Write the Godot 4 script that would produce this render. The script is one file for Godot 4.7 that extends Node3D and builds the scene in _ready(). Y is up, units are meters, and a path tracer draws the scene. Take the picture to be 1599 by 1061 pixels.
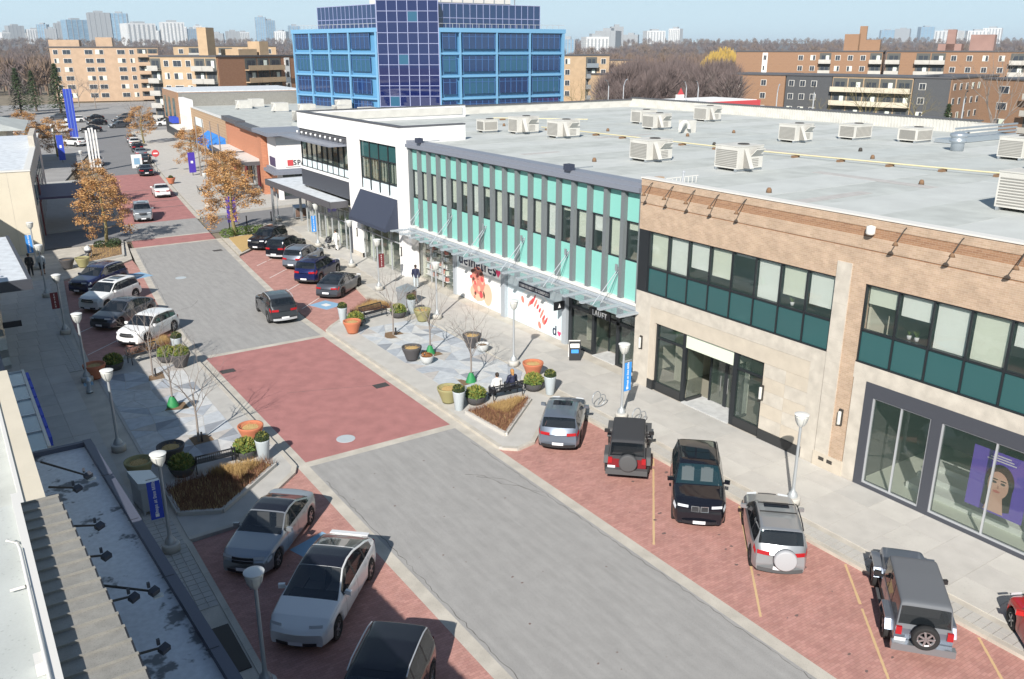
extends Node3D
# A shopping street seen from the air beside the roofs on its west side.
# Axes: -Z runs up the street, +X points to the brick building, Y is up.
var rng := RandomNumberGenerator.new()
var M := {}
var used := {}
var boxes := {}
var fnt: SystemFont

func _ready():
	rng.seed = 7
	var cam := Camera3D.new()
	cam.name = "camera"
	add_child(cam)
	cam.position = Vector3(0, 16.5, 0)
	cam.rotation_degrees = Vector3(-18.634, -33.604, 0)
	cam.fov = 43.08
	cam.near = 0.2
	cam.far = 12000.0
	cam.current = true
	var we := WorldEnvironment.new()
	we.name = "world_environment"
	var e := Environment.new()
	e.background_mode = Environment.BG_SKY
	var sky := Sky.new()
	var sm := ProceduralSkyMaterial.new()
	sm.sky_top_color = Color(0.25, 0.33, 0.45)
	sm.sky_horizon_color = Color(0.72, 0.81, 0.85)
	sm.sky_curve = 0.3
	sm.ground_bottom_color = Color(0.35, 0.34, 0.33)
	sm.ground_horizon_color = Color(0.74, 0.86, 0.93)
	sm.sun_angle_max = 1.0
	sky.sky_material = sm
	e.sky = sky
	e.background_energy_multiplier = 1.0
	e.tonemap_mode = Environment.TONE_MAPPER_LINEAR
	e.tonemap_exposure = 1.47
	e.sdfgi_enabled = true
	e.ssao_enabled = true
	e.ssil_enabled = true
	e.fog_enabled = true
	e.fog_density = 0.0001
	e.fog_light_color = Color(0.88, 0.94, 1.0)
	we.environment = e
	add_child(we)
	var sun := DirectionalLight3D.new()
	sun.name = "sun"
	sun.light_energy = 1.5
	sun.light_color = Color(1.0, 0.975, 0.94)
	sun.light_angular_distance = 0.5
	sun.shadow_enabled = true
	sun.look_at_from_position(Vector3.ZERO, Vector3(1.1, -1.0, -1.0), Vector3.UP)
	add_child(sun)
	fnt = SystemFont.new()
	fnt.font_names = PackedStringArray(["Droid Sans"])
	fnt.font_weight = 700
	make_materials()
	build_ground()
	build_brick_block()
	build_teal_block()
	build_white_block()
	build_roof()
	build_left_side()
	build_far_street()
	build_blue_office()
	build_apartments()
	build_skyline()
	build_cars()
	build_plazas()
	build_street_furniture()
	build_people()
	build_trees()
	build_woods()

# ---------------------------------------------------------------- mesh helpers
class MB:
	var v := PackedVector3Array()
	var n := PackedVector3Array()
	func tri(a: Vector3, b: Vector3, c: Vector3):
		var k := (c - a).cross(b - a).normalized()
		v.append(a); v.append(b); v.append(c)
		n.append(k); n.append(k); n.append(k)
	func quad(a: Vector3, b: Vector3, c: Vector3, d: Vector3):
		tri(a, b, c); tri(a, c, d)
	func qn(a, b, c, d, na, nb, nc, nd):
		v.append(a); v.append(b); v.append(c); v.append(a); v.append(c); v.append(d)
		n.append(na); n.append(nb); n.append(nc); n.append(na); n.append(nc); n.append(nd)
	func box(c: Vector3, s: Vector3, b := Basis.IDENTITY):
		var h := s * 0.5
		var p := []
		for i in 8:
			p.append(c + b * Vector3(h.x if i & 1 else -h.x, h.y if i & 2 else -h.y, h.z if i & 4 else -h.z))
		quad(p[0], p[2], p[3], p[1]); quad(p[4], p[5], p[7], p[6])
		quad(p[0], p[4], p[6], p[2]); quad(p[1], p[3], p[7], p[5])
		quad(p[2], p[6], p[7], p[3]); quad(p[0], p[1], p[5], p[4])
	func bb(x0, x1, y0, y1, z0, z1):
		box(Vector3((x0 + x1) * 0.5, (y0 + y1) * 0.5, (z0 + z1) * 0.5), Vector3(absf(x1 - x0), absf(y1 - y0), absf(z1 - z0)))
	# rows of points, smooth normals; wrap joins the last column to the first
	func grid(rows: Array, wrap := false, flip := false):
		var R := rows.size()
		var C: int = rows[0].size()
		var nn := []
		for i in R:
			var line := PackedVector3Array()
			for j in C:
				var a: Vector3 = rows[mini(i + 1, R - 1)][j] - rows[maxi(i - 1, 0)][j]
				var j1 := (j + 1) % C if wrap else mini(j + 1, C - 1)
				var j0 := (j - 1 + C) % C if wrap else maxi(j - 1, 0)
				var b: Vector3 = rows[i][j1] - rows[i][j0]
				if b.length_squared() < 1e-10:
					var ib := i + 1 if i < R - 1 else i - 1
					b = rows[ib][j1] - rows[ib][j0]
				var k := a.cross(b).normalized()
				line.append(-k if flip else k)
			nn.append(line)
		for i in R - 1:
			for j in (C if wrap else C - 1):
				var q := (j + 1) % C
				if flip:
					qn(rows[i][j], rows[i + 1][j], rows[i + 1][q], rows[i][q], nn[i][j], nn[i + 1][j], nn[i + 1][q], nn[i][q])
				else:
					qn(rows[i][j], rows[i][q], rows[i + 1][q], rows[i + 1][j], nn[i][j], nn[i][q], nn[i + 1][q], nn[i + 1][j])
	func tube(pts: Array, rad: Array, sides := 6):
		var rows := []
		for i in pts.size():
			var d: Vector3 = (pts[mini(i + 1, pts.size() - 1)] - pts[maxi(i - 1, 0)]).normalized()
			var u := d.cross(Vector3(0.31, 0.2, 0.93)).normalized()
			if absf(d.dot(Vector3(0.31, 0.2, 0.93).normalized())) > 0.95:
				u = d.cross(Vector3.RIGHT).normalized()
			var w := d.cross(u)
			var row := PackedVector3Array()
			for k in sides:
				var a := TAU * k / sides
				row.append(pts[i] + (u * cos(a) + w * sin(a)) * rad[i])
			rows.append(row)
		grid(rows, true)
	# profile of (radius, height) pairs turned round Y
	func lathe(prof: Array, sides := 20, c := Vector3.ZERO, sx := 1.0, sz := 1.0):
		var rows := []
		for p in prof:
			var row := PackedVector3Array()
			for k in sides:
				var a := TAU * k / sides
				row.append(c + Vector3(cos(a) * p.x * sx, p.y, sin(a) * p.x * sz))
			rows.append(row)
		grid(rows, true)
	func mesh() -> ArrayMesh:
		var a := []
		a.resize(Mesh.ARRAY_MAX)
		a[Mesh.ARRAY_VERTEX] = v
		a[Mesh.ARRAY_NORMAL] = n
		var m := ArrayMesh.new()
		m.add_surface_from_arrays(Mesh.PRIMITIVE_TRIANGLES, a)
		return m

func ofs(p: Node) -> Vector3:
	var o := Vector3.ZERO
	while p != self and p is Node3D:
		o += p.position
		p = p.get_parent()
	return o

func numbered(s: String) -> String:
	if not used.has(s):
		used[s] = 0
		return s
	used[s] += 1
	return "%s_%03d" % [s, used[s]]

func meta(o: Node, label: String, cat := "", group := "", kind := ""):
	if label != "": o.set_meta("label", label)
	if cat != "": o.set_meta("category", cat)
	if group != "": o.set_meta("group", group)
	if kind != "": o.set_meta("kind", kind)

func thing(called: String, label: String, cat: String, at := Vector3.ZERO, group := "") -> Node3D:
	var o := Node3D.new()
	o.name = numbered(called)
	add_child(o)
	o.position = at
	meta(o, label, cat, group)
	return o

func put(mesh: Mesh, called: String, m: Material, parent: Node, at := Vector3.ZERO) -> MeshInstance3D:
	var o := MeshInstance3D.new()
	o.name = numbered(called) if parent == self else called
	o.mesh = mesh
	o.material_override = m
	parent.add_child(o, true)
	o.position = at
	return o

# world-space box as a part
func bx(parent: Node, called: String, m: Material, x0: float, x1: float, y0: float, y1: float, z0: float, z1: float) -> MeshInstance3D:
	var s := Vector3(absf(x1 - x0), absf(y1 - y0), absf(z1 - z0))
	var k := Vector3i(roundi(s.x * 1000), roundi(s.y * 1000), roundi(s.z * 1000))
	if not boxes.has(k):
		var b := BoxMesh.new()
		b.size = s
		boxes[k] = b
	return put(boxes[k], called, m, parent, Vector3(x0 + x1, y0 + y1, z0 + z1) * 0.5 - ofs(parent))

func fin(b: MB, called: String, m: Material, parent: Node, at := Vector3.ZERO) -> MeshInstance3D:
	return put(b.mesh(), called, m, parent, at)

func struct_(o: Node) -> Node:
	o.set_meta("kind", "structure")
	return o

# flat lettering: face towards -X (a wall on the east side) unless turned
func words(parent: Node, called: String, s: String, m: Material, at: Vector3, size: float, turn: Vector3, depth := 0.02) -> MeshInstance3D:
	var t := TextMesh.new()
	t.text = s
	t.font = fnt
	t.font_size = 64
	t.pixel_size = size / 64.0
	t.depth = depth
	t.curve_step = 4.0
	var o := put(t, called, m, parent, at - ofs(parent))
	o.rotation_degrees = turn
	return o

# ---------------------------------------------------------------- materials
func lin(r: float, g: float, b: float) -> Color:
	return Color(r, g, b).linear_to_srgb()

func mat(k: String, r: float, g: float, b: float, rough := 0.8, metal := 0.0) -> StandardMaterial3D:
	var m := StandardMaterial3D.new()
	m.albedo_color = lin(r, g, b)
	m.roughness = rough
	m.metallic = metal
	M[k] = m
	return m

func paint(k: String, r: float, g: float, b: float, metal := 0.0) -> StandardMaterial3D:
	var m := mat(k, r, g, b, 0.32, metal)
	m.metallic_specular = 0.15
	m.clearcoat_enabled = true
	m.clearcoat = 1.0
	m.clearcoat_roughness = 0.04
	return m

func glass(k: String, r: float, g: float, b: float, alpha: float) -> StandardMaterial3D:
	var m := mat(k, r, g, b, 0.03)
	m.albedo_color.a = alpha
	m.transparency = BaseMaterial3D.TRANSPARENCY_ALPHA
	m.metallic_specular = 0.7
	return m

func tex_of(img: Image) -> ImageTexture:
	img.generate_mipmaps()
	return ImageTexture.create_from_image(img)

# mottled colour: base linear colour, fine and coarse variation, optional dark specks
func mottle(size: int, r: float, g: float, b: float, fine: float, coarse: float, seed_: int, speck := 0.0, fq := 0.35, cq := 0.012) -> ImageTexture:
	var n1 := FastNoiseLite.new()
	n1.seed = seed_
	n1.frequency = fq
	var n2 := FastNoiseLite.new()
	n2.seed = seed_ + 3
	n2.frequency = cq
	n2.fractal_octaves = 4
	var a := n1.get_seamless_image(size, size)
	var c := n2.get_seamless_image(size, size)
	a.convert(Image.FORMAT_L8)
	c.convert(Image.FORMAT_L8)
	var da := a.get_data()
	var dc := c.get_data()
	var out := PackedByteArray()
	out.resize(size * size * 3)
	var rr := RandomNumberGenerator.new()
	rr.seed = seed_
	for i in size * size:
		var k := 1.0 + (da[i] / 127.5 - 1.0) * fine + (dc[i] / 127.5 - 1.0) * coarse
		if speck > 0.0 and rr.randf() < speck:
			k *= 0.7
		var q := lin(clampf(r * k, 0, 1), clampf(g * k, 0, 1), clampf(b * k, 0, 1))
		out[i * 3] = int(q.r * 255); out[i * 3 + 1] = int(q.g * 255); out[i * 3 + 2] = int(q.b * 255)
	return tex_of(Image.create_from_data(size, size, false, Image.FORMAT_RGB8, out))

# weathered pale membrane with dark dirt patches that have ragged edges
func stains(size: int, seed_: int) -> ImageTexture:
	var n1 := FastNoiseLite.new()
	n1.seed = seed_
	n1.frequency = 0.011
	n1.fractal_octaves = 6
	n1.fractal_gain = 0.6
	var n2 := FastNoiseLite.new()
	n2.seed = seed_ + 1
	n2.frequency = 0.09
	n2.fractal_octaves = 3
	var a := n1.get_seamless_image(size, size)
	var c := n2.get_seamless_image(size, size)
	a.convert(Image.FORMAT_L8)
	c.convert(Image.FORMAT_L8)
	var da := a.get_data()
	var dc := c.get_data()
	var out := PackedByteArray()
	out.resize(size * size * 3)
	for i in size * size:
		var u := da[i] / 255.0
		var w := dc[i] / 255.0
		var k := smoothstep(0.60, 0.76, u + (w - 0.5) * 0.22)
		var g := 0.66 + (w - 0.5) * 0.16
		var q := lin(lerpf(g * 0.97, 0.17, k), lerpf(g, 0.175, k), lerpf(g * 1.04, 0.185, k))
		out[i * 3] = int(q.r * 255); out[i * 3 + 1] = int(q.g * 255); out[i * 3 + 2] = int(q.b * 255)
	return tex_of(Image.create_from_data(size, size, false, Image.FORMAT_RGB8, out))

# courses of small bricks too fine to build, tile of w x h metres
func brick_tex(cols: int, rows: int, bw: int, bh: int, joint: Color, tones: Array, seed_: int) -> ImageTexture:
	var img := Image.create(cols * bw, rows * bh, false, Image.FORMAT_RGB8)
	img.fill(joint)
	var rr := RandomNumberGenerator.new()
	rr.seed = seed_
	for y in rows:
		var sh := (bw / 2) * (y % 2)
		for x in cols:
			var c: Color = tones[rr.randi() % tones.size()]
			var k := rr.randf_range(0.975, 1.025)
			c = Color(c.r * k, c.g * k, c.b * k)
			var x0 := x * bw + sh
			img.fill_rect(Rect2i(x0, y * bh, bw - 1, bh - 1), c)
			if x0 + bw > cols * bw:
				img.fill_rect(Rect2i(0, y * bh, x0 + bw - 1 - cols * bw, bh - 1), c)
	return tex_of(img)

func tmat(k: String, t: Texture2D, metres: float, rough := 0.85, my := 0.0) -> StandardMaterial3D:
	var m := StandardMaterial3D.new()
	m.albedo_texture = t
	m.roughness = rough
	m.uv1_triplanar = true
	m.uv1_world_triplanar = true
	var s := 1.0 / metres
	m.uv1_scale = Vector3(s, 1.0 / my if my > 0.0 else s, s)
	m.uv1_triplanar_sharpness = 8.0
	M[k] = m
	return m

func make_materials():
	tmat("asphalt", mottle(1024, 0.35, 0.345, 0.335, 0.13, 0.05, 11, 0.05, 0.5, 0.012), 9.0, 0.9)
	var sk := mottle(512, 0.90, 0.90, 0.90, 0.03, 0.10, 71, 0.0, 0.3, 0.03)
	for k in ["asphalt"]:
		var am: StandardMaterial3D = M[k]
		am.detail_enabled = true
		am.detail_blend_mode = BaseMaterial3D.BLEND_MODE_MUL
		am.detail_albedo = sk
		am.detail_uv_layer = BaseMaterial3D.DETAIL_UV_2
		am.uv2_triplanar = true
		am.uv2_world_triplanar = true
		am.uv2_scale = Vector3(0.16, 0.1, 0.022)
	tmat("asphalt_dark", mottle(256, 0.20, 0.20, 0.205, 0.08, 0.05, 12, 0.03), 7.0, 0.9)
	tmat("red_road", mottle(512, 0.40, 0.18, 0.172, 0.08, 0.05, 13, 0.03), 8.0, 0.9)
	tmat("concrete", mottle(512, 0.475, 0.46, 0.43, 0.05, 0.08, 14, 0.01), 6.0, 0.85)
	tmat("concrete2", mottle(512, 0.44, 0.43, 0.405, 0.05, 0.08, 15, 0.01), 6.0, 0.85)
	tmat("concrete3", mottle(256, 0.50, 0.485, 0.45, 0.05, 0.08, 16, 0.01), 5.0, 0.85)
	tmat("kerb", mottle(256, 0.47, 0.44, 0.385, 0.08, 0.16, 17, 0.02), 4.0, 0.85)
	tmat("lane_brick", brick_tex(10, 20, 26, 13, lin(0.30, 0.165, 0.14), [lin(0.475, 0.255, 0.22), lin(0.46, 0.243, 0.21), lin(0.49, 0.266, 0.232), lin(0.435, 0.226, 0.196)], 5), 2.0, 0.85)
	tmat("wall_brick", brick_tex(10, 30, 26, 9, lin(0.56, 0.47, 0.38), [lin(0.455, 0.335, 0.24), lin(0.47, 0.348, 0.252), lin(0.435, 0.318, 0.228), lin(0.49, 0.365, 0.268)], 6), 2.2, 0.85)
	tmat("wall_brick_dark", brick_tex(10, 30, 26, 9, lin(0.42, 0.32, 0.24), [lin(0.31, 0.175, 0.10), lin(0.34, 0.195, 0.115), lin(0.28, 0.155, 0.09)], 8), 2.2, 0.85)
	tmat("orange_brick", brick_tex(10, 30, 26, 9, lin(0.45, 0.25, 0.17), [lin(0.46, 0.19, 0.105), lin(0.43, 0.17, 0.095), lin(0.49, 0.21, 0.12)], 9), 2.2, 0.85)
	tmat("buff_brick", brick_tex(10, 30, 26, 9, lin(0.48, 0.38, 0.28), [lin(0.44, 0.30, 0.18), lin(0.46, 0.32, 0.20), lin(0.41, 0.28, 0.165)], 10), 2.2, 0.85)
	tmat("apt_brick", brick_tex(10, 30, 26, 9, lin(0.36, 0.23, 0.16), [lin(0.34, 0.175, 0.10), lin(0.31, 0.155, 0.09), lin(0.36, 0.19, 0.115)], 21), 2.2, 0.9)
	tmat("apt_tan", mottle(256, 0.45, 0.33, 0.215, 0.05, 0.10, 22), 8.0, 0.9)
	tmat("apt_grey", brick_tex(10, 30, 26, 9, lin(0.10, 0.105, 0.11), [lin(0.075, 0.08, 0.088), lin(0.085, 0.09, 0.10)], 23), 2.2, 0.9)
	tmat("stone", mottle(512, 0.55, 0.515, 0.455, 0.04, 0.07, 24, 0.005), 5.0, 0.75)
	tmat("stone2", mottle(512, 0.52, 0.465, 0.385, 0.04, 0.08, 25, 0.005), 5.0, 0.75)
	tmat("white_wall", mottle(256, 0.80, 0.79, 0.785, 0.02, 0.03, 26), 6.0, 0.8)
	tmat("cream_wall", mottle(256, 0.62, 0.565, 0.455, 0.03, 0.05, 27), 6.0, 0.8)
	tmat("roof", mottle(1024, 0.485, 0.515, 0.50, 0.05, 0.07, 28, 0.01, 0.35, 0.01), 14.0, 0.8)
	tmat("roof2", mottle(512, 0.46, 0.488, 0.475, 0.05, 0.08, 73, 0.01, 0.35, 0.01), 11.0, 0.8)
	tmat("roof3", mottle(512, 0.50, 0.522, 0.508, 0.05, 0.08, 74, 0.01, 0.35, 0.01), 12.0, 0.8)
	tmat("roof_white", mottle(512, 0.58, 0.62, 0.66, 0.06, 0.16, 29, 0.01, 0.3, 0.01), 5.0, 0.8)
	tmat("soil", mottle(256, 0.20, 0.13, 0.075, 0.35, 0.25, 30, 0.08, 0.5, 0.05), 1.6, 0.95)
	tmat("straw", mottle(256, 0.50, 0.35, 0.15, 0.35, 0.2, 31, 0.06, 0.6, 0.06), 1.2, 0.95)
	tmat("land", mottle(512, 0.20, 0.17, 0.125, 0.2, 0.3, 32, 0.02, 0.3, 0.02), 60.0, 0.95)
	tmat("hill", mottle(256, 0.115, 0.11, 0.115, 0.25, 0.35, 33, 0.0, 0.3, 0.04), 260.0, 0.95)
	tmat("lot", mottle(256, 0.30, 0.295, 0.29, 0.1, 0.15, 34, 0.02), 12.0, 0.9)
	tmat("unit", mottle(128, 0.55, 0.54, 0.505, 0.04, 0.08, 35), 3.0, 0.6)
	tmat("metal_roof", mottle(256, 0.27, 0.265, 0.245, 0.12, 0.06, 36, 0.03), 3.0, 0.5)
	for i in 5:
		var c: Array = [[0.46, 0.49, 0.52], [0.52, 0.53, 0.53], [0.36, 0.39, 0.43], [0.44, 0.42, 0.40], [0.26, 0.28, 0.31]][i]
		tmat("flag%d" % i, mottle(128, c[0], c[1], c[2], 0.06, 0.12, 40 + i, 0.01, 0.35, 0.03), 2.0, 0.8)
	var dirt := mottle(512, 0.93, 0.92, 0.91, 0.03, 0.13, 72, 0.0, 0.3, 0.02)
	for q in [["lane_brick", 0.11], ["red_road", 0.09], ["roof", 0.045], ["wall_brick", 0.12], ["stone", 0.15], ["metal_roof", 0.3]]:
		var dm: StandardMaterial3D = M[q[0]]
		dm.detail_enabled = true
		dm.detail_blend_mode = BaseMaterial3D.BLEND_MODE_MUL
		dm.detail_albedo = dirt
		dm.detail_uv_layer = BaseMaterial3D.DETAIL_UV_2
		dm.uv2_triplanar = true
		dm.uv2_world_triplanar = true
		dm.uv2_scale = Vector3.ONE * float(q[1])
	tmat("roof_patch", mottle(256, 0.44, 0.425, 0.41, 0.06, 0.12, 75, 0.01, 0.35, 0.03), 5.0, 0.85)
	mat("line_yellow", 0.58, 0.41, 0.22, 0.85)
	mat("line_white", 0.70, 0.68, 0.64, 0.8)
	mat("access_blue", 0.22, 0.38, 0.54, 0.85)
	mat("crack", 0.12, 0.115, 0.11, 0.95)
	mat("iron", 0.06, 0.055, 0.05, 0.7, 0.3)
	mat("black", 0.015, 0.016, 0.02, 0.45)
	mat("frame_dark", 0.018, 0.022, 0.026, 0.4)
	mat("slate", 0.055, 0.06, 0.075, 0.6)
	mat("black_stone", 0.03, 0.032, 0.034, 0.35)
	mat("alu", 0.55, 0.57, 0.60, 0.4, 0.4)
	mat("steel", 0.38, 0.41, 0.44, 0.4, 0.5)
	mat("canopy_steel", 0.40, 0.44, 0.48, 0.5, 0.2)
	mat("fin_grey", 0.17, 0.19, 0.20, 0.5, 0.1)
	mat("fascia", 0.22, 0.24, 0.29, 0.45, 0.1)
	mat("coping", 0.66, 0.65, 0.62, 0.6)
	mat("coping_dark", 0.09, 0.09, 0.10, 0.5)
	mat("teal", 0.235, 0.545, 0.485, 0.10)
	mat("spandrel", 0.03, 0.10, 0.105, 0.12)
	mat("blind", 0.66, 0.72, 0.60, 0.9)
	mat("blind_pale", 0.72, 0.78, 0.72, 0.9)
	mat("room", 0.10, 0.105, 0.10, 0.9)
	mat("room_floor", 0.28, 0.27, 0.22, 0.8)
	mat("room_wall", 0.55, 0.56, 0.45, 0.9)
	glass("pane", 0.06, 0.11, 0.10, 0.24)
	glass("pane_clear", 0.10, 0.17, 0.16, 0.12)
	glass("pane_shop", 0.06, 0.10, 0.085, 0.22)
	glass("car_glass", 0.012, 0.016, 0.02, 0.66)
	glass("car_glass_teal", 0.02, 0.06, 0.075, 0.5)
	glass("canopy_glass", 0.22, 0.40, 0.50, 0.5)
	glass("canopy_pane", 0.34, 0.38, 0.42, 0.5)
	mat("roof_glass", 0.012, 0.014, 0.022, 0.05)
	mat("lamp_pole", 0.42, 0.45, 0.47, 0.45, 0.3)
	mat("lamp_bowl", 0.60, 0.61, 0.58, 0.35)
	mat("lamp_lid", 0.66, 0.67, 0.66, 0.5)
	mat("blue_banner", 0.03, 0.07, 0.50, 0.7)
	mat("pylon_blue", 0.10, 0.16, 0.55, 0.6)
	mat("sky_banner", 0.04, 0.27, 0.72, 0.7)
	mat("purple_banner", 0.06, 0.03, 0.36, 0.7)
	mat("maroon_banner", 0.16, 0.025, 0.03, 0.7)
	mat("white", 0.80, 0.80, 0.79, 0.6)
	mat("print_pale", 0.66, 0.76, 0.80, 0.6)
	mat("print_white", 0.80, 0.80, 0.79, 0.6)
	mat("print_rose", 0.62, 0.22, 0.17, 0.6)
	mat("print_dark", 0.12, 0.05, 0.035, 0.6)
	mat("print_peach", 0.72, 0.46, 0.33, 0.6)
	mat("print_red", 0.55, 0.07, 0.08, 0.6)
	mat("print_pink", 0.78, 0.05, 0.16, 0.6)
	mat("print_navy", 0.02, 0.025, 0.06, 0.6)
	mat("print_violet", 0.16, 0.09, 0.55, 0.6)
	mat("skin", 0.50, 0.29, 0.20, 0.6)
	mat("hair", 0.03, 0.018, 0.012, 0.6)
	mat("terracotta", 0.48, 0.165, 0.085, 0.8)
	mat("pot_grey", 0.42, 0.47, 0.50, 0.7)
	mat("pot_dark", 0.07, 0.068, 0.072, 0.75)
	mat("pot_olive", 0.29, 0.27, 0.13, 0.75)
	mat("pot_white", 0.55, 0.57, 0.57, 0.7)
	mat("bench", 0.02, 0.021, 0.025, 0.5)
	mat("bark", 0.20, 0.155, 0.12, 0.95)
	mat("bark_grey", 0.24, 0.21, 0.19, 0.95)
	mat("bark_olive", 0.21, 0.18, 0.085, 0.95)
	mat("gator_bag", 0.02, 0.22, 0.07, 0.6)
	mat("pipe_yellow", 0.58, 0.53, 0.34, 0.7)
	mat("duct", 0.42, 0.47, 0.52, 0.35, 0.6)
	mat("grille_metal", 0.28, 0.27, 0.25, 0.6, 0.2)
	mat("rust", 0.20, 0.12, 0.07, 0.9)
	mat("awning_navy", 0.035, 0.045, 0.075, 0.85)
	mat("awning_blue", 0.03, 0.20, 0.62, 0.8)
	mat("office_blue", 0.10, 0.275, 0.475, 0.4)
	mat("office_blue2", 0.155, 0.345, 0.54, 0.4)
	mat("office_mullion", 0.30, 0.33, 0.52, 0.5)
	mat("office_bar", 0.05, 0.13, 0.32, 0.5)
	mat("office_glass", 0.012, 0.035, 0.11, 0.04)
	mat("office_glass2", 0.03, 0.10, 0.17, 0.04)
	mat("office_navy", 0.006, 0.012, 0.075, 0.03)
	M.office_glass.metallic_specular = 0.9
	M.office_navy.metallic_specular = 0.9
	mat("tyre", 0.018, 0.018, 0.019, 0.85)
	mat("rim", 0.45, 0.46, 0.48, 0.3, 0.8)
	mat("rim_dark", 0.06, 0.06, 0.065, 0.35, 0.6)
	mat("chrome", 0.7, 0.71, 0.73, 0.15, 0.9)
	mat("trim", 0.02, 0.02, 0.022, 0.5)
	mat("plastic_grey", 0.075, 0.078, 0.082, 0.7)
	mat("headlight", 0.60, 0.64, 0.68, 0.08)
	mat("taillight", 0.36, 0.015, 0.02, 0.12)
	mat("plate", 0.72, 0.73, 0.76, 0.6)
	mat("seat", 0.10, 0.10, 0.105, 0.8)
	mat("seat_pale", 0.36, 0.37, 0.37, 0.8)
	paint("silver", 0.34, 0.36, 0.38, 0.55)
	paint("silver2", 0.26, 0.28, 0.30, 0.55)
	paint("pearl", 0.72, 0.73, 0.73)
	paint("car_black", 0.008, 0.009, 0.014)
	paint("car_navy", 0.012, 0.018, 0.075, 0.2)
	paint("car_grey", 0.085, 0.095, 0.115, 0.45)
	paint("car_steel", 0.17, 0.20, 0.25, 0.5)
	paint("car_charcoal", 0.035, 0.038, 0.043, 0.3)
	paint("car_red", 0.45, 0.02, 0.02)
	paint("car_maroon", 0.20, 0.015, 0.02)
	mat("spare_cover", 0.38, 0.39, 0.41, 0.55)
	mat("oil", 0.16, 0.11, 0.10, 0.7)
	mat("leaf_green", 0.10, 0.16, 0.035, 0.8)
	mat("leaf_dark", 0.035, 0.06, 0.02, 0.85)
	mat("leaf_yellow", 0.24, 0.24, 0.05, 0.85)
	mat("leaf_brown", 0.40, 0.21, 0.075, 0.85)
	mat("leaf_tan", 0.52, 0.31, 0.13, 0.85)
	mat("leaf_rust", 0.30, 0.13, 0.045, 0.85)
	mat("dry_grass", 0.46, 0.31, 0.13, 0.9)
	mat("dry_brush", 0.21, 0.105, 0.06, 0.9)
	mat("twig_far", 0.155, 0.12, 0.115, 0.95)
	mat("twig_far2", 0.19, 0.135, 0.10, 0.95)
	mat("willow", 0.42, 0.29, 0.075, 0.95)
	tmat("stained_roof", stains(512, 61), 9.0, 0.8)
	mat("parapet_blue", 0.085, 0.095, 0.135, 0.55, 0.1)
	mat("purple_canopy", 0.07, 0.055, 0.12, 0.6)
	mat("apt_glass", 0.05, 0.06, 0.075, 0.1)
	tmat("apt_sand", mottle(256, 0.47, 0.34, 0.24, 0.05, 0.10, 62), 8.0, 0.9)
	tmat("apt_orange", brick_tex(10, 30, 26, 9, lin(0.38, 0.22, 0.13), [lin(0.275, 0.167, 0.106), lin(0.262, 0.158, 0.10), lin(0.29, 0.177, 0.112)], 63), 2.2, 0.9)
	tmat("apt_rose", mottle(128, 0.30, 0.19, 0.165, 0.05, 0.1, 64), 6.0, 0.9)
	tmat("tower_white", brick_tex(4, 12, 16, 10, lin(0.40, 0.44, 0.48), [lin(0.66, 0.66, 0.65), lin(0.62, 0.63, 0.64)], 65), 36.0, 0.8)
	tmat("tower_glass", brick_tex(4, 12, 16, 10, lin(0.30, 0.40, 0.50), [lin(0.16, 0.28, 0.40), lin(0.20, 0.34, 0.46)], 66), 36.0, 0.3)
	mat("tower_grey", 0.30, 0.32, 0.34, 0.8)
	mat("rust_wood", 0.16, 0.10, 0.075, 0.7)
	mat("soft_top", 0.035, 0.037, 0.042, 0.85)
	mat("hard_top", 0.12, 0.13, 0.145, 0.7)

# ---------------------------------------------------------------- ground and street
func bend(z: float) -> float:
	var t := maxf(0.0, -z - 50.0)
	var te := t * t / (t + 5.0)
	return 0.095 * te * (1.0 + 0.0022 * te)

func strip(called: String, m: Material, x0: float, x1: float, z0: float, z1: float, y: float, parent: Node = self, thick := 0.2) -> MeshInstance3D:
	var b := MB.new()
	var n := maxi(1, int(ceil((z0 - z1) / 4.0)))
	if z1 > -50.0: n = 1
	for i in n:
		var a := lerpf(z0, z1, float(i) / n)
		var c := lerpf(z0, z1, float(i + 1) / n)
		var sa := bend(a)
		var sc := bend(c)
		var p := [Vector3(x0 + sa, y, a), Vector3(x1 + sa, y, a), Vector3(x1 + sc, y, c), Vector3(x0 + sc, y, c)]
		var d := Vector3(0, -thick, 0)
		b.quad(p[0], p[3], p[2], p[1])
		b.quad(p[0], p[0] + d, p[3] + d, p[3])
		b.quad(p[1], p[2], p[2] + d, p[1] + d)
		if i == 0: b.quad(p[0], p[1], p[1] + d, p[0] + d)
		if i == n - 1: b.quad(p[3], p[3] + d, p[2] + d, p[2])
	var o := fin(b, called, m, parent)
	if parent == self: struct_(o)
	return o

# prism over a plan outline of (x, z) points
func prism(b: MB, poly: Array, y0: float, y1: float):
	var pv := PackedVector2Array(poly)
	if Geometry2D.is_polygon_clockwise(pv): pv.reverse()
	var idx := Geometry2D.triangulate_polygon(pv)
	for i in range(0, idx.size(), 3):
		var q := []
		for k in 3:
			var w := pv[idx[i + k]]
			q.append(Vector3(w.x, y1, w.y))
		if (q[2] - q[0]).cross(q[1] - q[0]).y < 0.0: b.tri(q[0], q[2], q[1])
		else: b.tri(q[0], q[1], q[2])
	for i in pv.size():
		var u := pv[i]
		var w := pv[(i + 1) % pv.size()]
		b.quad(Vector3(u.x, y0, u.y), Vector3(u.x, y1, u.y), Vector3(w.x, y1, w.y), Vector3(w.x, y0, w.y))

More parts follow.
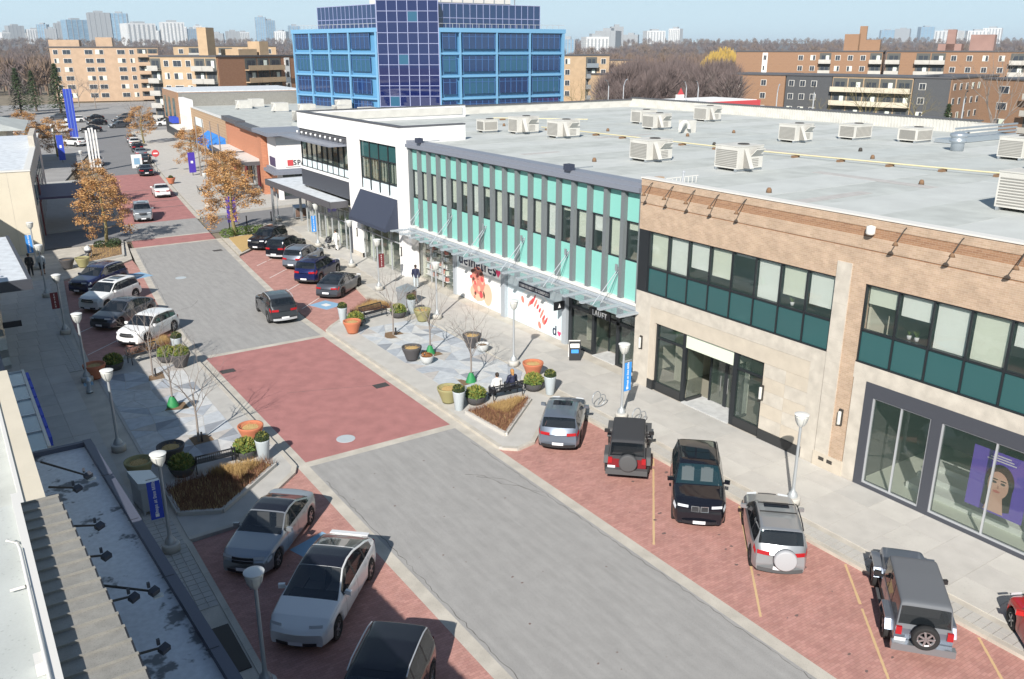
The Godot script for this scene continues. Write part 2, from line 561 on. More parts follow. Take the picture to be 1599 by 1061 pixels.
func slab(called: String, m: Material, poly: Array, y0: float, y1: float, parent: Node = self) -> MeshInstance3D:
	var b := MB.new()
	prism(b, poly, y0, y1)
	var o := fin(b, called, m, parent)
	if parent == self: struct_(o)
	return o

# a kerb stone run along a plan line
func kerb_run(parent: Node, pts: Array, w: float, y0: float, y1: float, m: Material, called := "kerb_stone"):
	for i in pts.size() - 1:
		var a: Vector2 = pts[i]
		var c: Vector2 = pts[i + 1]
		var d := (c - a).normalized()
		var nn := Vector2(-d.y, d.x) * w * 0.5
		var len := a.distance_to(c)
		var k := maxi(1, roundi(len / 2.4))
		for j in k:
			var p := a.lerp(c, float(j) / k) + d * 0.004
			var q := a.lerp(c, float(j + 1) / k) - d * 0.004
			var b := MB.new()
			prism(b, [p + nn, q + nn, q - nn, p - nn], y0, y1)
			fin(b, called, m, parent)

func V2(x: float, y: float) -> Vector2:
	return Vector2(x, y)

func paving(parent: Node, x0: float, x1: float, cols: int, z0: float, z1: float, y: float, len: float):
	var rows := int((z0 - z1) / len)
	for r in rows:
		var za := z0 - r * len
		for c in cols:
			var w := (x1 - x0) / cols
			var sh := bend(za - len * 0.5)
			var k := rng.randf()
			var m: Material = M.concrete if k < 0.45 else (M.concrete2 if k < 0.75 else M.concrete3)
			var xa := x0 + c * w + sh
			bx(parent, "paving_slab", m, xa + 0.006, xa + w - 0.006, y - 0.03, y + rng.randf_range(-0.002, 0.002), za - 0.006, za - len + 0.006)

func unit_pavers(parent: Node, x0: float, x1: float, z0: float, z1: float, y: float):
	var b := MB.new()
	var s := 0.3
	var nx := int((x1 - x0) / s)
	var nz := int((z0 - z1) / s)
	for i in nx:
		for j in nz:
			var xa := x0 + i * s
			var za := z0 - j * s
			b.bb(xa + 0.012, xa + s - 0.012, y - 0.03, y + rng.randf_range(-0.002, 0.003), za - 0.012, za - s + 0.012)
	var o := fin(b, "unit_paver_band", M.concrete2, parent)
	o.set_meta("kind", "stuff")

# painted line worn away in places
func worn_line(a: Vector2, c: Vector2, d: Vector2, w: float, m: Material):
	var b := MB.new()
	var len := a.distance_to(c)
	var s := 0.0
	while s < len:
		var e := minf(len, s + rng.randf_range(0.08, 0.3))
		if rng.randf() > 0.05:
			var n := V2(-d.y, d.x)
			var w0 := w * rng.randf_range(0.7, 1.1)
			var w1 := w * rng.randf_range(0.7, 1.1)
			prism(b, [a + d * s + n * w0, a + d * e + n * w1, a + d * e - n * w0, a + d * s - n * w1], 0.0, 0.006)
		s = e
	struct_(fin(b, "bay_line", m, self))

func build_ground():
	var g := MB.new()
	g.quad(Vector3(-3000, -0.25, 400), Vector3(-3000, -0.25, -9000), Vector3(9000, -0.25, -9000), Vector3(9000, -0.25, 400))
	struct_(fin(g, "ground", M.land, self))
	# the carriageway with its red crossings and concrete bands
	strip("road", M.asphalt, 10.85, 17.85, 12.0, -31.6, 0.0)
	strip("concrete_band", M.kerb, 10.85, 17.85, -31.6, -32.05, 0.003)
	strip("red_crossing", M.red_road, 10.85, 17.85, -32.05, -47.5, 0.0)
	strip("concrete_band", M.kerb, 10.85, 17.85, -47.5, -47.9, 0.003)
	strip("road", M.asphalt, 10.85, 17.85, -47.9, -79.6, 0.0)
	strip("concrete_band", M.kerb, 10.85, 17.85, -79.6, -80.0, 0.003)
	strip("red_crossing", M.red_road, 10.85, 17.85, -80.0, -83.2, 0.0)
	strip("concrete_band", M.kerb, 10.85, 17.85, -83.2, -83.6, 0.003)
	strip("road", M.asphalt, 10.85, 17.85, -83.6, -91.6, 0.0)
	strip("red_crossing", M.red_road, 10.85, 17.85, -91.6, -130.0, 0.0)
	strip("road", M.asphalt_dark, 10.85, 17.85, -130.0, -260.0, 0.0)
	for z in [-100.0, -104.5, -109.0, -114.0]:
		strip("road_joint", M.crack, 10.9, 17.8, z, z - 0.22, 0.004, self, 0.003)
	strip("gutter", M.kerb, 10.4, 10.85, 12.0, -80.0, 0.004)
	strip("gutter", M.kerb, 17.85, 18.3, 12.0, -80.0, 0.004)
	strip("gutter", M.kerb, 10.4, 10.85, -92.0, -200.0, 0.004)
	strip("gutter", M.kerb, 17.85, 18.3, -92.0, -200.0, 0.004)
	# cross street on the east side
	slab("side_street", M.asphalt_dark, [V2(18.0 + bend(-84), -83.8), V2(18.4 + bend(-91), -91.4), V2(75, -97.5), V2(75, -88.5), V2(30, -85.2)], -0.2, -0.002)
	slab("side_street", M.asphalt_dark, [V2(11.0 + bend(-84), -84.0), V2(11.2 + bend(-91), -91.2), V2(-40, -89.0), V2(-40, -82.0)], -0.2, -0.002)
	# parking lanes of red brick
	slab("parking_lane", M.lane_brick, [V2(18.3, 12), V2(18.3, -28.6), V2(18.9, -28.0), V2(19.9, -28.2), V2(23.4, -31.4), V2(23.4, 12)], -0.2, 0.002)
	slab("parking_lane", M.lane_brick, [V2(18.3, -48.2), V2(18.9, -49.0), V2(23.4, -53.2), V2(24.6, -60), V2(25.6, -70), V2(26.2, -77), V2(23.9, -75.6), V2(18.3 + bend(-72), -71.6), V2(18.3 + bend(-66), -66), V2(18.3 + bend(-60), -60), V2(18.3 + bend(-55), -55)], -0.2, 0.002)
	slab("parking_lane", M.lane_brick, [V2(5.2, 12), V2(5.2, -28.3), V2(7.0, -28.4), V2(10.1, -31.2), V2(10.4, -31.9), V2(10.4, 12)], -0.2, 0.002)
	slab("parking_lane", M.lane_brick, [V2(10.4, -52.0), V2(9.9, -52.4), V2(6.2, -49.6), V2(5.2, -48.9), V2(5.6, -60), V2(6.6, -71.0), V2(9.5, -72.2), V2(12.3, -75.2), V2(10.4 + bend(-72), -72), V2(10.4 + bend(-66), -66), V2(10.4 + bend(-60), -60), V2(10.4 + bend(-55), -55)], -0.2, 0.002)
	# pavements
	var sr := slab("sidewalk", M.kerb, [V2(23.4, 12), V2(23.4, -53.0), V2(24.6, -60), V2(25.6, -70), V2(26.2, -77), V2(27, -85.0), V2(31, -86.0), V2(31, 12)], -0.2, 0.095)
	paving(sr, 24.5, 28.38, 3, 0.0, -57.0, 0.12, 1.5)
	paving(sr, 25.75, 28.3, 2, -57.0, -66.0, 0.12, 1.5)
	paving(sr, 25.2, 27.4, 2, -66.0, -81.0, 0.12, 1.5)
	unit_pavers(sr, 23.62, 24.5, 0.0, -30.6, 0.12)
	kerb_run(sr, [V2(23.485, 2), V2(23.485, -31.3)], 0.2, -0.1, 0.125, M.kerb)
	kerb_run(sr, [V2(23.48, -53.2), V2(24.68, -60), V2(25.68, -70), V2(26.28, -76.6)], 0.2, -0.1, 0.125, M.kerb)
	var sl := slab("sidewalk", M.kerb, [V2(5.2, 12), V2(5.2, -49), V2(5.6, -60), V2(6.6, -71), V2(9.5, -72.2), V2(12.2, -75.3), V2(13.2, -83), V2(-12, -81.5), V2(-12, 12)], -0.2, 0.095)
	paving(sl, 0.9, 4.1, 3, -13.0, -71.5, 0.12, 1.5)
	unit_pavers(sl, 4.1, 5.0, -24.0, -33.0, 0.12)
	unit_pavers(sl, 4.1, 5.0, -49.0, -70.0, 0.12)
	kerb_run(sl, [V2(5.115, -10), V2(5.115, -28.2)], 0.2, -0.1, 0.125, M.kerb)
	kerb_run(sl, [V2(5.12, -49), V2(5.52, -60), V2(6.52, -70.9), V2(9.42, -72.2), V2(12.2, -75.2), V2(13.15, -82.8)], 0.2, -0.1, 0.125, M.kerb)
	for p in [[V2(4.15, -20.6), V2(4.95, -22.9)]]:
		bx(sl, "utility_cover", M.iron, p[0].x, p[1].x, 0.10, 0.128, p[0].y, p[1].y)
	# pavement beyond the side street, both sides
	slab("far_sidewalk", M.concrete, [V2(18.4 + bend(-92), -92.0), V2(18.4 + bend(-100), -100), V2(18.4 + bend(-110), -110), V2(18.4 + bend(-120), -120), V2(18.4 + bend(-130), -130), V2(18.4 + bend(-150), -150), V2(18.4 + bend(-175), -175), V2(18.4 + bend(-200), -200), V2(60, -200), V2(60, -97.5)], -0.2, 0.11)
	slab("far_sidewalk", M.concrete2, [V2(10.3 + bend(-92), -91.6), V2(10.3 + bend(-100), -100), V2(10.3 + bend(-110), -110), V2(10.3 + bend(-120), -120), V2(10.3 + bend(-128), -128), V2(-20, -124), V2(-20, -90.0)], -0.2, 0.11)
	# east tip with the beech tree, the clipped hedge and the bollards
	var tip := slab("planting_island", M.kerb, [V2(18.4 + bend(-71.8), -71.8), V2(23.9, -75.8), V2(26.1, -77.2), V2(27.2, -84.8), V2(23, -83.9), V2(18.5 + bend(-80), -80.6)], -0.2, 0.12)
	slab("soil", M.straw, [V2(20.6, -72.6), V2(23.6, -76.0), V2(24.0, -79.4), V2(21.4, -79.2)], 0.1, 0.16, tip)
	# parking bay lines and marks
	for z in [-23.9, -19.1, -14.4, -9.8, -5.2]:
		var a := V2(23.3, z - 0.3)
		var c := V2(18.7, z + 4.75)
		var d := (c - a).normalized()
		worn_line(a, c, d, 0.042, M.line_yellow)
	for z in [-56.5, -61.2, -65.8, -70.2]:
		var a := V2(23.6 - (z + 56.5) * 0.1, z - 2.0)
		var c := V2(18.9 - (z + 56.5) * 0.1, z + 2.6)
		var d := (c - a).normalized()
		worn_line(a, c, d, 0.035, M.line_white)
	for z in [-53.7, -58.2, -62.8]:
		var a := V2(5.4, z + 1.9)
		var c := V2(10.2, z - 2.8)
		var d := (c - a).normalized()
		worn_line(a, c, d, 0.035, M.line_white)
	for q in [V2(20.6, -53.9), V2(8.95, -25.35), V2(11.6, -69.5)]:
		slab("access_mark", M.access_blue, [q + V2(-1.0, -0.6), q + V2(0.4, -1.1), q + V2(1.0, 0.6), q + V2(-0.4, 1.1)], 0.0, 0.008)
		slab("access_symbol", M.line_white, [q + V2(-0.3, -0.2), q + V2(0.15, -0.35), q + V2(0.3, 0.25), q + V2(-0.15, 0.35)], 0.0, 0.011)
	# drips and scuffs left in the bays and on the road
	var ob := MB.new()
	for k in 90:
		var p := V2(rng.randf_range(18.8, 23.0), rng.randf_range(-27.0, -5.0)) if k < 40 else (V2(rng.randf_range(5.8, 10.0), rng.randf_range(-27.5, -14.0)) if k < 55 else V2(rng.randf_range(11.2, 17.6), rng.randf_range(-31.0, -6.0)))
		if k < 40 and p.x + p.y * -1.0 < -99.0: continue
		var rr := rng.randf_range(0.02, 0.10) if k < 55 else rng.randf_range(0.012, 0.05)
		var ring := []
		for i in 9:
			ring.append(p + V2(cos(TAU * i / 9), sin(TAU * i / 9) * 0.7) * rr * rng.randf_range(0.5, 1.2))
		prism(ob, ring, 0.0, 0.0065)
	var oo := fin(ob, "oil_drips", M.oil, self)
	meta(oo, "small dark oil drips and scuffs on the bays and road", "oil drips", "", "stuff")
	# cracks and covers in the asphalt
	var crk := [[V2(16.2, -27.0), V2(17.0, -26.2), V2(17.3, -25.0), V2(17.7, -24.4)], [V2(15.9, -27.4), V2(16.5, -26.9), V2(16.7, -25.9), V2(17.2, -25.4), V2(17.6, -24.0)], [V2(17.72, -30), V2(17.7, -22), V2(17.74, -14), V2(17.7, -4)], [V2(10.95, -30), V2(11.0, -24), V2(10.96, -16)], [V2(11.0, -78), V2(10.98, -66), V2(10.96, -56), V2(11.0, -48.2)], [V2(12.9, -40), V2(14.6, -39.4), V2(17.3, -38.4)], [V2(11.2, -58), V2(12.4, -58.6), V2(13.0, -60.0)], [V2(16.9, -66), V2(16.0, -67.1), V2(15.7, -68.8)]]
	for line in crk:
		var b := MB.new()
		for i in line.size() - 1:
			var n := maxi(2, int(line[i].distance_to(line[i + 1]) / 0.22))
			var prev: Vector2 = line[i] + V2(bend(line[i].y), 0)
			for j in range(1, n + 1):
				var p: Vector2 = line[i].lerp(line[i + 1], float(j) / n)
				p.x += bend(p.y) + (rng.randf_range(-0.05, 0.05) if j < n else 0.0)
				var d := (p - prev).normalized()
				var w := V2(-d.y, d.x) * rng.randf_range(0.005, 0.014)
				b.quad(Vector3(prev.x + w.x, 0.005, prev.y + w.y), Vector3(p.x + w.x, 0.005, p.y + w.y), Vector3(p.x - w.x, 0.005, p.y - w.y), Vector3(prev.x - w.x, 0.005, prev.y - w.y))
				prev = p
		struct_(fin(b, "road_crack", M.crack, self))
	for q in [[13.2, -33.3, 0.42], [14.2, -67.0, 0.4]]:
		var b := MB.new()
		b.lathe([V2(0.0, 0.0), V2(0.0, 0.011), V2(q[2] * 0.9, 0.011), V2(q[2], 0.006), V2(q[2], 0.0)], 24)
		meta(fin(b, "manhole_cover", M.pot_grey, self, Vector3(q[0], 0, q[1])), ["round grey manhole cover in the red crossing", "round manhole cover in the far asphalt by the parked cars"][0 if q[1] > -50 else 1], "manhole cover")
	for q in [[17.3, -38.3, "dark drain grate in the red crossing by the east gutter"], [11.3, -44.8, "dark drain grate in the red crossing by the west gutter"], [19.2, -75.0, "dark drain grate in the asphalt by the planting island"]]:
		var t := thing("drain_grate", q[2], "drain grate", Vector3(q[0], 0, q[1]))
		bx(t, "frame", M.iron, q[0] - 0.38, q[0] + 0.38, 0.0, 0.008, q[1] - 0.28, q[1] + 0.28)
		for k in 6:
			bx(t, "bar", M.pot_dark, q[0] - 0.33, q[0] + 0.33, 0.008, 0.016, q[1] - 0.24 + k * 0.09, q[1] - 0.205 + k * 0.09)

# ---------------------------------------------------------------- east side buildings
# thin flat shape on a wall that faces west, outline of (z, y) points
func wallshape(parent: Node, called: String, m: Material, x: float, pts: Array, th := 0.004) -> MeshInstance3D:
	var b := MB.new()
	var pv := PackedVector2Array(pts)
	var idx := Geometry2D.triangulate_polygon(pv)
	for i in range(0, idx.size(), 3):
		b.tri(Vector3(0, pv[idx[i]].y, pv[idx[i]].x), Vector3(0, pv[idx[i + 1]].y, pv[idx[i + 1]].x), Vector3(0, pv[idx[i + 2]].y, pv[idx[i + 2]].x))
	for i in pv.size():
		var u := pv[i]
		var w := pv[(i + 1) % pv.size()]
		b.quad(Vector3(0, u.y, u.x), Vector3(th, u.y, u.x), Vector3(th, w.y, w.x), Vector3(0, w.y, w.x))
	return fin(b, called, m, parent, Vector3(x, 0, 0) - ofs(parent))

func ell(z: float, y: float, rz: float, ry: float, n := 24, turn := 0.0) -> Array:
	var a := []
	for i in n:
		var t := TAU * i / n
		a.append(V2(cos(t) * rz, sin(t) * ry).rotated(turn) + V2(z, y))
	return a

# a row of office windows in a wall facing west: frame bars, panes, blinds, opaque panels below
func window_row(t: Node, F: float, z0: float, z1: float, n: int, yb: float, ym: float, yt: float, drops: Array, low: Material, pane_m: Material):
	var w := (z1 - z0) / n
	for i in n + 1:
		var z := z0 + i * w
		bx(t, "mullion", M.frame_dark, F + 0.05, F + 0.2, yb + 0.06, yt - 0.06, z - 0.03, z + 0.03)
	bx(t, "window_head", M.frame_dark, F + 0.04, F + 0.21, yt - 0.06, yt, z0 - 0.03, z1 + 0.03)
	bx(t, "window_sill", M.frame_dark, F + 0.02, F + 0.21, yb, yb + 0.06, z0 - 0.03, z1 + 0.03)
	for i in n:
		var za := z0 + i * w + 0.03
		var zb := z0 + (i + 1) * w - 0.03
		bx(t, "transom", M.frame_dark, F + 0.05, F + 0.2, ym - 0.04, ym + 0.03, za, zb)
		bx(t, "spandrel_panel", low, F + 0.11, F + 0.15, yb + 0.06, ym - 0.04, za, zb)
		bx(t, "pane", pane_m, F + 0.12, F + 0.135, ym + 0.03, yt - 0.06, za, zb)
		var d: float = drops[i % drops.size()]
		if d > 0.0:
			bx(t, "roller_blind", M.blind_pale if (i * 7) % 3 else M.blind, F + 0.21, F + 0.225, yt - 0.06 - d * (yt - ym - 0.1), yt - 0.07, za + 0.06, zb - 0.05)

func room(t: Node, x0: float, x1: float, y0: float, y1: float, z0: float, z1: float, wall: Material, floor_m: Material):
	bx(t, "room_back", wall, x1, x1 + 0.1, y0, y1, z0, z1)
	bx(t, "room_floor", floor_m, x0, x1, y0 - 0.1, y0, z0, z1)
	bx(t, "room_ceiling", M.room_wall, x0, x1, y1, y1 + 0.1, z0, z1)
	bx(t, "room_side", wall, x0, x1, y0, y1, z0 - 0.1, z0)
	bx(t, "room_side", wall, x0, x1, y0, y1, z1, z1 + 0.1)

func wall_sconce(parent: Node, x: float, y: float, z: float):
	var o := bx(parent, "wall_lamp", M.iron, x - 0.05, x, y - 0.35, y + 0.35, z - 0.09, z + 0.09)
	var b := MB.new()
	b.lathe([V2(0.0, -0.28), V2(0.07, -0.27), V2(0.07, 0.27), V2(0.0, 0.28)], 10)
	fin(b, "lamp_tube", M.lamp_bowl, o, Vector3(-0.09, 0, 0))

func gooseneck(parent: Node, x: float, y: float, z: float):
	var b := MB.new()
	b.tube([Vector3(0, 0, 0), Vector3(-0.12, -0.06, 0), Vector3(-0.55, -0.5, 0)], [0.02, 0.02, 0.02], 6)
	var o := fin(b, "gooseneck_arm", M.iron, parent, Vector3(x, y, z) - ofs(parent))
	var c := MB.new()
	c.lathe([V2(0.02, 0.08), V2(0.06, 0.05), V2(0.11, -0.06), V2(0.0, -0.05)], 10)
	fin(c, "lamp_head", M.rust, o, Vector3(-0.56, -0.52, 0))

func build_brick_block():
	var F := 28.4
	var t := thing("brick_building", "two storey tan brick building with long office windows and dark framed shop", "building", Vector3(F, 0, -16))
	var zl := -31.4
	var zr := -1.0
	bx(t, "brick_wall", M.wall_brick, F, F + 0.4, 8.16, 9.40, zl, zr)
	bx(t, "brick_course", M.wall_brick_dark, F + 0.03, F + 0.4, 9.40, 9.46, zl, zr)
	bx(t, "brick_wall", M.wall_brick, F, F + 0.4, 9.46, 9.92, zl, zr)
	bx(t, "brick_course", M.wall_brick_dark, F + 0.025, F + 0.4, 9.92, 10.28, zl, zr)
	bx(t, "brick_wall", M.wall_brick, F, F + 0.4, 10.28, 10.62, zl, zr)
	bx(t, "coping", M.coping, F - 0.04, F + 0.46, 10.62, 10.68, zl - 0.03, zr)
	bx(t, "end_wall", M.wall_brick, F + 0.4, 29.6, 4.0, 10.62, zl, zl + 0.3)
	bx(t, "corner_post", M.frame_dark, F + 0.02, F + 0.4, 5.02, 8.16, zl, -30.72)
	# between the two window rows
	bx(t, "brick_pier", M.wall_brick, F, F + 0.4, 0.75, 8.16, -19.36, -18.72)
	bx(t, "stone_pilaster", M.stone, F - 0.05, F + 0.4, 0.75, 8.8, -20.0, -19.36)
	for k in 16:
		bx(t, "pilaster_joint", M.kerb, F - 0.053, F - 0.045, 0.9 + k * 0.48, 0.912 + k * 0.48, -19.98, -19.38)
	bx(t, "plinth", M.stone2, F - 0.07, F + 0.4, 0.1, 0.75, -20.05, -18.68)
	for i in 2:
		bx(t, "plinth_vent", M.iron, F - 0.085, F - 0.07, 0.45, 0.6, -19.75 + i * 0.4, -19.5 + i * 0.4)
	window_row(t, F, -30.69, -20.03, 8, 5.05, 6.36, 8.16, [1.0, 1.0, 0.72, 0.78, 0.08, 1.0, 0.74, 0.8], M.spandrel, M.pane_clear)
	window_row(t, F, -18.69, -1.0, 13, 5.05, 6.36, 8.16, [0.42, 0.5, 1.0, 1.0, 0.5, 1.0, 0.9], M.spandrel, M.pane_clear)
	room(t, F + 0.42, F + 5.0, 5.3, 8.9, -30.6, -20.1, M.room_wall, M.room_floor)
	room(t, F + 0.42, F + 5.0, 5.3, 8.9, -18.6, -1.1, M.room_wall, M.room_floor)
	# stone storey with the recessed entrance
	bx(t, "stone_lintel", M.stone, F, F + 0.4, 4.42, 5.05, zl, -20.0)
	bx(t, "stone_lintel", M.stone2, F + 0.015, F + 0.4, 3.66, 4.41, -30.3, -20.0)
	bx(t, "stone_pier", M.stone, F, F + 0.4, 0.1, 4.42, zl, -30.3)
	bx(t, "stone_pier", M.stone2, F + 0.015, F + 0.4, 0.62, 3.66, -30.3, -29.92)
	bx(t, "stone_base", M.black_stone, F - 0.02, F + 0.4, 0.1, 0.62, -30.3, -29.92)
	bx(t, "stone_panel", M.stone2, F + 0.03, F + 0.4, 0.58, 3.66, -23.05, -20.72)
	for k in 5:
		for j in 2:
			bx(t, "stone_tile", M.stone2 if (k + j) % 2 else M.stone, F + 0.018, F + 0.03, 0.60 + k * 0.61, 1.20 + k * 0.61, -23.0 + j * 1.14, -21.87 + j * 1.14)
	bx(t, "stone_pier", M.stone, F, F + 0.4, 0.1, 4.42, -20.72, -20.05)
	bx(t, "stone_base", M.black_stone, F - 0.02, F + 0.4, 0.1, 0.58, -23.05, -20.72)
	# shop front in the opening
	var sx := F + 0.12
	for q in [[-29.92, -29.8], [-28.05, -27.85], [-24.85, -24.6], [-23.17, -23.05]]:
		bx(t, "shop_frame", M.frame_dark, sx, sx + 0.16, 0.1, 3.66, q[0], q[1])
	for q in [[-29.8, -28.05], [-24.6, -23.17]]:
		bx(t, "shop_sill", M.black_stone, sx - 0.02, sx + 0.16, 0.1, 0.55, q[0], q[1])
		bx(t, "shop_frame", M.frame_dark, sx, sx + 0.16, 2.86, 2.95, q[0], q[1])
		bx(t, "shop_pane", M.pane_shop, sx + 0.07, sx + 0.085, 0.55, 2.86, q[0], q[1])
		bx(t, "shop_pane", M.pane_shop, sx + 0.07, sx + 0.085, 2.95, 3.6, q[0], q[1])
		bx(t, "shop_frame", M.frame_dark, sx, sx + 0.16, 3.6, 3.66, q[0], q[1])
	bx(t, "entrance_soffit", M.blind, sx + 0.02, sx + 1.3, 2.95, 3.66, -27.85, -24.85)
	bx(t, "entrance_step", M.flag1, sx - 0.1, sx + 1.3, 0.1, 0.16, -27.85, -24.85)
	for z in [-27.85, -24.97]:
		bx(t, "side_pane", M.pane_shop, sx + 0.16, sx + 1.2, 0.3, 2.95, z + 0.05, z + 0.065)
		bx(t, "shop_sill", M.black_stone, sx + 0.16, sx + 1.2, 0.12, 0.3, z, z + 0.12)
	for k in 2:
		var za := -27.3 + k * 1.05
		var d := bx(t, "door", M.pane_shop, sx + 1.2, sx + 1.24, 0.2, 2.9, za + 0.1, za + 0.95)
		for q in [[0.0, 0.1, 0.16, 2.95], [0.95, 1.05, 0.16, 2.95]]:
			bx(d, "stile", M.frame_dark, sx + 1.18, sx + 1.26, q[2], q[3], za + q[0], za + q[1])
		bx(d, "handle", M.chrome, sx + 1.10, sx + 1.13, 0.9, 1.7, za + (0.8 if k == 0 else 0.2), za + (0.83 if k == 0 else 0.23))
	bx(t, "door_panel", M.blind, sx + 1.2, sx + 1.25, 0.16, 2.95, -25.15, -24.9)
	room(t, F + 1.5, F + 6.0, 0.16, 3.7, -29.8, -23.1, M.room_wall, M.room_floor)
	bx(t, "shop_back", M.room, F + 0.45, F + 1.5, 3.66, 3.75, -29.8, -23.1)
	for q in [[-29.8, -28.05], [-24.6, -23.17]]:
		bx(t, "display_step", M.room_floor, F + 0.5, F + 1.5, 0.12, 0.35, q[0], q[1])
	wall_sconce(t, F, 2.4, -30.85)
	wall_sconce(t, F + 0.0, 2.3, -23.0)
	wall_sconce(t, F - 0.02, 2.6, -19.0)
	# dark framed shop with big panes
	bx(t, "stone_lintel", M.stone, F, F + 0.4, 4.42, 5.05, -18.72, zr)
	bx(t, "stone_pier", M.stone, F, F + 0.4, 0.1, 4.42, -18.68, -18.1)
	bx(t, "slate_frame", M.slate, F - 0.03, F + 0.3, 3.86, 4.42, -18.1, zr)
	bx(t, "slate_frame", M.slate, F - 0.03, F + 0.3, 0.1, 0.26, -18.1, zr)
	var zs := [-18.1, -17.75, -15.35, -14.95, -11.0, -10.6, -6.6, -6.2, -2.2, -1.8]
	for k in range(0, zs.size(), 2):
		bx(t, "slate_frame", M.slate, F - 0.03, F + 0.3, 0.26, 3.86, zs[k], zs[k + 1])
	for k in range(1, zs.size() - 1, 2):
		var a: float = zs[k]
		var c: float = zs[k + 1]
		var mid := (a + c) * 0.5
		for q in [[a, a + 0.06], [mid - 0.03, mid + 0.03], [c - 0.06, c]]:
			bx(t, "shop_bar", M.alu, F + 0.02, F + 0.12, 0.26, 3.86, q[0], q[1])
		for q in [[a + 0.06, mid - 0.03], [mid + 0.03, c - 0.06]]:
			bx(t, "shop_bar", M.alu, F + 0.02, F + 0.12, 0.26, 0.33, q[0], q[1])
			bx(t, "shop_bar", M.alu, F + 0.02, F + 0.12, 3.81, 3.86, q[0], q[1])
			bx(t, "shop_pane", M.pane_shop, F + 0.06, F + 0.075, 0.33, 3.81, q[0], q[1])
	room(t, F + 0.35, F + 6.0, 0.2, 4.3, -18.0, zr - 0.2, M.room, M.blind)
	for k in 3:
		bx(t, "display_step", M.blind_pale, F + 1.2 + k * 0.7, F + 1.9 + k * 0.7, 0.2, 0.45 + k * 0.22, -16.6, -2.0)
	var po := thing("window_poster", "violet poster with a smiling dark haired face behind shop glass", "poster", Vector3(F + 0.42, 1.0, -12.9))
	bx(po, "sheet", M.print_violet, F + 0.42, F + 0.43, 1.05, 3.35, -13.9, -11.9)
	wallshape(po, "hair_print", M.hair, F + 0.412, ell(-12.85, 2.28, 0.50, 0.66), 0.003)
	wallshape(po, "hair_print", M.hair, F + 0.4125, [V2(-13.3, 2.2), V2(-13.36, 1.3), V2(-13.1, 1.2), V2(-12.6, 1.2), V2(-12.36, 1.3), V2(-12.38, 2.2)], 0.003)
	wallshape(po, "face_print", M.print_peach, F + 0.408, ell(-12.88, 2.16, 0.36, 0.50, 24, 0.12), 0.003)
	wallshape(po, "neck_print", M.print_peach, F + 0.410, [V2(-13.05, 1.8), V2(-12.68, 1.8), V2(-12.55, 1.12), V2(-13.25, 1.12)], 0.003)
	for z in [-13.02, -12.72]:
		wallshape(po, "eye_print", M.hair, F + 0.405, ell(z, 2.25, 0.085, 0.045), 0.002)
		wallshape(po, "brow_print", M.hair, F + 0.405, ell(z, 2.36, 0.11, 0.024), 0.002)
	wallshape(po, "lips_print", M.print_rose, F + 0.405, ell(-12.9, 1.92, 0.13, 0.05), 0.002)
	wallshape(po, "nose_print", M.skin, F + 0.405, ell(-12.87, 2.1, 0.035, 0.07), 0.002)
	for k in 3:
		bx(po, "text_line", M.print_white, F + 0.416, F + 0.42, 3.02 + k * 0.09, 3.06 + k * 0.09, -13.4 + k * 0.1, -12.4 - k * 0.1)
	for z in [-30.6, -29.2, -27.8, -26.35, -24.8]:
		gooseneck(t, F, 10.5, z)
	for z in [-17.4, -15.3, -13.2, -11.2, -9.0]:
		gooseneck(t, F, 10.5, z)
	var al := MB.new()
	al.lathe([V2(0.0, 0.2), V2(0.16, 0.16), V2(0.17, -0.1), V2(0.12, -0.16), V2(0.0, -0.16)], 12)
	fin(al, "alarm_bell", M.coping, t, Vector3(F - 0.16, 10.2, -18.7) - ofs(t))
	# things on the sills
	for q in [[-16.6, 0.3], [-15.4, 0.25], [-22.2, 0.3], [-16.9, 0.22]]:
		var pl := thing("sill_plant", "small green plant in a pale pot behind the office window", "plant", Vector3(F + 0.36, 6.40, q[0]), "plants on the office window sills")
		var pb := MB.new()
		pb.lathe([V2(0.0, 0.0), V2(0.07, 0.0), V2(0.09, 0.14), V2(0.0, 0.14)], 8)
		fin(pb, "pot", M.pot_white, pl)
		var lb := MB.new()
		for k in 16:
			var d := Vector3(rng.randf_range(-0.4, 0.4), 1, rng.randf_range(-0.8, 0.8)).normalized()
			var s := d.cross(Vector3.FORWARD).normalized() * 0.02
			lb.tri(Vector3(0, 0.13, 0) - s, Vector3(0, 0.13, 0) + s, Vector3(0, 0.14, 0) + d * q[1])
		fin(lb, "leaves", M.leaf_green, pl)

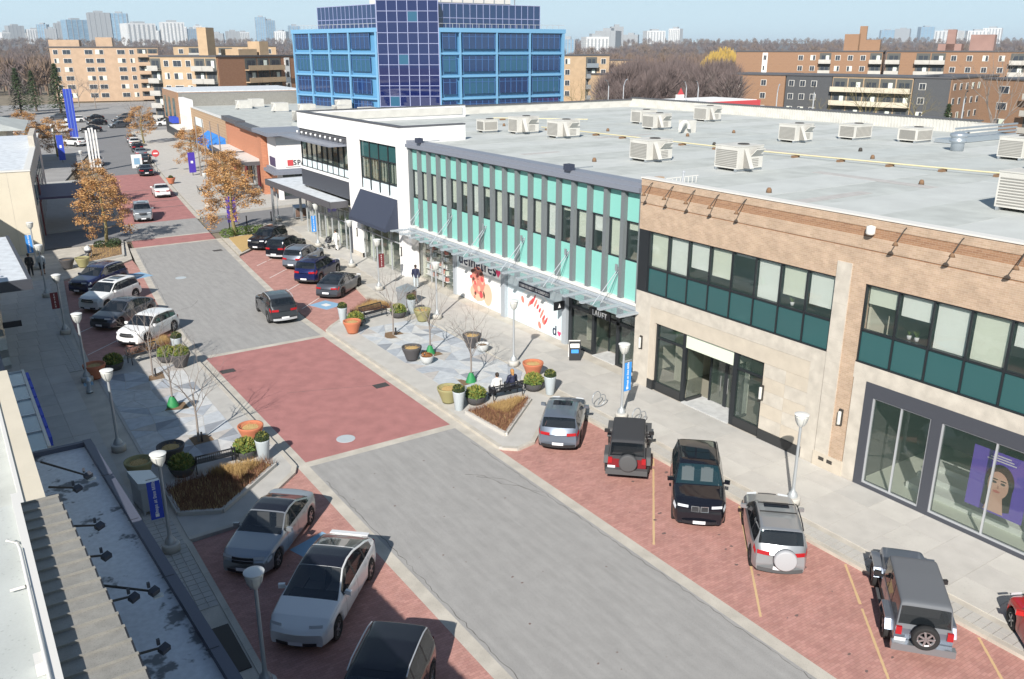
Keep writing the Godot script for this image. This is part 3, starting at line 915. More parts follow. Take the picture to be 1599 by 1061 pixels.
func build_teal_block():
	var F := 29.0
	var t := thing("glass_building", "two storey building with mint green glass panels between grey fins", "building", Vector3(F, 0, -44.5))
	var z0 := -56.8
	var z1 := -31.75
	var n := 18
	var w := (z1 - z0) / n
	bx(t, "fascia", M.fascia, F - 0.42, F + 0.5, 9.82, 10.06, z0 - 0.2, z1)
	bx(t, "fascia", M.fascia, F - 0.30, F + 0.5, 10.06, 10.30, z0 - 0.2, z1)
	bx(t, "soffit", M.fin_grey, F - 0.30, F + 0.5, 9.74, 9.82, z0 - 0.1, z1)
	bx(t, "sill_band", M.coping, F - 0.24, F + 0.4, 3.98, 4.14, z0, z1)
	var drops := [0.9, 1.0, 0.95, 1.0, 0.8, 0.45, 0.9, 0.3, 1.0, 0.45, 0.75, 1.0, 0.95, 0.1, 0.75, 0.45, 1.0, 0.2]
	for i in n + 1:
		var z := z0 + i * w
		bx(t, "facade_fin", M.fin_grey, F - 0.24, F + 0.1, 4.14, 9.74, z - 0.135, z + 0.135)
	for i in n:
		var a := z0 + i * w + 0.135
		var c := z0 + (i + 1) * w - 0.135
		bx(t, "glass_panel", M.teal, F + 0.0, F + 0.06, 8.24, 9.74, a, c)
		bx(t, "glass_panel", M.teal, F + 0.0, F + 0.06, 4.14, 6.20, a, c)
		bx(t, "window_bar", M.frame_dark, F - 0.03, F + 0.1, 8.17, 8.24, a, c)
		bx(t, "window_bar", M.frame_dark, F - 0.03, F + 0.1, 6.20, 6.26, a, c)
		bx(t, "window_bar", M.frame_dark, F + 0.0, F + 0.1, 6.26, 8.17, a, a + 0.08)
		bx(t, "pane", M.pane_clear, F + 0.03, F + 0.045, 6.26, 8.17, a + 0.08, c)
		bx(t, "roller_blind", M.blind if i % 3 else M.blind_pale, F + 0.075, F + 0.09, 8.17 - 1.9 * float(drops[i]), 8.16, a + 0.14, c - 0.04)
	room(t, F + 0.2, F + 5.0, 6.0, 9.0, z0 + 0.1, z1 - 0.1, M.room_wall, M.room_floor)
	bx(t, "end_pier", M.white_wall, F - 0.2, F + 0.4, 0.1, 9.7, z0 - 0.75, z0 - 0.12)
	# steel louvre canopy over the pavement
	var c := thing("louvre_canopy", "long canopy of grey steel beams and glass hung over the pavement by rods", "canopy", Vector3(28.0, 3.6, -44))
	var y := 3.86
	bx(c, "edge_beam", M.canopy_steel, 28.6, 28.76, y - 0.12, y + 0.1, -57.0, -31.3)
	bx(c, "edge_beam", M.canopy_steel, 27.55, 27.63, y - 0.14, y - 0.05, -57.0, -31.3)
	for i in 18:
		var z := -57.0 + i * 1.505
		bx(c, "cross_beam", M.canopy_steel, 27.12, 28.6, y - 0.05, y + 0.05, z, z + 0.26)
		if i < 17:
			bx(c, "glass_panel", M.canopy_pane, 27.3, 28.6, y - 0.012, y + 0.0, z + 0.27, z + 1.495)
	for i in 6:
		var z := -55.4 + i * 4.4
		var b := MB.new()
		b.tube([Vector3(27.2, y + 0.06, z), Vector3(28.98, 5.75, z)], [0.025, 0.025], 6)
		b.tube([Vector3(27.75, y + 0.08, z), Vector3(28.98, 5.65, z)], [0.016, 0.016], 5)
		fin(b, "tie_rod", M.canopy_steel, c, -ofs(c))
		bx(c, "rod_plate", M.steel, 28.70, 28.76, 5.55, 5.9, z - 0.08, z + 0.08)
	# ground floor: shop, two hoardings, dark framed entrance
	var G := 29.3
	bx(t, "shop_head", M.white_wall, G, G + 0.3, 3.3, 3.98, z0, z1)
	bx(t, "column", M.canopy_steel, G - 0.2, G + 0.15, 0.1, 3.98, -51.3, -50.95)
	bx(t, "column", M.canopy_steel, G - 0.3, G + 0.05, 0.1, 3.98, -44.95, -44.5)
	bx(t, "column", M.canopy_steel, G - 0.3, G + 0.05, 0.1, 3.98, -38.4, -38.0)
	for q in [[-56.6, -54.9], [-54.8, -53.2], [-52.6, -51.35]]:
		bx(t, "shop_pane", M.pane_clear, G + 0.02, G + 0.035, 0.15, 3.3, q[0], q[1])
		bx(t, "shop_bar", M.alu, G - 0.02, G + 0.06, 0.1, 3.3, q[1], q[1] + 0.07)
		for k in 5:
			for j in 3:
				var za: float = q[0] + 0.15 + j * 0.45
				bx(t, "shelf_goods", [M.print_white, M.print_pale, M.print_rose, M.blind][(k + j) % 4], G + 0.5, G + 0.7, 0.4 + k * 0.5, 0.65 + k * 0.5, za, za + 0.3)
			bx(t, "shelf", M.white, G + 0.4, G + 0.75, 0.35 + k * 0.5, 0.38 + k * 0.5, q[0] + 0.05, q[1] - 0.05)
	bx(t, "shop_door", M.pane, G + 0.5, G + 0.53, 0.12, 2.7, -53.1, -52.65)
	room(t, G + 0.3, G + 4.0, 0.12, 3.4, -56.6, -51.1, M.room_wall, M.room_floor)
	var names := ["white hoarding printed with a rose ice cream and large dark lettering", "pale blue hoarding printed with a round plate and dark banner"]
	for k in 2:
		var a: float = [-50.93, -44.48][k]
		var e: float = [-44.97, -38.42][k]
		var h := thing("hoarding", names[k], "hoarding", Vector3(G, 0.1, (a + e) * 0.5))
		bx(h, "board", M.print_white if k == 0 else M.print_pale, G - 0.08, G, 0.11, 3.96, a, e)
		var x := G - 0.085
		if k == 0:
			wallshape(h, "print", M.print_pale, x, [V2(a + 0.05, 2.0), V2(a + 0.05, 3.9), V2(a + 2.2, 3.9)])
			wallshape(h, "print", M.print_peach, x - 0.002, ell(-46.9, 1.0, 0.55, 0.75))
			wallshape(h, "print", M.print_peach, x - 0.002, ell(-48.2, 0.85, 0.95, 0.55))
			wallshape(h, "print", M.print_rose, x - 0.004, ell(-48.1, 1.75, 0.85, 0.95))
			for j in 26:
				var an := rng.randf() * TAU
				var rr := sqrt(rng.randf())
				wallshape(h, "print", [M.print_dark, M.print_rose, M.print_peach, M.print_red][j % 4], x - 0.006 - j * 0.0002, ell(-48.2 + cos(an) * rr * 0.95, 1.45 + sin(an) * rr * 1.1, rng.randf_range(0.08, 0.24), rng.randf_range(0.08, 0.24), 10, rng.randf()), 0.003)
			words(h, "lettering", "demetres", M.print_navy, Vector3(x - 0.008, 2.86, -48.2), 1.05, Vector3(0, -90, 0), 0.006)
			wallshape(h, "heart", M.print_pink, x - 0.004, [V2(-45.6, 2.45), V2(-45.32, 2.8), V2(-45.35, 2.95), V2(-45.47, 3.0), V2(-45.6, 2.9), V2(-45.73, 3.0), V2(-45.85, 2.95), V2(-45.88, 2.8)])
		else:
			wallshape(h, "print", M.print_white, x, ell(-41.4, 1.35, 1.75, 1.25, 32))
			wallshape(h, "print", M.print_pale, x - 0.002, ell(-41.4, 1.35, 1.55, 1.08, 32))
			wallshape(h, "print", M.print_white, x - 0.004, ell(-41.4, 1.35, 1.45, 1.0, 32))
			for j in 9:
				var zc := -42.0 + j * 0.22
				var yc := 1.95 - absf(j - 2.0) * 0.17
				wallshape(h, "print", M.print_red if j % 3 else M.print_rose, x - 0.006 - j * 0.0003, ell(zc, yc, 0.09, rng.randf_range(0.18, 0.42), 10, -0.55), 0.003)
			for q in [[-42.75, 1.7], [-40.5, 0.85], [-40.9, 0.5]]:
				wallshape(h, "print", M.print_rose, x - 0.006, ell(q[0], q[1], 0.16, 0.24, 12, 0.4))
			bx(h, "banner_print", M.print_navy, x - 0.006, x, 2.42, 2.78, -43.2, -39.9)
			words(h, "lettering", "FIND US NEXT TO CINEPLEX", M.print_white, Vector3(x - 0.010, 2.59, -41.55), 0.235, Vector3(0, -90, 0), 0.006)
			words(h, "lettering", "d", M.print_navy, Vector3(x - 0.004, 0.55, -39.35), 0.8, Vector3(0, -90, 0), 0.006)
			wallshape(h, "heart", M.print_pink, x - 0.004, [V2(-38.9, 0.28), V2(-38.72, 0.5), V2(-38.74, 0.6), V2(-38.82, 0.63), V2(-38.9, 0.57), V2(-38.98, 0.63), V2(-39.06, 0.6), V2(-39.08, 0.5)])
	# dark entrance
	var x := G - 0.1
	for q in [[-38.0, -37.7], [-35.85, -35.65], [-33.75, -33.5], [-32.0, -31.8]]:
		bx(t, "shop_frame", M.frame_dark, x, x + 0.2, 0.1, 3.3, q[0], q[1])
	bx(t, "shop_frame", M.frame_dark, x, x + 0.2, 2.42, 2.6, -37.7, -32.0)
	bx(t, "shop_frame", M.frame_dark, x, x + 0.2, 3.2, 3.35, -38.0, -31.8)
	for q in [[-37.7, -35.85], [-33.5, -32.0]]:
		bx(t, "shop_frame", M.frame_dark, x, x + 0.2, 0.1, 0.25, q[0], q[1])
		bx(t, "shop_pane", M.pane_shop, x + 0.08, x + 0.095, 0.25, 2.42, q[0], q[1])
	bx(t, "shop_pane", M.pane_shop, x + 0.08, x + 0.095, 2.6, 3.2, -37.7, -32.0)
	bx(t, "entrance_step", M.flag1, x - 0.1, x + 1.1, 0.1, 0.14, -35.65, -33.75)
	for k in 2:
		var za := -35.65 + k * 0.95
		var d := bx(t, "door", M.pane_shop, x + 1.1, x + 1.13, 0.2, 2.4, za + 0.08, za + 0.87)
		bx(d, "stile", M.frame_dark, x + 1.08, x + 1.16, 0.14, 2.42, za, za + 0.08)
		bx(d, "stile", M.frame_dark, x + 1.08, x + 1.16, 0.14, 2.42, za + 0.87, za + 0.95)
	for z in [-35.65, -33.81]:
		bx(t, "side_pane", M.pane_shop, x + 0.2, x + 1.08, 0.2, 2.42, z, z + 0.015)
	room(t, x + 1.3, x + 5.0, 0.14, 3.3, -37.8, -31.9, M.room_wall, M.room_floor)
	var sg := thing("shop_sign", "black sign with white capitals over the dark entrance", "sign", Vector3(28.8, 2.85, -34.7))
	bx(sg, "board", M.black, 28.78, 28.86, 2.62, 3.02, -35.6, -33.8)
	words(sg, "lettering", "LAUFT", M.white, Vector3(28.77, 2.82, -34.7), 0.42, Vector3(0, -90, 0))
	var bl := thing("blade_sign", "small black blade sign with a white mark beside the dark entrance", "sign", Vector3(28.9, 2.5, -38.0))
	bx(bl, "board", M.black, 28.25, 29.0, 2.25, 2.75, -38.2, -38.13)
	var mk := MB.new()
	mk.tri(Vector3(28.52, 2.38, -38.125), Vector3(28.72, 2.38, -38.125), Vector3(28.62, 2.65, -38.125))
	fin(mk, "mark", M.white, bl, -ofs(bl))

func build_white_block():
	var F := 28.4
	var t := thing("white_building", "white rendered corner building with dark cornice and navy shop awning", "building", Vector3(F, 0, -67))
	var zl := -78.2
	var zr := -57.55
	var top := 11.15
	# rendered wall round the openings
	bx(t, "wall", M.white_wall, F, F + 0.5, 9.75, top, zl, zr)
	bx(t, "wall", M.white_wall, F, F + 0.5, 3.3, 9.75, -67.1, -64.75)
	bx(t, "wall", M.white_wall, F, F + 0.5, 0.1, 3.3, -67.0, -65.1)
	bx(t, "wall", M.white_wall, F, F + 0.5, 0.1, 9.75, -58.15, zr)
	bx(t, "wall", M.white_wall, F, F + 0.5, 3.4, 5.95, -64.75, -58.15)
	bx(t, "side_wall", M.white_wall, F + 0.5, 34.0, 0.1, top, zr - 0.4, zr)
	bx(t, "side_wall", M.white_wall, F + 0.5, 46.0, 0.1, top, zl, zl + 0.4)
	bx(t, "coping", M.coping_dark, F - 0.05, F + 0.55, top, top + 0.08, zl - 0.05, zr + 0.05)
	bx(t, "coping", M.coping_dark, F + 0.55, 34.0, top, top + 0.08, zr - 0.45, zr + 0.05)
	bx(t, "coping", M.coping_dark, F + 0.55, 46.0, top, top + 0.08, zl - 0.05, zl + 0.45)
	bx(t, "parapet_back", M.unit, F + 0.5, 45.6, 10.3, 11.0, zl + 0.41, zl + 0.5)
	# upper windows, left group with the brow canopy
	bx(t, "window_head_band", M.coping_dark, F + 0.15, F + 0.5, 8.95, 9.75, zl, -67.1)
	window_row(t, F + 0.1, -78.1, -67.2, 9, 6.3, 7.05, 8.95, [0.95, 0.9, 1.0, 0.5, 0.9, 0.95, 0.4, 1.0, 0.8], M.print_pale, M.pane)
	bx(t, "brow_canopy", M.fascia, F - 1.5, F + 0.15, 8.98, 9.12, -79.6, -67.3)
	for i in 10:
		var b := MB.new()
		b.tube([Vector3(F + 0.16, 9.5, -77.6 + i * 1.1), Vector3(F - 0.25, 9.45, -77.6 + i * 1.1)], [0.025, 0.025], 5)
		var o := fin(b, "spot_arm", M.iron, t, -ofs(t))
		var c := MB.new()
		c.lathe([V2(0, -0.1), V2(0.08, -0.09), V2(0.09, 0.08), V2(0, 0.1)], 8, Vector3(F - 0.28, 9.45, -77.6 + i * 1.1))
		fin(c, "spot_head", M.white, o)
	bx(t, "white_band", M.white_wall, F, F + 0.5, 6.08, 6.3, zl, -67.1)
	bx(t, "dark_band", M.slate, F + 0.06, F + 0.5, 4.6, 6.08, zl, -67.1)
	room(t, F + 0.5, F + 4, 6.0, 9.2, zl + 0.5, -67.2, M.room_wall, M.room_floor)
	# right group of two by four panes
	for i in 5:
		var z := -64.75 + i * 1.65
		bx(t, "mullion", M.frame_dark, F + 0.12, F + 0.3, 5.95, 9.75, z - 0.05, z + 0.05)
	for i in 4:
		var a := -64.7 + i * 1.65
		bx(t, "transom", M.frame_dark, F + 0.14, F + 0.28, 8.42, 8.5, a, a + 1.55)
		bx(t, "transom", M.frame_dark, F + 0.14, F + 0.28, 6.78, 6.85, a, a + 1.55)
		bx(t, "spandrel_panel", M.spandrel, F + 0.2, F + 0.23, 8.5, 9.75, a, a + 1.55)
		bx(t, "spandrel_panel", M.print_pale, F + 0.2, F + 0.23, 5.95, 6.78, a, a + 1.55)
		bx(t, "pane", M.pane, F + 0.2, F + 0.215, 6.85, 8.42, a, a + 1.55)
		for k in 3:
			bx(t, "curtain", M.blind, F + 0.32, F + 0.34, 6.9, 8.4, a + 0.1 + k * 0.5, a + 0.35 + k * 0.5)
	room(t, F + 0.5, F + 4, 6.0, 9.4, -64.7, -58.2, M.room_wall, M.room_floor)
	# navy awning
	var aw := MB.new()
	var p := [Vector3(F, 5.85, -64.9), Vector3(F, 5.85, -58.2), Vector3(F - 1.15, 3.75, -58.2), Vector3(F - 1.15, 3.75, -64.9)]
	var q := [Vector3(F, 3.62, -64.9), Vector3(F, 3.62, -58.2), Vector3(F - 1.15, 3.5, -58.2), Vector3(F - 1.15, 3.5, -64.9)]
	aw.quad(p[0], p[1], p[2], p[3])
	aw.quad(p[3], p[2], q[2], q[3])
	aw.quad(p[1], q[1], q[2], p[2])
	aw.quad(p[0], p[3], q[3], q[0])
	fin(aw, "awning", M.awning_navy, t, -ofs(t))
	# ground floor glazing
	for g in [[-64.95, -58.2, 4, 3.3], [-77.9, -67.2, 7, 3.5]]:
		var w: float = (g[1] - g[0]) / g[2]
		for i in int(g[2]):
			var a: float = g[0] + i * w
			bx(t, "shop_bar", M.alu, F + 0.1, F + 0.22, 0.12, g[3], a - 0.03, a + 0.03)
			bx(t, "shop_pane", M.pane_clear, F + 0.15, F + 0.165, 0.2, g[3], a + 0.03, a + w - 0.03)
			bx(t, "shop_bar", M.alu, F + 0.1, F + 0.22, 2.45, 2.52, a + 0.03, a + w - 0.03)
			if i % 2 == 0:
				bx(t, "shop_curtain", M.blind, F + 0.6, F + 0.63, 0.2, 3.0, a + 0.2, a + w * 0.6)
		room(t, F + 0.7, F + 5, 0.14, 3.5, g[0], g[1], M.room_wall, M.room_floor)
	bx(t, "dark_pier", M.slate, F - 0.05, F + 0.5, 0.1, 4.0, -67.4, -67.0)
	bx(t, "plinth", M.stone, F - 0.04, F + 0.5, 0.1, 0.5, -67.0, -65.1)
	wall_sconce(t, F, 2.1, -66.0)
	wall_sconce(t, F, 2.0, -57.85)
	# broad flat canopy
	var c := thing("flat_canopy", "broad flat canopy with dark edge wrapped round the white corner", "canopy", Vector3(F, 4.0, -76))
	bx(c, "deck", M.roof_white, F - 1.55, F + 0.06, 4.32, 4.44, -84.0, -67.6)
	bx(c, "fascia", M.coping_dark, F - 1.62, F - 1.55, 3.95, 4.5, -84.0, -67.55)
	bx(c, "fascia", M.coping_dark, F - 1.62, F + 0.0, 3.95, 4.5, -67.6, -67.53)
	bx(c, "deck", M.roof_white, F + 0.06, F + 5.0, 4.32, 4.44, -84.0, zl)
	bx(c, "fascia", M.coping_dark, F - 1.62, F + 5.0, 3.95, 4.5, -84.07, -84.0)
	for x in [F - 1.2, F + 1.6, F + 4.6]:
		bx(c, "post", M.steel, x - 0.1, x + 0.1, 0.1, 4.32, -83.6, -83.4)

# ---------------------------------------------------------------- the big roof and its units
func rooftop_unit(at: Vector3, sx: float, sz: float, h: float, label: String, style: int):
	var t := thing("rooftop_unit", label, "rooftop unit", at, "air handling units on the big roof")
	for z in [-sz * 0.5 + 0.15, sz * 0.5 - 0.15]:
		bx(t, "curb_rail", M.steel, at.x - sx * 0.52, at.x + sx * 0.52, at.y, at.y + 0.14, at.z + z - 0.06, at.z + z + 0.06)
	var y := at.y + 0.14
	bx(t, "casing", M.unit, at.x - sx * 0.5, at.x + sx * 0.5, y, y + h, at.z - sz * 0.5, at.z + sz * 0.5)
	bx(t, "lid", M.unit, at.x - sx * 0.51, at.x + sx * 0.51, y + h, y + h + 0.05, at.z - sz * 0.51, at.z + sz * 0.51)
	var zf := at.z + sz * 0.5
	var xw := at.x - sx * 0.5
	if style == 0:
		# coil grille on the west end; sloped intake and filter hoods on the long face
		for k in 10:
			bx(t, "coil_slat", M.grille_metal, xw - 0.02, xw - 0.004, y + 0.10 + k * (h - 0.25) / 10.0, y + 0.15 + k * (h - 0.25) / 10.0, at.z - sz * 0.45, at.z + sz * 0.45)
		var b := MB.new()
		b.quad(Vector3(0, h * 0.92, 0), Vector3(0.04, h * 0.92, 0), Vector3(0.04, 0.06, 0.5), Vector3(0, 0.06, 0.5))
		b.quad(Vector3(sx * 0.16, h * 0.92, 0), Vector3(0.04, h * 0.92, 0), Vector3(0.04, 0.06, 0.5), Vector3(sx * 0.16, 0.06, 0.5))
		b.tri(Vector3(sx * 0.16, h * 0.92, 0), Vector3(sx * 0.16, 0.06, 0.5), Vector3(sx * 0.16, 0.06, 0))
		fin(b, "intake_hood", M.unit, t, Vector3(xw + sx * 0.22, y, zf) - at)
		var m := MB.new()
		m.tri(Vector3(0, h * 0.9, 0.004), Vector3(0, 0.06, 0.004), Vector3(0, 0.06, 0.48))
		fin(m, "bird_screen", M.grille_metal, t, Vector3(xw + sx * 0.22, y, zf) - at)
		var e := MB.new()
		var w := sx * 0.34
		e.quad(Vector3(0, h * 0.55, 0.02), Vector3(w, h * 0.55, 0.02), Vector3(w, h * 0.86, 0.4), Vector3(0, h * 0.86, 0.4))
		e.quad(Vector3(0, h * 0.62, 0.02), Vector3(0, h * 0.93, 0.4), Vector3(w, h * 0.93, 0.4), Vector3(w, h * 0.62, 0.02))
		e.quad(Vector3(0, h * 0.86, 0.4), Vector3(w, h * 0.86, 0.4), Vector3(w, h * 0.93, 0.4), Vector3(0, h * 0.93, 0.4))
		for k in [0.0, w]:
			e.quad(Vector3(k, h * 0.55, 0.02), Vector3(k, h * 0.86, 0.4), Vector3(k, h * 0.93, 0.4), Vector3(k, h * 0.62, 0.02))
		fin(e, "exhaust_hood", M.unit, t, Vector3(xw + sx * 0.50, y, zf) - at)
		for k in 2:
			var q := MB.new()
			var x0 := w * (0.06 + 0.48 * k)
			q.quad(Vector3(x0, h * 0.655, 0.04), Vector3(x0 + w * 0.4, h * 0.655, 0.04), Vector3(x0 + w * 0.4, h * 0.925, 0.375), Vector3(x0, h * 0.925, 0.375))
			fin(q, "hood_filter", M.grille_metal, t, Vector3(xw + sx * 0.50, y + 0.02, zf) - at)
		for k in 5:
			bx(t, "grille_slat", M.grille_metal, xw + sx * 0.55, xw + sx * 0.82, y + 0.10 + k * h * 0.08, y + 0.13 + k * h * 0.08, zf, zf + 0.02)
	else:
		for k in 12:
			bx(t, "grille_slat", M.grille_metal, at.x - sx * 0.45 + k * sx * 0.075, at.x - sx * 0.41 + k * sx * 0.075, y + 0.1, y + h - 0.15, zf, zf + 0.02)
		for k in 8:
			bx(t, "grille_slat", M.grille_metal, xw - 0.02, xw, y + 0.1 + k * (h - 0.2) / 8.0, y + 0.16 + k * (h - 0.2) / 8.0, at.z - sz * 0.4, at.z + sz * 0.4)
	var f := MB.new()
	f.lathe([V2(0.0, 0.02), V2(0.3, 0.03), V2(0.34, 0.0), V2(0.34, -0.02)], 14)
	fin(f, "fan_cover", M.iron, t, Vector3(0.2, 0.14 + h + 0.07, 0.1))

func build_roof():
	var t := thing("roof_deck", "broad pale membrane roof over the brick and glass buildings", "roof", Vector3(50, 0, -40))
	bx(t, "deck", M.roof2, 28.86, 71.0, 9.7, 10.0, -81.0, -1.0)
	for k in 27:
		var za := -81.0 + k * 3.0
		for j in 3:
			var xa := 29.5 + j * 13.8 + (2.0 if k % 2 else 0.0) * float(j > 0)
			var xb := 29.5 + (j + 1) * 13.8 + ((2.0 if k % 2 else 0.0) if j < 2 else 0.0)
			bx(t, "membrane_sheet", [M.roof, M.roof2, M.roof3, M.roof][(k * 2 + j * 3) % 4], xa, minf(xb, 70.98), 10.0, 10.014 + 0.004 * ((k + j) % 3), za, minf(za + 3.04, -1.02))
	for q in [[34.5, -25.0, 5.0, 0.7], [41.0, -27.5, 0.8, 7.0], [47.5, -36.0, 0.7, 9.0], [52.0, -20.0, 9.0, 0.7], [33.5, -47.0, 3.0, 0.6], [46.0, -53.0, 6.0, 0.7]]:
		bx(t, "repair_strip", M.roof_patch, q[0] - q[2] * 0.5, q[0] + q[2] * 0.5, 10.02, 10.029, q[1] - q[3] * 0.5, q[1] + q[3] * 0.5)
	bx(t, "upstand", M.roof, 28.86, 29.5, 10.02, 10.28, -31.6, -1.0)
	# ribbed metal parapet at the back
	bx(t, "parapet", M.unit, 71.0, 71.3, 8.0, 11.0, -81.0, -38.6)
	for k in 140:
		bx(t, "parapet_rib", M.unit, 70.96, 71.0, 10.0, 10.96, -80.6 + k * 0.3, -80.48 + k * 0.3)
	bx(t, "coping", M.coping_dark, 70.9, 71.4, 11.0, 11.1, -81.1, -38.5)
	bx(t, "parapet", M.unit, 46.0, 71.0, 8.0, 10.8, -81.3, -81.0)
	bx(t, "coping", M.coping_dark, 46.0, 71.0, 10.8, 10.9, -81.4, -80.9)
	bx(t, "parapet", M.unit, 69.8, 71.3, 8.0, 10.9, -38.6, -37.2)
	bx(t, "parapet", M.unit, 61.0, 61.3, 8.0, 10.6, -31.0, -1.0)
	bx(t, "back_wall", M.unit, 71.0, 71.3, 0, 9.7, -81.0, -1.0)
	bx(t, "end_wall", M.wall_brick, 28.8, 71.0, 0, 9.7, -1.3, -1.0)
	var lb := ["beige rooftop unit with a dark triangular intake near the parapet", "rooftop unit standing between the white parapet and the gas pipe"]
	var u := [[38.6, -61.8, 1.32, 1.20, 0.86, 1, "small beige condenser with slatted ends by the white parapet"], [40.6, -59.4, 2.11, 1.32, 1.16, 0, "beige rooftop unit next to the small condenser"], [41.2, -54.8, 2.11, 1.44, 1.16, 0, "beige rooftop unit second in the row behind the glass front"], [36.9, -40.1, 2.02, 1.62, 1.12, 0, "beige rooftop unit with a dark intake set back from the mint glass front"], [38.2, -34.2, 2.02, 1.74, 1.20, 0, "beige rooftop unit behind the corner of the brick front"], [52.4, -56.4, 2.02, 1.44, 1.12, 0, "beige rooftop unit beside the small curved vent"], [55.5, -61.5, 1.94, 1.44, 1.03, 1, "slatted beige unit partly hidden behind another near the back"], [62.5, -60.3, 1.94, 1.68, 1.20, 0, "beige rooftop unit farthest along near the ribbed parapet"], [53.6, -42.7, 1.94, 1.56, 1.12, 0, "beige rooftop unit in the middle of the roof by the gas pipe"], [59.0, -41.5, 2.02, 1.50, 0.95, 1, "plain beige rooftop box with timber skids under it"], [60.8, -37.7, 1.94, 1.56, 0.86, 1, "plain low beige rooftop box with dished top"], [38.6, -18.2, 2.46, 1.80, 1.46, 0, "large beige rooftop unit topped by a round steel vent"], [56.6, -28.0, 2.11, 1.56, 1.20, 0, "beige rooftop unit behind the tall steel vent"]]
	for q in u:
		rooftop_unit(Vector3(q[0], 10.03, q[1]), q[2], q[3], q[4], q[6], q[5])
	# gas pipe on blocks
	for run in [[[43.9, -61.5], [44.6, -49.5], [44.9, -40.0], [46.8, -28.0], [49.6, -14.0]], [[46.0, -72.5], [52.5, -66.0]], [[38.4, -36.2], [44.6, -38.0]]]:
		var first: Array = run[0]
		var g := thing("gas_pipe", ["yellow gas pipe running the length of the roof on wooden blocks", "short yellow gas pipe near the back of the roof", "yellow branch pipe leading to the corner rooftop unit"][0 if run.size() > 2 else (1 if first[1] < -60 else 2)], "pipe", Vector3(first[0], 10.02, first[1]))
		var pts := []
		var rad := []
		for p in run:
			pts.append(Vector3(p[0], 10.22, p[1]) - g.position)
			rad.append(0.045)
		var b := MB.new()
		b.tube(pts, rad, 8)
		fin(b, "pipe", M.pipe_yellow, g)
		for i in run.size() - 1:
			var d := V2(run[i][0], run[i][1]).distance_to(V2(run[i + 1][0], run[i + 1][1]))
			var k := int(d / 3.2) + 1
			for j in k:
				var c := V2(run[i][0], run[i][1]).lerp(V2(run[i + 1][0], run[i + 1][1]), (j + 0.3) / k)
				bx(g, "support_block", M.rust, c.x - 0.28, c.x + 0.28, 10.02, 10.155, c.y - 0.11, c.y + 0.11)
	# vents
	for q in [[57.7, -32.6, 0.55, 1.2, "tall round steel roof vent with ringed cap"], [38.7, -18.0, 0.55, 0.9, "round steel vent on top of the large rooftop unit"]]:
		var yb: float = 10.02 if q[1] < -20 else 11.69
		var b := MB.new()
		var r: float = q[2]
		var h: float = q[3]
		b.lathe([V2(0.0, 0), V2(r * 0.75, 0), V2(r * 0.75, h * 0.45), V2(r, h * 0.5), V2(r, h * 0.6), V2(r * 0.85, h * 0.65), V2(r * 0.85, h * 0.75), V2(r, h * 0.8), V2(r, h * 0.95), V2(r * 0.7, h), V2(0, h)], 18)
		meta(fin(b, "roof_vent", M.duct, self, Vector3(q[0], yb, q[1])), q[4], "roof vent")
	var cv := thing("curved_vent", "white curved duct hood beside a small box on the roof", "roof vent", Vector3(51.4, 10.02, -52.4))
	var cb := MB.new()
	var rows := []
	for i in 10:
		var a := PI * i / 9.0
		var row := PackedVector3Array()
		for k in 10:
			var an := TAU * k / 10
			var rr := 0.55 + cos(an) * 0.17
			row.append(Vector3(cos(a) * rr * 0.9, 0.35 + sin(a) * rr, sin(an) * 0.17 + 0.4))
		rows.append(row)
	cb.grid(rows, true)
	fin(cb, "duct", M.coping, cv)
	bx(cv, "box", M.unit, 51.9, 52.9, 10.02, 11.0, -53.2, -52.2)
	for q in [[33.6, -41.5], [33.0, -27.5], [47.5, -57], [49.8, -50], [55, -50], [60, -48], [49, -33], [52, -36], [46.5, -44], [43, -66], [57, -24], [41.5, -25], [36, -62]]:
		var b := MB.new()
		b.lathe([V2(0.0, 0), V2(0.14, 0), V2(0.12, 0.16), V2(0.07, 0.24), V2(0.0, 0.25)], 8)
		var o := fin(b, "roof_drain", M.rust if int(q[0]) % 2 else M.iron, self, Vector3(q[0], 10.02, q[1]))
		meta(o, "small dark drain dome on the pale roof", "roof drain", "drain domes on the roof")
	for q in [[45.0, -22.4], [30.6, -30.9]]:
		var b := MB.new()
		b.tube([Vector3(0, 0, 0), Vector3(0.05, 0.75, 0.03)], [0.06, 0.055], 8)
		b.tube([Vector3(0.05, 0.75, 0.03), Vector3(0.06, 0.85, 0.03)], [0.09, 0.03], 8)
		meta(fin(b, "vent_pipe", M.alu, self, Vector3(q[0], 10.02, q[1])), "short steel vent pipe standing on the pale roof", "vent pipe", "vent pipes")
	var rk := thing("cable_rack", "low wire cable rack by the roof corner", "cable rack", Vector3(31.5, 10.02, -31.8))
	for k in 8:
		bx(rk, "bar", M.coping, 30.6 + k * 0.28, 30.63 + k * 0.28, 10.02, 10.35, -31.9, -31.87)
	bx(rk, "rail", M.coping, 30.5, 32.7, 10.35, 10.39, -31.91, -31.86)
	var pf := thing("roof_platform", "blue grey steel roof frame at the back corner", "frame", Vector3(66, 10, -33))
	for k in 4:
		bx(pf, "rail", M.duct, 61.6, 70.0, 10.3 + k * 0.25, 10.42 + k * 0.25, -35.2, -35.05)
	bx(pf, "deck", M.duct, 61.6, 70.0, 10.05, 10.3, -36.6, -35.05)
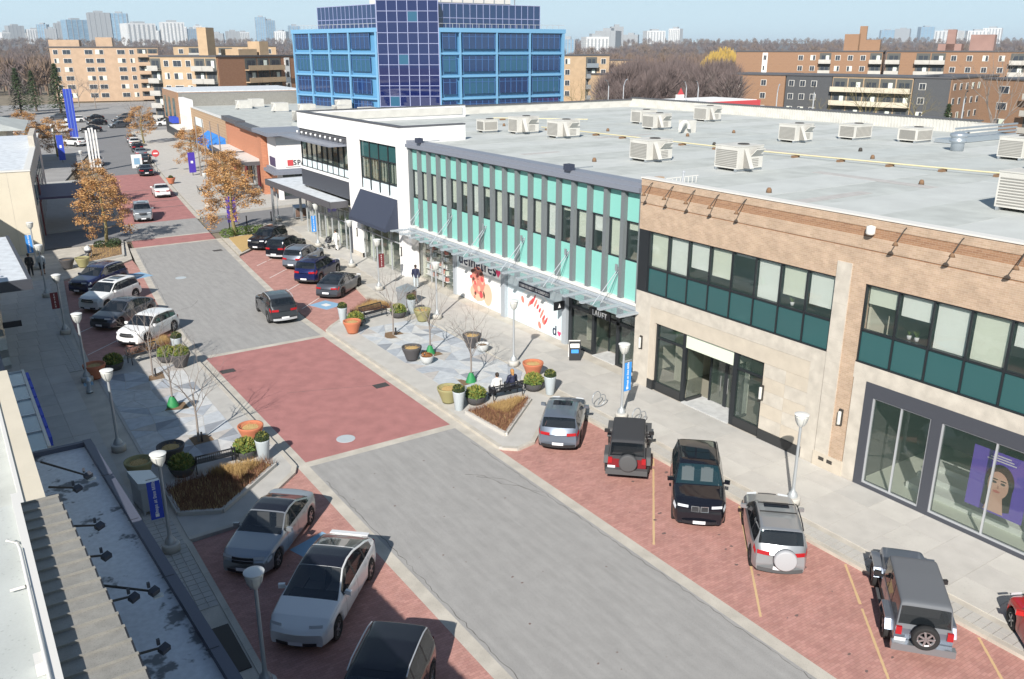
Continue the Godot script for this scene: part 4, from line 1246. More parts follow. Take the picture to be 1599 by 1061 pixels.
	for q in [[29.0, -54.9], [29.05, -37.6]]:
		var fl := thing("flood_light", "dark flood light clamped on the grey fascia", "flood light", Vector3(q[0] - 0.2, 10.3, q[1]), "flood lights on the fascia")
		bx(fl, "head", M.awning_navy, q[0] - 0.55, q[0] - 0.15, 10.3, 10.62, q[1] - 0.25, q[1] + 0.25)
		bx(fl, "arm", M.steel, q[0] - 0.15, q[0] + 1.3, 10.34, 10.4, q[1] - 0.03, q[1] + 0.03)

# ---------------------------------------------------------------- west side roofs beside the camera
func build_left_side():
	var t := thing("seamed_roof_building", "west shop building with standing seam metal roof and stained white lower roof", "building", Vector3(0, 0, -14))
	bx(t, "main_roof", M.roof2, -14.0, 0.12, 0.1, 7.55, -18.9, 10)
	bx(t, "white_upstand", M.coping, 0.12, 0.26, 5.0, 7.8, -18.9, 10)
	# metal panels with raised seams
	var zs := -18.9
	for k in 40:
		var z := zs + k * 0.42
		var xr := 0.96 + k * 0.0235
		bx(t, "roof_panel", M.metal_roof, 0.26, xr, 7.45, 7.5, z, z + 0.415)
		bx(t, "roof_seam", M.metal_roof, 0.26, xr + 0.02, 7.5, 7.545, z - 0.012, z + 0.012)
		bx(t, "roof_eave", M.black, xr, xr + 0.03, 7.2, 7.5, z, z + 0.415)
	bx(t, "fascia_wall", M.slate, 0.3, 0.95, 4.9, 7.45, -18.88, 0)
	var lo := MB.new()
	prism(lo, [V2(0.6, -27.2), V2(2.36, -27.2), V2(3.25, -9.0), V2(3.25, -2), V2(0.6, -2)], 4.6, 4.95)
	fin(lo, "lower_roof", M.stained_roof, t, -ofs(t))
	var pr := MB.new()
	prism(pr, [V2(2.32, -27.35), V2(2.55, -27.35), V2(3.44, -9.0), V2(3.44, -2), V2(3.2, -2), V2(3.2, -9.0)], 0.1, 5.12)
	fin(pr, "parapet", M.parapet_blue, t, -ofs(t))
	bx(t, "parapet", M.parapet_blue, 0.8, 2.32, 0.1, 5.1, -27.35, -27.2)
	for q in [[-24.5, 2.47], [-21.5, 2.62], [-18.4, 2.77], [-15.3, 2.92]]:
		bx(t, "coping_joint", M.black, q[1] - 0.1, q[1] + 0.16, 5.122, 5.126, q[0], q[0] + 0.02)
	var y := 5.9
	var li := 0
	for q in [[-24.6, 1.9, 0.9], [-22.9, 1.55, -0.15], [-20.6, 1.7, -0.1], [-19.0, 1.6, -0.2], [-17.9, 2.2, 0.7], [-16.9, 1.8, -0.3], [-14.9, 1.95, -0.25], [-13.2, 2.05, -0.25], [-12.0, 2.75, 0.55]]:
		var s := thing("sign_spotlight", "dark sign spotlight on an arm over the stained white roof", "spotlight", Vector3(1.1, y, q[0]), "sign spotlights over the lower roof")
		var b := MB.new()
		var e := Vector3(q[1] - 1.1, -0.25, q[2])
		b.tube([Vector3(-0.1, 0, 0), e], [0.03, 0.025], 6)
		fin(b, "arm", M.iron, s)
		var hb := MB.new()
		hb.box(e + Vector3(0.1, -0.05, 0), Vector3(0.19, 0.12, 0.15), Basis(Vector3.UP, 0.5).rotated(Vector3.RIGHT, 0.3))
		hb.box(e + Vector3(0.02, 0.1, -0.06), Vector3(0.06, 0.12, 0.06))
		fin(hb, "lamp_head", M.slate, s)
		if li % 4 == 0:
			var gb := MB.new()
			gb.box(e + Vector3(0.16, -0.15, 0.06), Vector3(0.2, 0.03, 0.14))
			fin(gb, "lens", M.lamp_bowl, s)
		li += 1
	var cd := MB.new()
	cd.tube([Vector3(-0.1, 7.65, -17.2), Vector3(0.06, 7.65, -17.0), Vector3(0.08, 7.82, -16.4), Vector3(0.1, 7.82, -9)], [0.03, 0.03, 0.03, 0.03], 6)
	cd.tube([Vector3(-0.2, 7.62, -15.4), Vector3(0.02, 7.62, -15.4), Vector3(0.06, 7.8, -15.1)], [0.03, 0.03, 0.03], 6)
	fin(cd, "conduit", M.coping, t, -ofs(t))
	bx(t, "junction_box", M.coping, -0.06, 0.1, 7.56, 7.78, -13.1, -12.8)
	# the next shop with its cream parapet
	var c := thing("cream_shop", "west shop with cream parapet cap beyond the seamed roof", "building", Vector3(0, 0, -30))
	bx(c, "upper_storey", M.cream_wall, -14, -0.4, 0.1, 7.3, -50, -30.6)
	bx(c, "roof", M.roof, -14.0, 0.28, 0.1, 6.1, -30.5, -19.0)
	for k in 4:
		bx(c, "parapet_cap", M.cream_wall, 0.36, 0.8, 0.1, 6.75, -30.5 + k * 2.87, -27.64 + k * 2.87)
	bx(c, "edge_trim", M.coping, 0.28, 0.36, 6.0, 6.79, -30.5, -19.05)
	bx(c, "facade", M.slate, -0.4, 0.75, 0.1, 4.1, -50.5, -30.6)
	for k in 9:
		bx(c, "facade_cap", M.parapet_blue, -0.4, 0.95, 4.1, 4.2, -50.5 + k * 2.2, -48.32 + k * 2.2)
	var g := thing("glass_awning", "glass awning with a blue sign edge on the west shop front", "awning", Vector3(1, 3.7, -35))
	for k in 5:
		bx(g, "glass_panel", M.canopy_glass, 0.98, 1.52, 3.86, 3.88, -38.9 + k * 1.75, -37.2 + k * 1.75)
		bx(g, "rafter", M.alu, 0.96, 1.6, 3.88, 3.93, -38.95 + k * 1.75, -38.9 + k * 1.75)
	bx(g, "gutter", M.coping, 1.52, 1.62, 3.84, 3.95, -39.0, -30.3)
	for k in 7:
		bx(g, "sign_letter_box", M.blue_banner, 1.63, 1.74, 3.62, 3.95, -38.5 + k * 1.1, -37.65 + k * 1.1)
	# flat white canopy farther on
	var w := thing("white_canopy_roof", "flat white shop roof with dark edge and rows of small spot arms", "roof", Vector3(0, 0, -58))
	bx(w, "upper_storey", M.cream_wall, -14, -1.0, 0.1, 7.6, -78, -50.6)
	bx(w, "deck", M.roof_white, -1.0, 3.1, 4.55, 4.9, -64.5, -51.2)
	bx(w, "edge", M.slate, 3.1, 3.28, 4.4, 4.95, -64.6, -51.0)
	bx(w, "edge", M.slate, -1.0, 3.1, 4.4, 4.95, -51.2, -51.0)
	bx(w, "shopfront", M.pane, -1.0, 1.6, 0.12, 4.4, -64.5, -51.4)
	for k in 7:
		var b := MB.new()
		b.tube([Vector3(0.6, 5.5, -52.3 - k * 1.7), Vector3(1.35, 5.55, -52.2 - k * 1.7), Vector3(1.5, 5.35, -52.2 - k * 1.7)], [0.03, 0.03, 0.07], 5)
		fin(b, "spot_arm", M.iron, w, -ofs(w))
	var bs := thing("blade_sign", "black blade sign with small gold lettering under the west canopy", "sign", Vector3(1.5, 3.0, -49.2))
	bx(bs, "board", M.black, 1.5, 2.35, 3.0, 3.3, -49.25, -49.15)
	# cream building beyond the corner
	var f := thing("cream_corner_building", "cream rendered building with pale roof at the street corner", "building", Vector3.ZERO)
	bx(f, "end_wall", M.cream_wall, -16, 0, 0, 7.0, -0.4, 0)
	bx(f, "street_wall", M.stone, -0.4, 0, 0, 7.0, -37, -0.4)
	bx(f, "wall_joint", M.kerb, -1.7, -1.68, 0, 7.0, 0, 0.01)
	bx(f, "roof", M.roof_white, -16, -0.4, 6.6, 6.9, -37, -0.4)
	bx(f, "coping", M.coping, -16, 0.06, 7.0, 7.12, -0.45, 0.06)
	bx(f, "coping", M.coping, -0.45, 0.06, 7.0, 7.12, -37, -0.45)
	bx(f, "parapet_step", M.stone, -0.5, 0.02, 7.12, 8.2, -30, -20)
	for k in 6:
		bx(f, "window", M.spandrel, 0.0, 0.05, 3.6, 5.4, -6.0 - k * 4.5, -3.6 - k * 4.5)
		bx(f, "shop_pane", M.pane_shop, 0.0, 0.05, 0.3, 2.8, -6.4 - k * 4.5, -3.2 - k * 4.5)
	bx(f, "canopy", M.purple_canopy, 0, 3.6, 3.3, 3.5, -18, -9)
	bx(f, "canopy_post", M.iron, 3.45, 3.55, 0.1, 3.3, -17.9, -17.8)
	bx(f, "canopy_post", M.iron, 3.45, 3.55, 0.1, 3.3, -9.2, -9.1)
	bx(f, "red_panel", M.maroon_banner, 0.0, 0.12, 2.9, 5.2, -12.5, -10.5)
	bx(f, "red_panel", M.maroon_banner, 0.0, 0.12, 0.1, 3.2, -9.0, -8.2)
	f.position = Vector3(6.5, 0, -81.6)
	f.rotation_degrees.y = -7.0
	var hb := thing("cream_pavilion", "low cream pavilion with a hipped grey roof beyond the corner", "building", Vector3.ZERO)
	bx(hb, "wall", M.cream_wall, -26, 0, 0, 6.0, -18, 0)
	var rf := MB.new()
	var e := [Vector3(-27, 6.0, 1.2), Vector3(2.4, 6.0, 1.2), Vector3(2.4, 6.0, -19), Vector3(-27, 6.0, -19)]
	var r1 := Vector3(-8, 8.6, -9)
	var r0 := Vector3(-20, 8.6, -9)
	rf.quad(e[0], r0, r1, e[1]); rf.tri(e[1], r1, e[2]); rf.quad(e[2], r1, r0, e[3]); rf.tri(e[3], r0, e[0])
	rf.quad(e[0], e[1], e[2], e[3])
	fin(rf, "roof", M.roof, hb)
	for k in 4:
		bx(hb, "window", M.spandrel, -3.6 - k * 5.5, -1.2 - k * 5.5, 1.0, 4.0, 0.0, 0.05)
	bx(hb, "window", M.print_pale, 0.0, 0.05, 2.0, 5.0, -5, -1)
	hb.position = Vector3(9.0, 0, -139)
	hb.rotation_degrees.y = -7.0

# ---------------------------------------------------------------- far street, east side
func build_far_street():
	var turn := -5.8
	var at := Vector3(32.5, 0, -97.0)
	var a := thing("sign_building", "pale grey corner shop with flat dark cap and red lettered sign", "building", Vector3.ZERO)
	bx(a, "wall", M.white_wall, 0.05, 16, 3.1, 7.2, -4.5, -0.05)
	bx(a, "glazing", M.pane, 0.2, 16, 0.5, 3.1, -4.4, -0.2)
	bx(a, "plinth", M.slate, 0.1, 16, 0.0, 0.5, -4.5, -0.1)
	bx(a, "corner_post", M.white_wall, 0, 0.5, 0, 3.1, -0.5, 0)
	bx(a, "corner_post", M.white_wall, 5.5, 6, 0, 3.1, -0.5, 0)
	bx(a, "band", M.fascia, -0.6, 16, 3.0, 3.35, -4.6, 0.6)
	bx(a, "band", M.fascia, -0.25, 16, 3.35, 3.6, -4.6, 0.25)
	for k in 5:
		bx(a, "cladding_line", M.kerb, 0.6, 16, 4.9 + k * 0.42, 4.915 + k * 0.42, -0.05, -0.045)
	bx(a, "cap_roof", M.fascia, -1.2, 16.5, 7.35, 7.75, -6.5, 1.2)
	bx(a, "cap_neck", M.slate, -0.2, 16, 7.2, 7.35, -5.2, 0.2)
	bx(a, "sign_board", M.print_white, 0.9, 4.6, 3.8, 4.7, -0.02, 0.05)
	bx(a, "sign_square", M.print_red, 1.15, 1.8, 3.92, 4.58, 0.05, 0.08)
	words(a, "lettering", "SPAIN", M.slate, Vector3(2.95, 4.25, 0.07), 0.78, Vector3.ZERO, 0.03)
	bx(a, "street_sign", M.purple_canopy, -0.02, 0.05, 3.75, 4.75, -3.6, -1.0)
	a.position = at
	a.rotation_degrees.y = turn
	var b := thing("orange_brick_building", "orange brick shops with dark cornice and flat entrance canopies", "building", Vector3.ZERO)
	bx(b, "wall", M.orange_brick, 0, 0.5, 3.6, 7.1, -30, -5)
	bx(b, "end_pier", M.orange_brick, -0.6, 0.5, 0, 7.3, -6.6, -4.9)
	bx(b, "end_wall", M.orange_brick, 0.5, 10, 4.0, 7.1, -5.5, -5.0)
	bx(b, "cornice", M.coping_dark, -0.8, 0.6, 7.1, 7.5, -19, -4.7)
	bx(b, "cornice", M.coping_dark, -0.5, 0.6, 7.1, 7.7, -30, -19)
	bx(b, "cornice", M.coping, -0.7, 5.0, 7.5, 7.6, -8.5, -4.8)
	for q in [[-17.5, -6.4], [-29, -18.5]]:
		var c := bx(b, "entrance_canopy", M.coping, -2.6, 0, 3.7, 3.78, q[0], q[1])
		bx(c, "edge", M.coping_dark, -2.7, -2.6, 3.4, 3.85, q[0], q[1])
		bx(c, "edge", M.coping_dark, -2.7, 0, 3.4, 3.85, q[1], q[1] + 0.1)
	for k in 8:
		var z := -8.6 - k * 2.6
		bx(b, "shop_pane", M.pane_clear, 0.1, 0.14, 0.3, 3.3, z, z + 2.3)
		bx(b, "shop_bar", M.alu, 0.0, 0.2, 0.1, 3.5, z + 2.3, z + 2.6)
		if k % 3 == 1: bx(b, "red_panel", M.print_red, -0.1, 0.0, 0.4, 3.3, z + 0.2, z + 1.6)
		if k % 3 == 0: bx(b, "timber_panel", M.rust, -0.08, 0.0, 0.2, 3.3, z + 0.2, z + 1.8)
	bx(b, "back_room", M.room_wall, 3.0, 3.2, 0, 4, -30, -5)
	bx(b, "roof", M.roof, 0.5, 46, 6.2, 6.5, -78, -5)
	b.position = at
	b.rotation_degrees.y = turn
	var c := thing("buff_brick_building", "buff brick shops with bright blue awnings", "building", Vector3.ZERO)
	bx(c, "wall", M.buff_brick, 0.1, 0.6, 3.0, 7.0, -63, -30.1)
	for k in 9:
		bx(c, "brick_line", M.wall_brick_dark, 0.085, 0.1, 3.5 + k * 0.4, 3.54 + k * 0.4, -62.8, -30.3)
	bx(c, "coping", M.coping, 0.0, 0.7, 7.0, 7.1, -63, -30.1)
	for q in [[-47, -38], [-36.5, -32]]:
		var aw := MB.new()
		var n: float = q[0]
		var s: float = q[1]
		aw.quad(Vector3(0.1, 4.3, n), Vector3(0.1, 4.3, s), Vector3(-1.9, 2.9, s), Vector3(-1.9, 2.9, n))
		aw.quad(Vector3(-1.9, 2.9, n), Vector3(-1.9, 2.9, s), Vector3(-1.9, 2.6, s), Vector3(-1.9, 2.6, n))
		aw.tri(Vector3(0.1, 4.3, s), Vector3(0.1, 2.8, s), Vector3(-1.9, 2.8, s))
		aw.tri(Vector3(0.1, 4.3, n), Vector3(-1.9, 2.8, n), Vector3(0.1, 2.8, n))
		fin(aw, "awning", M.awning_blue, c)
	bx(c, "sign_board", M.print_pale, 0.0, 0.1, 4.4, 5.7, -58, -51)
	for k in 11:
		var z := -62.5 + k * 3.0
		bx(c, "shop_pane", M.pane, 0.3, 0.34, 0.2, 2.9, z, z + 2.5)
		bx(c, "pier", M.buff_brick, 0.1, 0.6, 0.0, 3.0, z + 2.5, z + 3.0)
	bx(c, "back_room", M.room_wall, 3.0, 3.2, 0, 4, -63, -30)
	c.position = at
	c.rotation_degrees.y = turn
	var d := thing("white_green_shop", "narrow white shop front with a pale green panel", "building", Vector3.ZERO)
	bx(d, "wall", M.white_wall, -0.3, 0.6, 3.2, 8.2, -74, -63.1)
	bx(d, "panel", M.blind, -0.4, -0.3, 3.8, 5.4, -72.5, -64)
	bx(d, "canopy", M.coping, -2.4, -0.3, 3.2, 3.4, -74, -63.2)
	bx(d, "shopfront", M.pane_shop, 0.0, 0.3, 0.1, 3.2, -74, -63.2)
	d.position = at
	d.rotation_degrees.y = turn
	var e := thing("brown_building", "brown panel building with tall dark windows at the end of the shops", "building", Vector3.ZERO)
	bx(e, "wall", M.wall_brick_dark, 0, 24, 0, 8.8, -100, -79)
	bx(e, "side_wall", M.metal_roof, 0.4, 24.1, 3.0, 8.7, -79, -74.1)
	bx(e, "roof", M.roof_white, 0.3, 24, 8.8, 9.0, -100, -79)
	for k in 3:
		bx(e, "window", M.spandrel, -0.05, 0.0, 3.4, 7.6, -98 + k * 6.5, -95 + k * 6.5)
	bx(e, "awning", M.blue_banner, -1.2, 0.0, 3.2, 4.2, -84, -79.2)
	bx(e, "shopfront", M.black, -0.1, 0.0, 0.1, 3.1, -99, -79.2)
	e.position = at
	e.rotation_degrees.y = turn
	# units on the far roof
	var ur := Basis(Vector3.UP, deg_to_rad(turn))
	var k2 := 0
	for q in [[11, -19], [14, -22], [17, -25], [11, -30], [14.5, -33], [18, -28], [20, -40], [16, -46], [13, -52], [22, -33], [9, -62], [12, -66], [26, -22], [25, -55]]:
		var p := at + ur * Vector3(q[0], 6.5, q[1])
		var u := thing("rooftop_unit", "beige rooftop unit in the cluster above the orange brick shops", "rooftop unit", p, "air handling units on the far shop roof")
		bx(u, "casing", M.unit, p.x - 1.1, p.x + 1.1, p.y + 0.15, p.y + 1.5, p.z - 1.2, p.z + 1.2)
		bx(u, "curb", M.steel, p.x - 1.15, p.x + 1.15, p.y, p.y + 0.15, p.z - 1.2, p.z + 1.2)
		var hd := MB.new()
		hd.tri(Vector3(-1.1, 1.4, 0.3), Vector3(-1.1, 0.2, 0.3), Vector3(-1.7, 0.2, 0.3))
		hd.tri(Vector3(-1.1, 1.4, 1.0), Vector3(-1.7, 0.2, 1.0), Vector3(-1.1, 0.2, 1.0))
		hd.quad(Vector3(-1.1, 1.4, 0.3), Vector3(-1.1, 1.4, 1.0), Vector3(-1.7, 0.2, 1.0), Vector3(-1.7, 0.2, 0.3))
		fin(hd, "intake_hood", M.grille_metal if k2 % 3 == 0 else M.unit, u)
		for j in 6:
			bx(u, "grille_slat", M.grille_metal, p.x - 1.12, p.x - 1.1, p.y + 0.3 + j * 0.18, p.y + 0.37 + j * 0.18, p.z - 1.1, p.z + 0.1)
		k2 += 1
	# parking lot and blue pylons up the street
	slab("parking_lot", M.lot, [V2(-40, -126), V2(14, -128), V2(24, -170), V2(75, -205), V2(75, -318), V2(-60, -318)], -0.2, -0.05)
	var py := thing("blue_pylon", "tall blue lattice pylon standing at the head of the street", "pylon", Vector3(23.0, 0, -183))
	bx(py, "base", M.coping, 21.9, 24.1, 0, 0.7, -184.0, -182.2)
	for i in 5:
		bx(py, "fin", M.blue_banner if i % 2 == 0 else M.pylon_blue, 22.3 + i * 0.28, 22.54 + i * 0.28, 0.7, 9.6, -183.5, -182.7)
	for i in 9:
		bx(py, "rail", M.blue_banner, 22.3, 23.66, 1.4 + i * 0.95, 1.5 + i * 0.95, -183.2, -183.0)
	var wp := thing("white_pylon", "cluster of four white square posts beside the street", "pylon", Vector3(19.2, 0, -136))
	for i in 4:
		bx(wp, "post", M.white, 18.5 + i * 0.42, 18.74 + i * 0.42, 0, 6.2 - absf(i - 1.5) * 0.3, -136.1 - i * 0.2, -135.86 - i * 0.2)
	# banner totems
	for q in [[16.6, -149.0, 4.2, "blue", "tall blue banner totem on the far west pavement"], [29.5, -123.5, 3.2, "purple", "purple banner totem beside the stop sign"], [23.4, -84.6, 3.0, "purple", "purple banner totem behind the beech at the crossing"]]:
		var bt := thing("banner_totem", q[4], "banner", Vector3(q[0], 0.11, q[1]))
		bx(bt, "panel", M.blue_banner if q[3] == "blue" else M.purple_banner, q[0] - 0.45, q[0] + 0.45, 0.5, q[2], q[1] - 0.06, q[1] + 0.06)
		bx(bt, "mark", M.white, q[0] - 0.15, q[0] + 0.15, q[2] * 0.55, q[2] * 0.65, q[1] + 0.06, q[1] + 0.07)
		bx(bt, "post", M.iron, q[0] - 0.04, q[0] + 0.04, 0.1, q[2] + 0.1, q[1] - 0.12, q[1] - 0.06)

# ---------------------------------------------------------------- oriented facades
# box in the frame of a wall: a along it, y up, d outwards
func fbx(parent: Node, called: String, m: Material, P: Vector3, u: Vector3, a0: float, a1: float, y0: float, y1: float, d0: float, d1: float) -> MeshInstance3D:
	var n := u.cross(Vector3.UP)
	var s := Vector3(absf(a1 - a0), absf(y1 - y0), absf(d1 - d0))
	var k := Vector3i(roundi(s.x * 100), roundi(s.y * 100), roundi(s.z * 100))
	if not boxes.has(k + Vector3i(0, 1000000, 0)):
		var b := BoxMesh.new()
		b.size = s
		boxes[k + Vector3i(0, 1000000, 0)] = b
	var o := MeshInstance3D.new()
	o.name = called
	o.mesh = boxes[k + Vector3i(0, 1000000, 0)]
	o.material_override = m
	parent.add_child(o, true)
	var w := P + u * (a0 + a1) * 0.5 + Vector3.UP * (y0 + y1) * 0.5 + n * (d0 + d1) * 0.5
	o.transform = Transform3D(Basis(u, Vector3.UP, n), w - ofs(parent))
	return o

func build_blue_office():
	var t := thing("blue_office", "blue framed glass office block with dark navy corner bay", "building", Vector3(75, 0, -145))
	var L := Vector3(61, 0, -166.5)
	var C := Vector3(66.6, 0, -141.4)
	var D := Vector3(75.2, 0, -135.6)
	var R := Vector3(101.2, 0, -135.0)
	var hull := MB.new()
	prism(hull, [V2(61.2, -166.4), V2(66.9, -141.6), V2(75.2, -136.0), V2(101, -135.4), V2(101, -166)], 0, 19.6)
	fin(hull, "hull", M.office_blue, t, -ofs(t))
	var up := MB.new()
	prism(up, [V2(65.5, -165.0), V2(69.5, -140.6), V2(75.5, -137.0), V2(97, -136.8), V2(97, -165)], 19.6, 24.0)
	fin(up, "upper_hull", M.office_glass, t, -ofs(t))
	# left face, four wide windows per storey; right face with narrow and wide ones
	for f in [[L, C, [[0.8, 5.2], [6.2, 11.2], [12.2, 17.4], [18.2, 23.4]]], [D, R, [[0.6, 3.2], [4.6, 11.0], [12.0, 18.0], [19.0, 25.0]]]]:
		var P: Vector3 = f[0]
		var u: Vector3 = (f[1] - f[0]).normalized()
		var len: float = (f[1] - f[0]).length()
		for k in 5:
			var y := 1.6 + k * 3.75
			fbx(t, "floor_band", M.office_blue2, P, u, 0, len, y - 0.9, y - 0.6, 0.0, 0.22)
			for w in f[2]:
				var o := fbx(t, "window", M.office_glass if (k + int(w[0])) % 3 else M.office_glass2, P, u, w[0], w[1], y, y + 2.55, -0.02, 0.06)
				var n := maxi(2, int(round((w[1] - w[0]) / 1.25)))
				for i in n + 1:
					var a: float = lerpf(w[0], w[1], float(i) / n)
					fbx(t, "mullion", M.office_bar, P, u, a - 0.05, a + 0.05, y, y + 2.55, 0.06, 0.12)
				fbx(t, "transom", M.office_bar, P, u, w[0], w[1], y + 1.95, y + 2.03, 0.06, 0.11)
		for w in f[2]:
			fbx(t, "pier", M.office_blue2, P, u, w[0] - 0.75, w[0] - 0.45, 0, 19.7, 0.0, 0.32)
		fbx(t, "pier", M.office_blue2, P, u, len - 0.5, len, 0, 19.7, 0.0, 0.32)
		fbx(t, "roof_edge", M.office_blue2, P, u, -0.2, len + 0.2, 19.3, 20.0, 0.0, 0.35)
		for i in int(len / 1.3):
			fbx(t, "rail_post", M.alu, P, u, i * 1.3, i * 1.3 + 0.06, 20.0, 20.7, 0.1, 0.16)
		fbx(t, "rail", M.alu, P, u, 0, len, 20.65, 20.72, 0.1, 0.16)
	for f in [[Vector3(65.5, 0, -165), Vector3(69.5, 0, -140.6), 18], [Vector3(75.5, 0, -137.0), Vector3(97, 0, -136.8), 16]]:
		var P: Vector3 = f[0]
		var u: Vector3 = (f[1] - f[0]).normalized()
		var len: float = (f[1] - f[0]).length()
		for i in int(f[2]) + 1:
			fbx(t, "mullion", M.office_mullion, P, u, len * i / f[2] - 0.04, len * i / f[2] + 0.04, 19.6, 24.0, 0.0, 0.06)
		for y in [21.6, 23.9]:
			fbx(t, "transom", M.office_mullion, P, u, 0, len, y, y + 0.1, 0.0, 0.07)
	# dark corner bay of square panes
	var u2 := (D - C).normalized()
	var bl := (D - C).length()
	fbx(t, "bay_core", M.slate, C, u2, 0.02, bl - 0.02, 0, 24.2, -1.0, 0.3)
	for i in 6:
		for k in 14:
			var m: Material = M.office_navy if (i * 5 + k * 3) % 17 else M.office_glass2
			fbx(t, "bay_pane", m, C, u2, bl * i / 6.0 + 0.05, bl * (i + 1) / 6.0 - 0.05, 0.3 + k * 1.72, 0.3 + (k + 1) * 1.72 - 0.08, 0.3, 0.36)
	for i in 7:
		fbx(t, "mullion", M.office_mullion, C, u2, bl * i / 6.0 - 0.05, bl * i / 6.0 + 0.05, 0.2, 24.4, 0.3, 0.42)
	for k in 15:
		fbx(t, "transom", M.office_mullion, C, u2, 0, bl, 0.22 + k * 1.72, 0.3 + k * 1.72, 0.3, 0.42)
	var ph := bx(t, "plant_room", M.coping, 74, 94, 24.0, 26.4, -160, -142)
	for i in 9:
		bx(t, "roof_mast", M.steel, 76 + i * 2.2, 76.15 + i * 2.2, 24.0, 25.6, -140.2, -140.05)
	bx(t, "roof_gangway", M.alu, 74, 96, 25.2, 25.4, -141, -140)

# flats: storeys of windows and balcony stacks, pattern letters per bay: w window, d double window, b balcony, . blank, s white stair strip
func flats(called: String, label: String, P: Vector3, Q: Vector3, depth: float, floors: int, fh: float, pattern: String, wall: Material, slab_m: Material, group := ""):
	var t := thing(called, label, "apartment block", P, group)
	var u := (Q - P).normalized()
	var len := (Q - P).length()
	var h := floors * fh + 0.6
	fbx(t, "wall", wall, P, u, 0, len, 0, h, -depth, 0)
	fbx(t, "roof_edge", M.coping_dark, P, u, -0.2, len + 0.2, h, h + 0.35, -depth - 0.2, 0.2)
	var nb := pattern.length()
	var bw := len / nb
	for i in nb:
		var ch := pattern[i]
		var c := (i + 0.5) * bw
		if ch == "s":
			fbx(t, "stair_strip", M.white, P, u, c - bw * 0.22, c + bw * 0.22, 0.4, h - 0.3, 0.0, 0.1)
		for k in floors:
			var y := 0.5 + k * fh
			if ch == "w" or ch == "d" or ch == "s":
				var ww := 1.3 if ch == "w" else (2.3 if ch == "d" else 0.9)
				var f := fbx(t, "window", M.coping, P, u, c - ww * 0.5 - 0.1, c + ww * 0.5 + 0.1, y + 0.7, y + 2.2, 0.0, 0.08 if ch != "s" else 0.14)
				for s in 2:
					var g := fbx(t, "pane", M.apt_glass if (k * 3 + i * 5 + s * 2) % 7 else M.blind, P, u, c - ww * 0.5 + s * ww * 0.5 + 0.03, c + s * ww * 0.5 - 0.03, y + 0.8, y + 2.1, 0.09 if ch != "s" else 0.15, 0.12 if ch != "s" else 0.18)
			elif ch == "b":
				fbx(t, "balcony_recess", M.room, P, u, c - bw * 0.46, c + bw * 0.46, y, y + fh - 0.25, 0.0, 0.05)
				fbx(t, "balcony_slab", slab_m, P, u, c - bw * 0.49, c + bw * 0.49, y - 0.22, y, 0.0, 1.4)
				fbx(t, "balcony_rail", slab_m, P, u, c - bw * 0.49, c + bw * 0.49, y + 0.02, y + 0.95, 1.32, 1.4)
				fbx(t, "balcony_door", M.apt_glass, P, u, c - bw * 0.3, c - bw * 0.02, y + 0.05, y + 2.1, 0.05, 0.1)
				fbx(t, "balcony_door", M.blind_pale if (k + i) % 2 else M.apt_glass, P, u, c + bw * 0.05, c + bw * 0.3, y + 0.5, y + 2.1, 0.05, 0.1)
	return t

func roofbox(t: Node, m: Material, P: Vector3, Q: Vector3, a: float, w: float, y: float, h: float, back: float, d: float):
	fbx(t, "roof_house", m, P, (Q - P).normalized(), a, a + w, y, y + h, -back - d, -back)

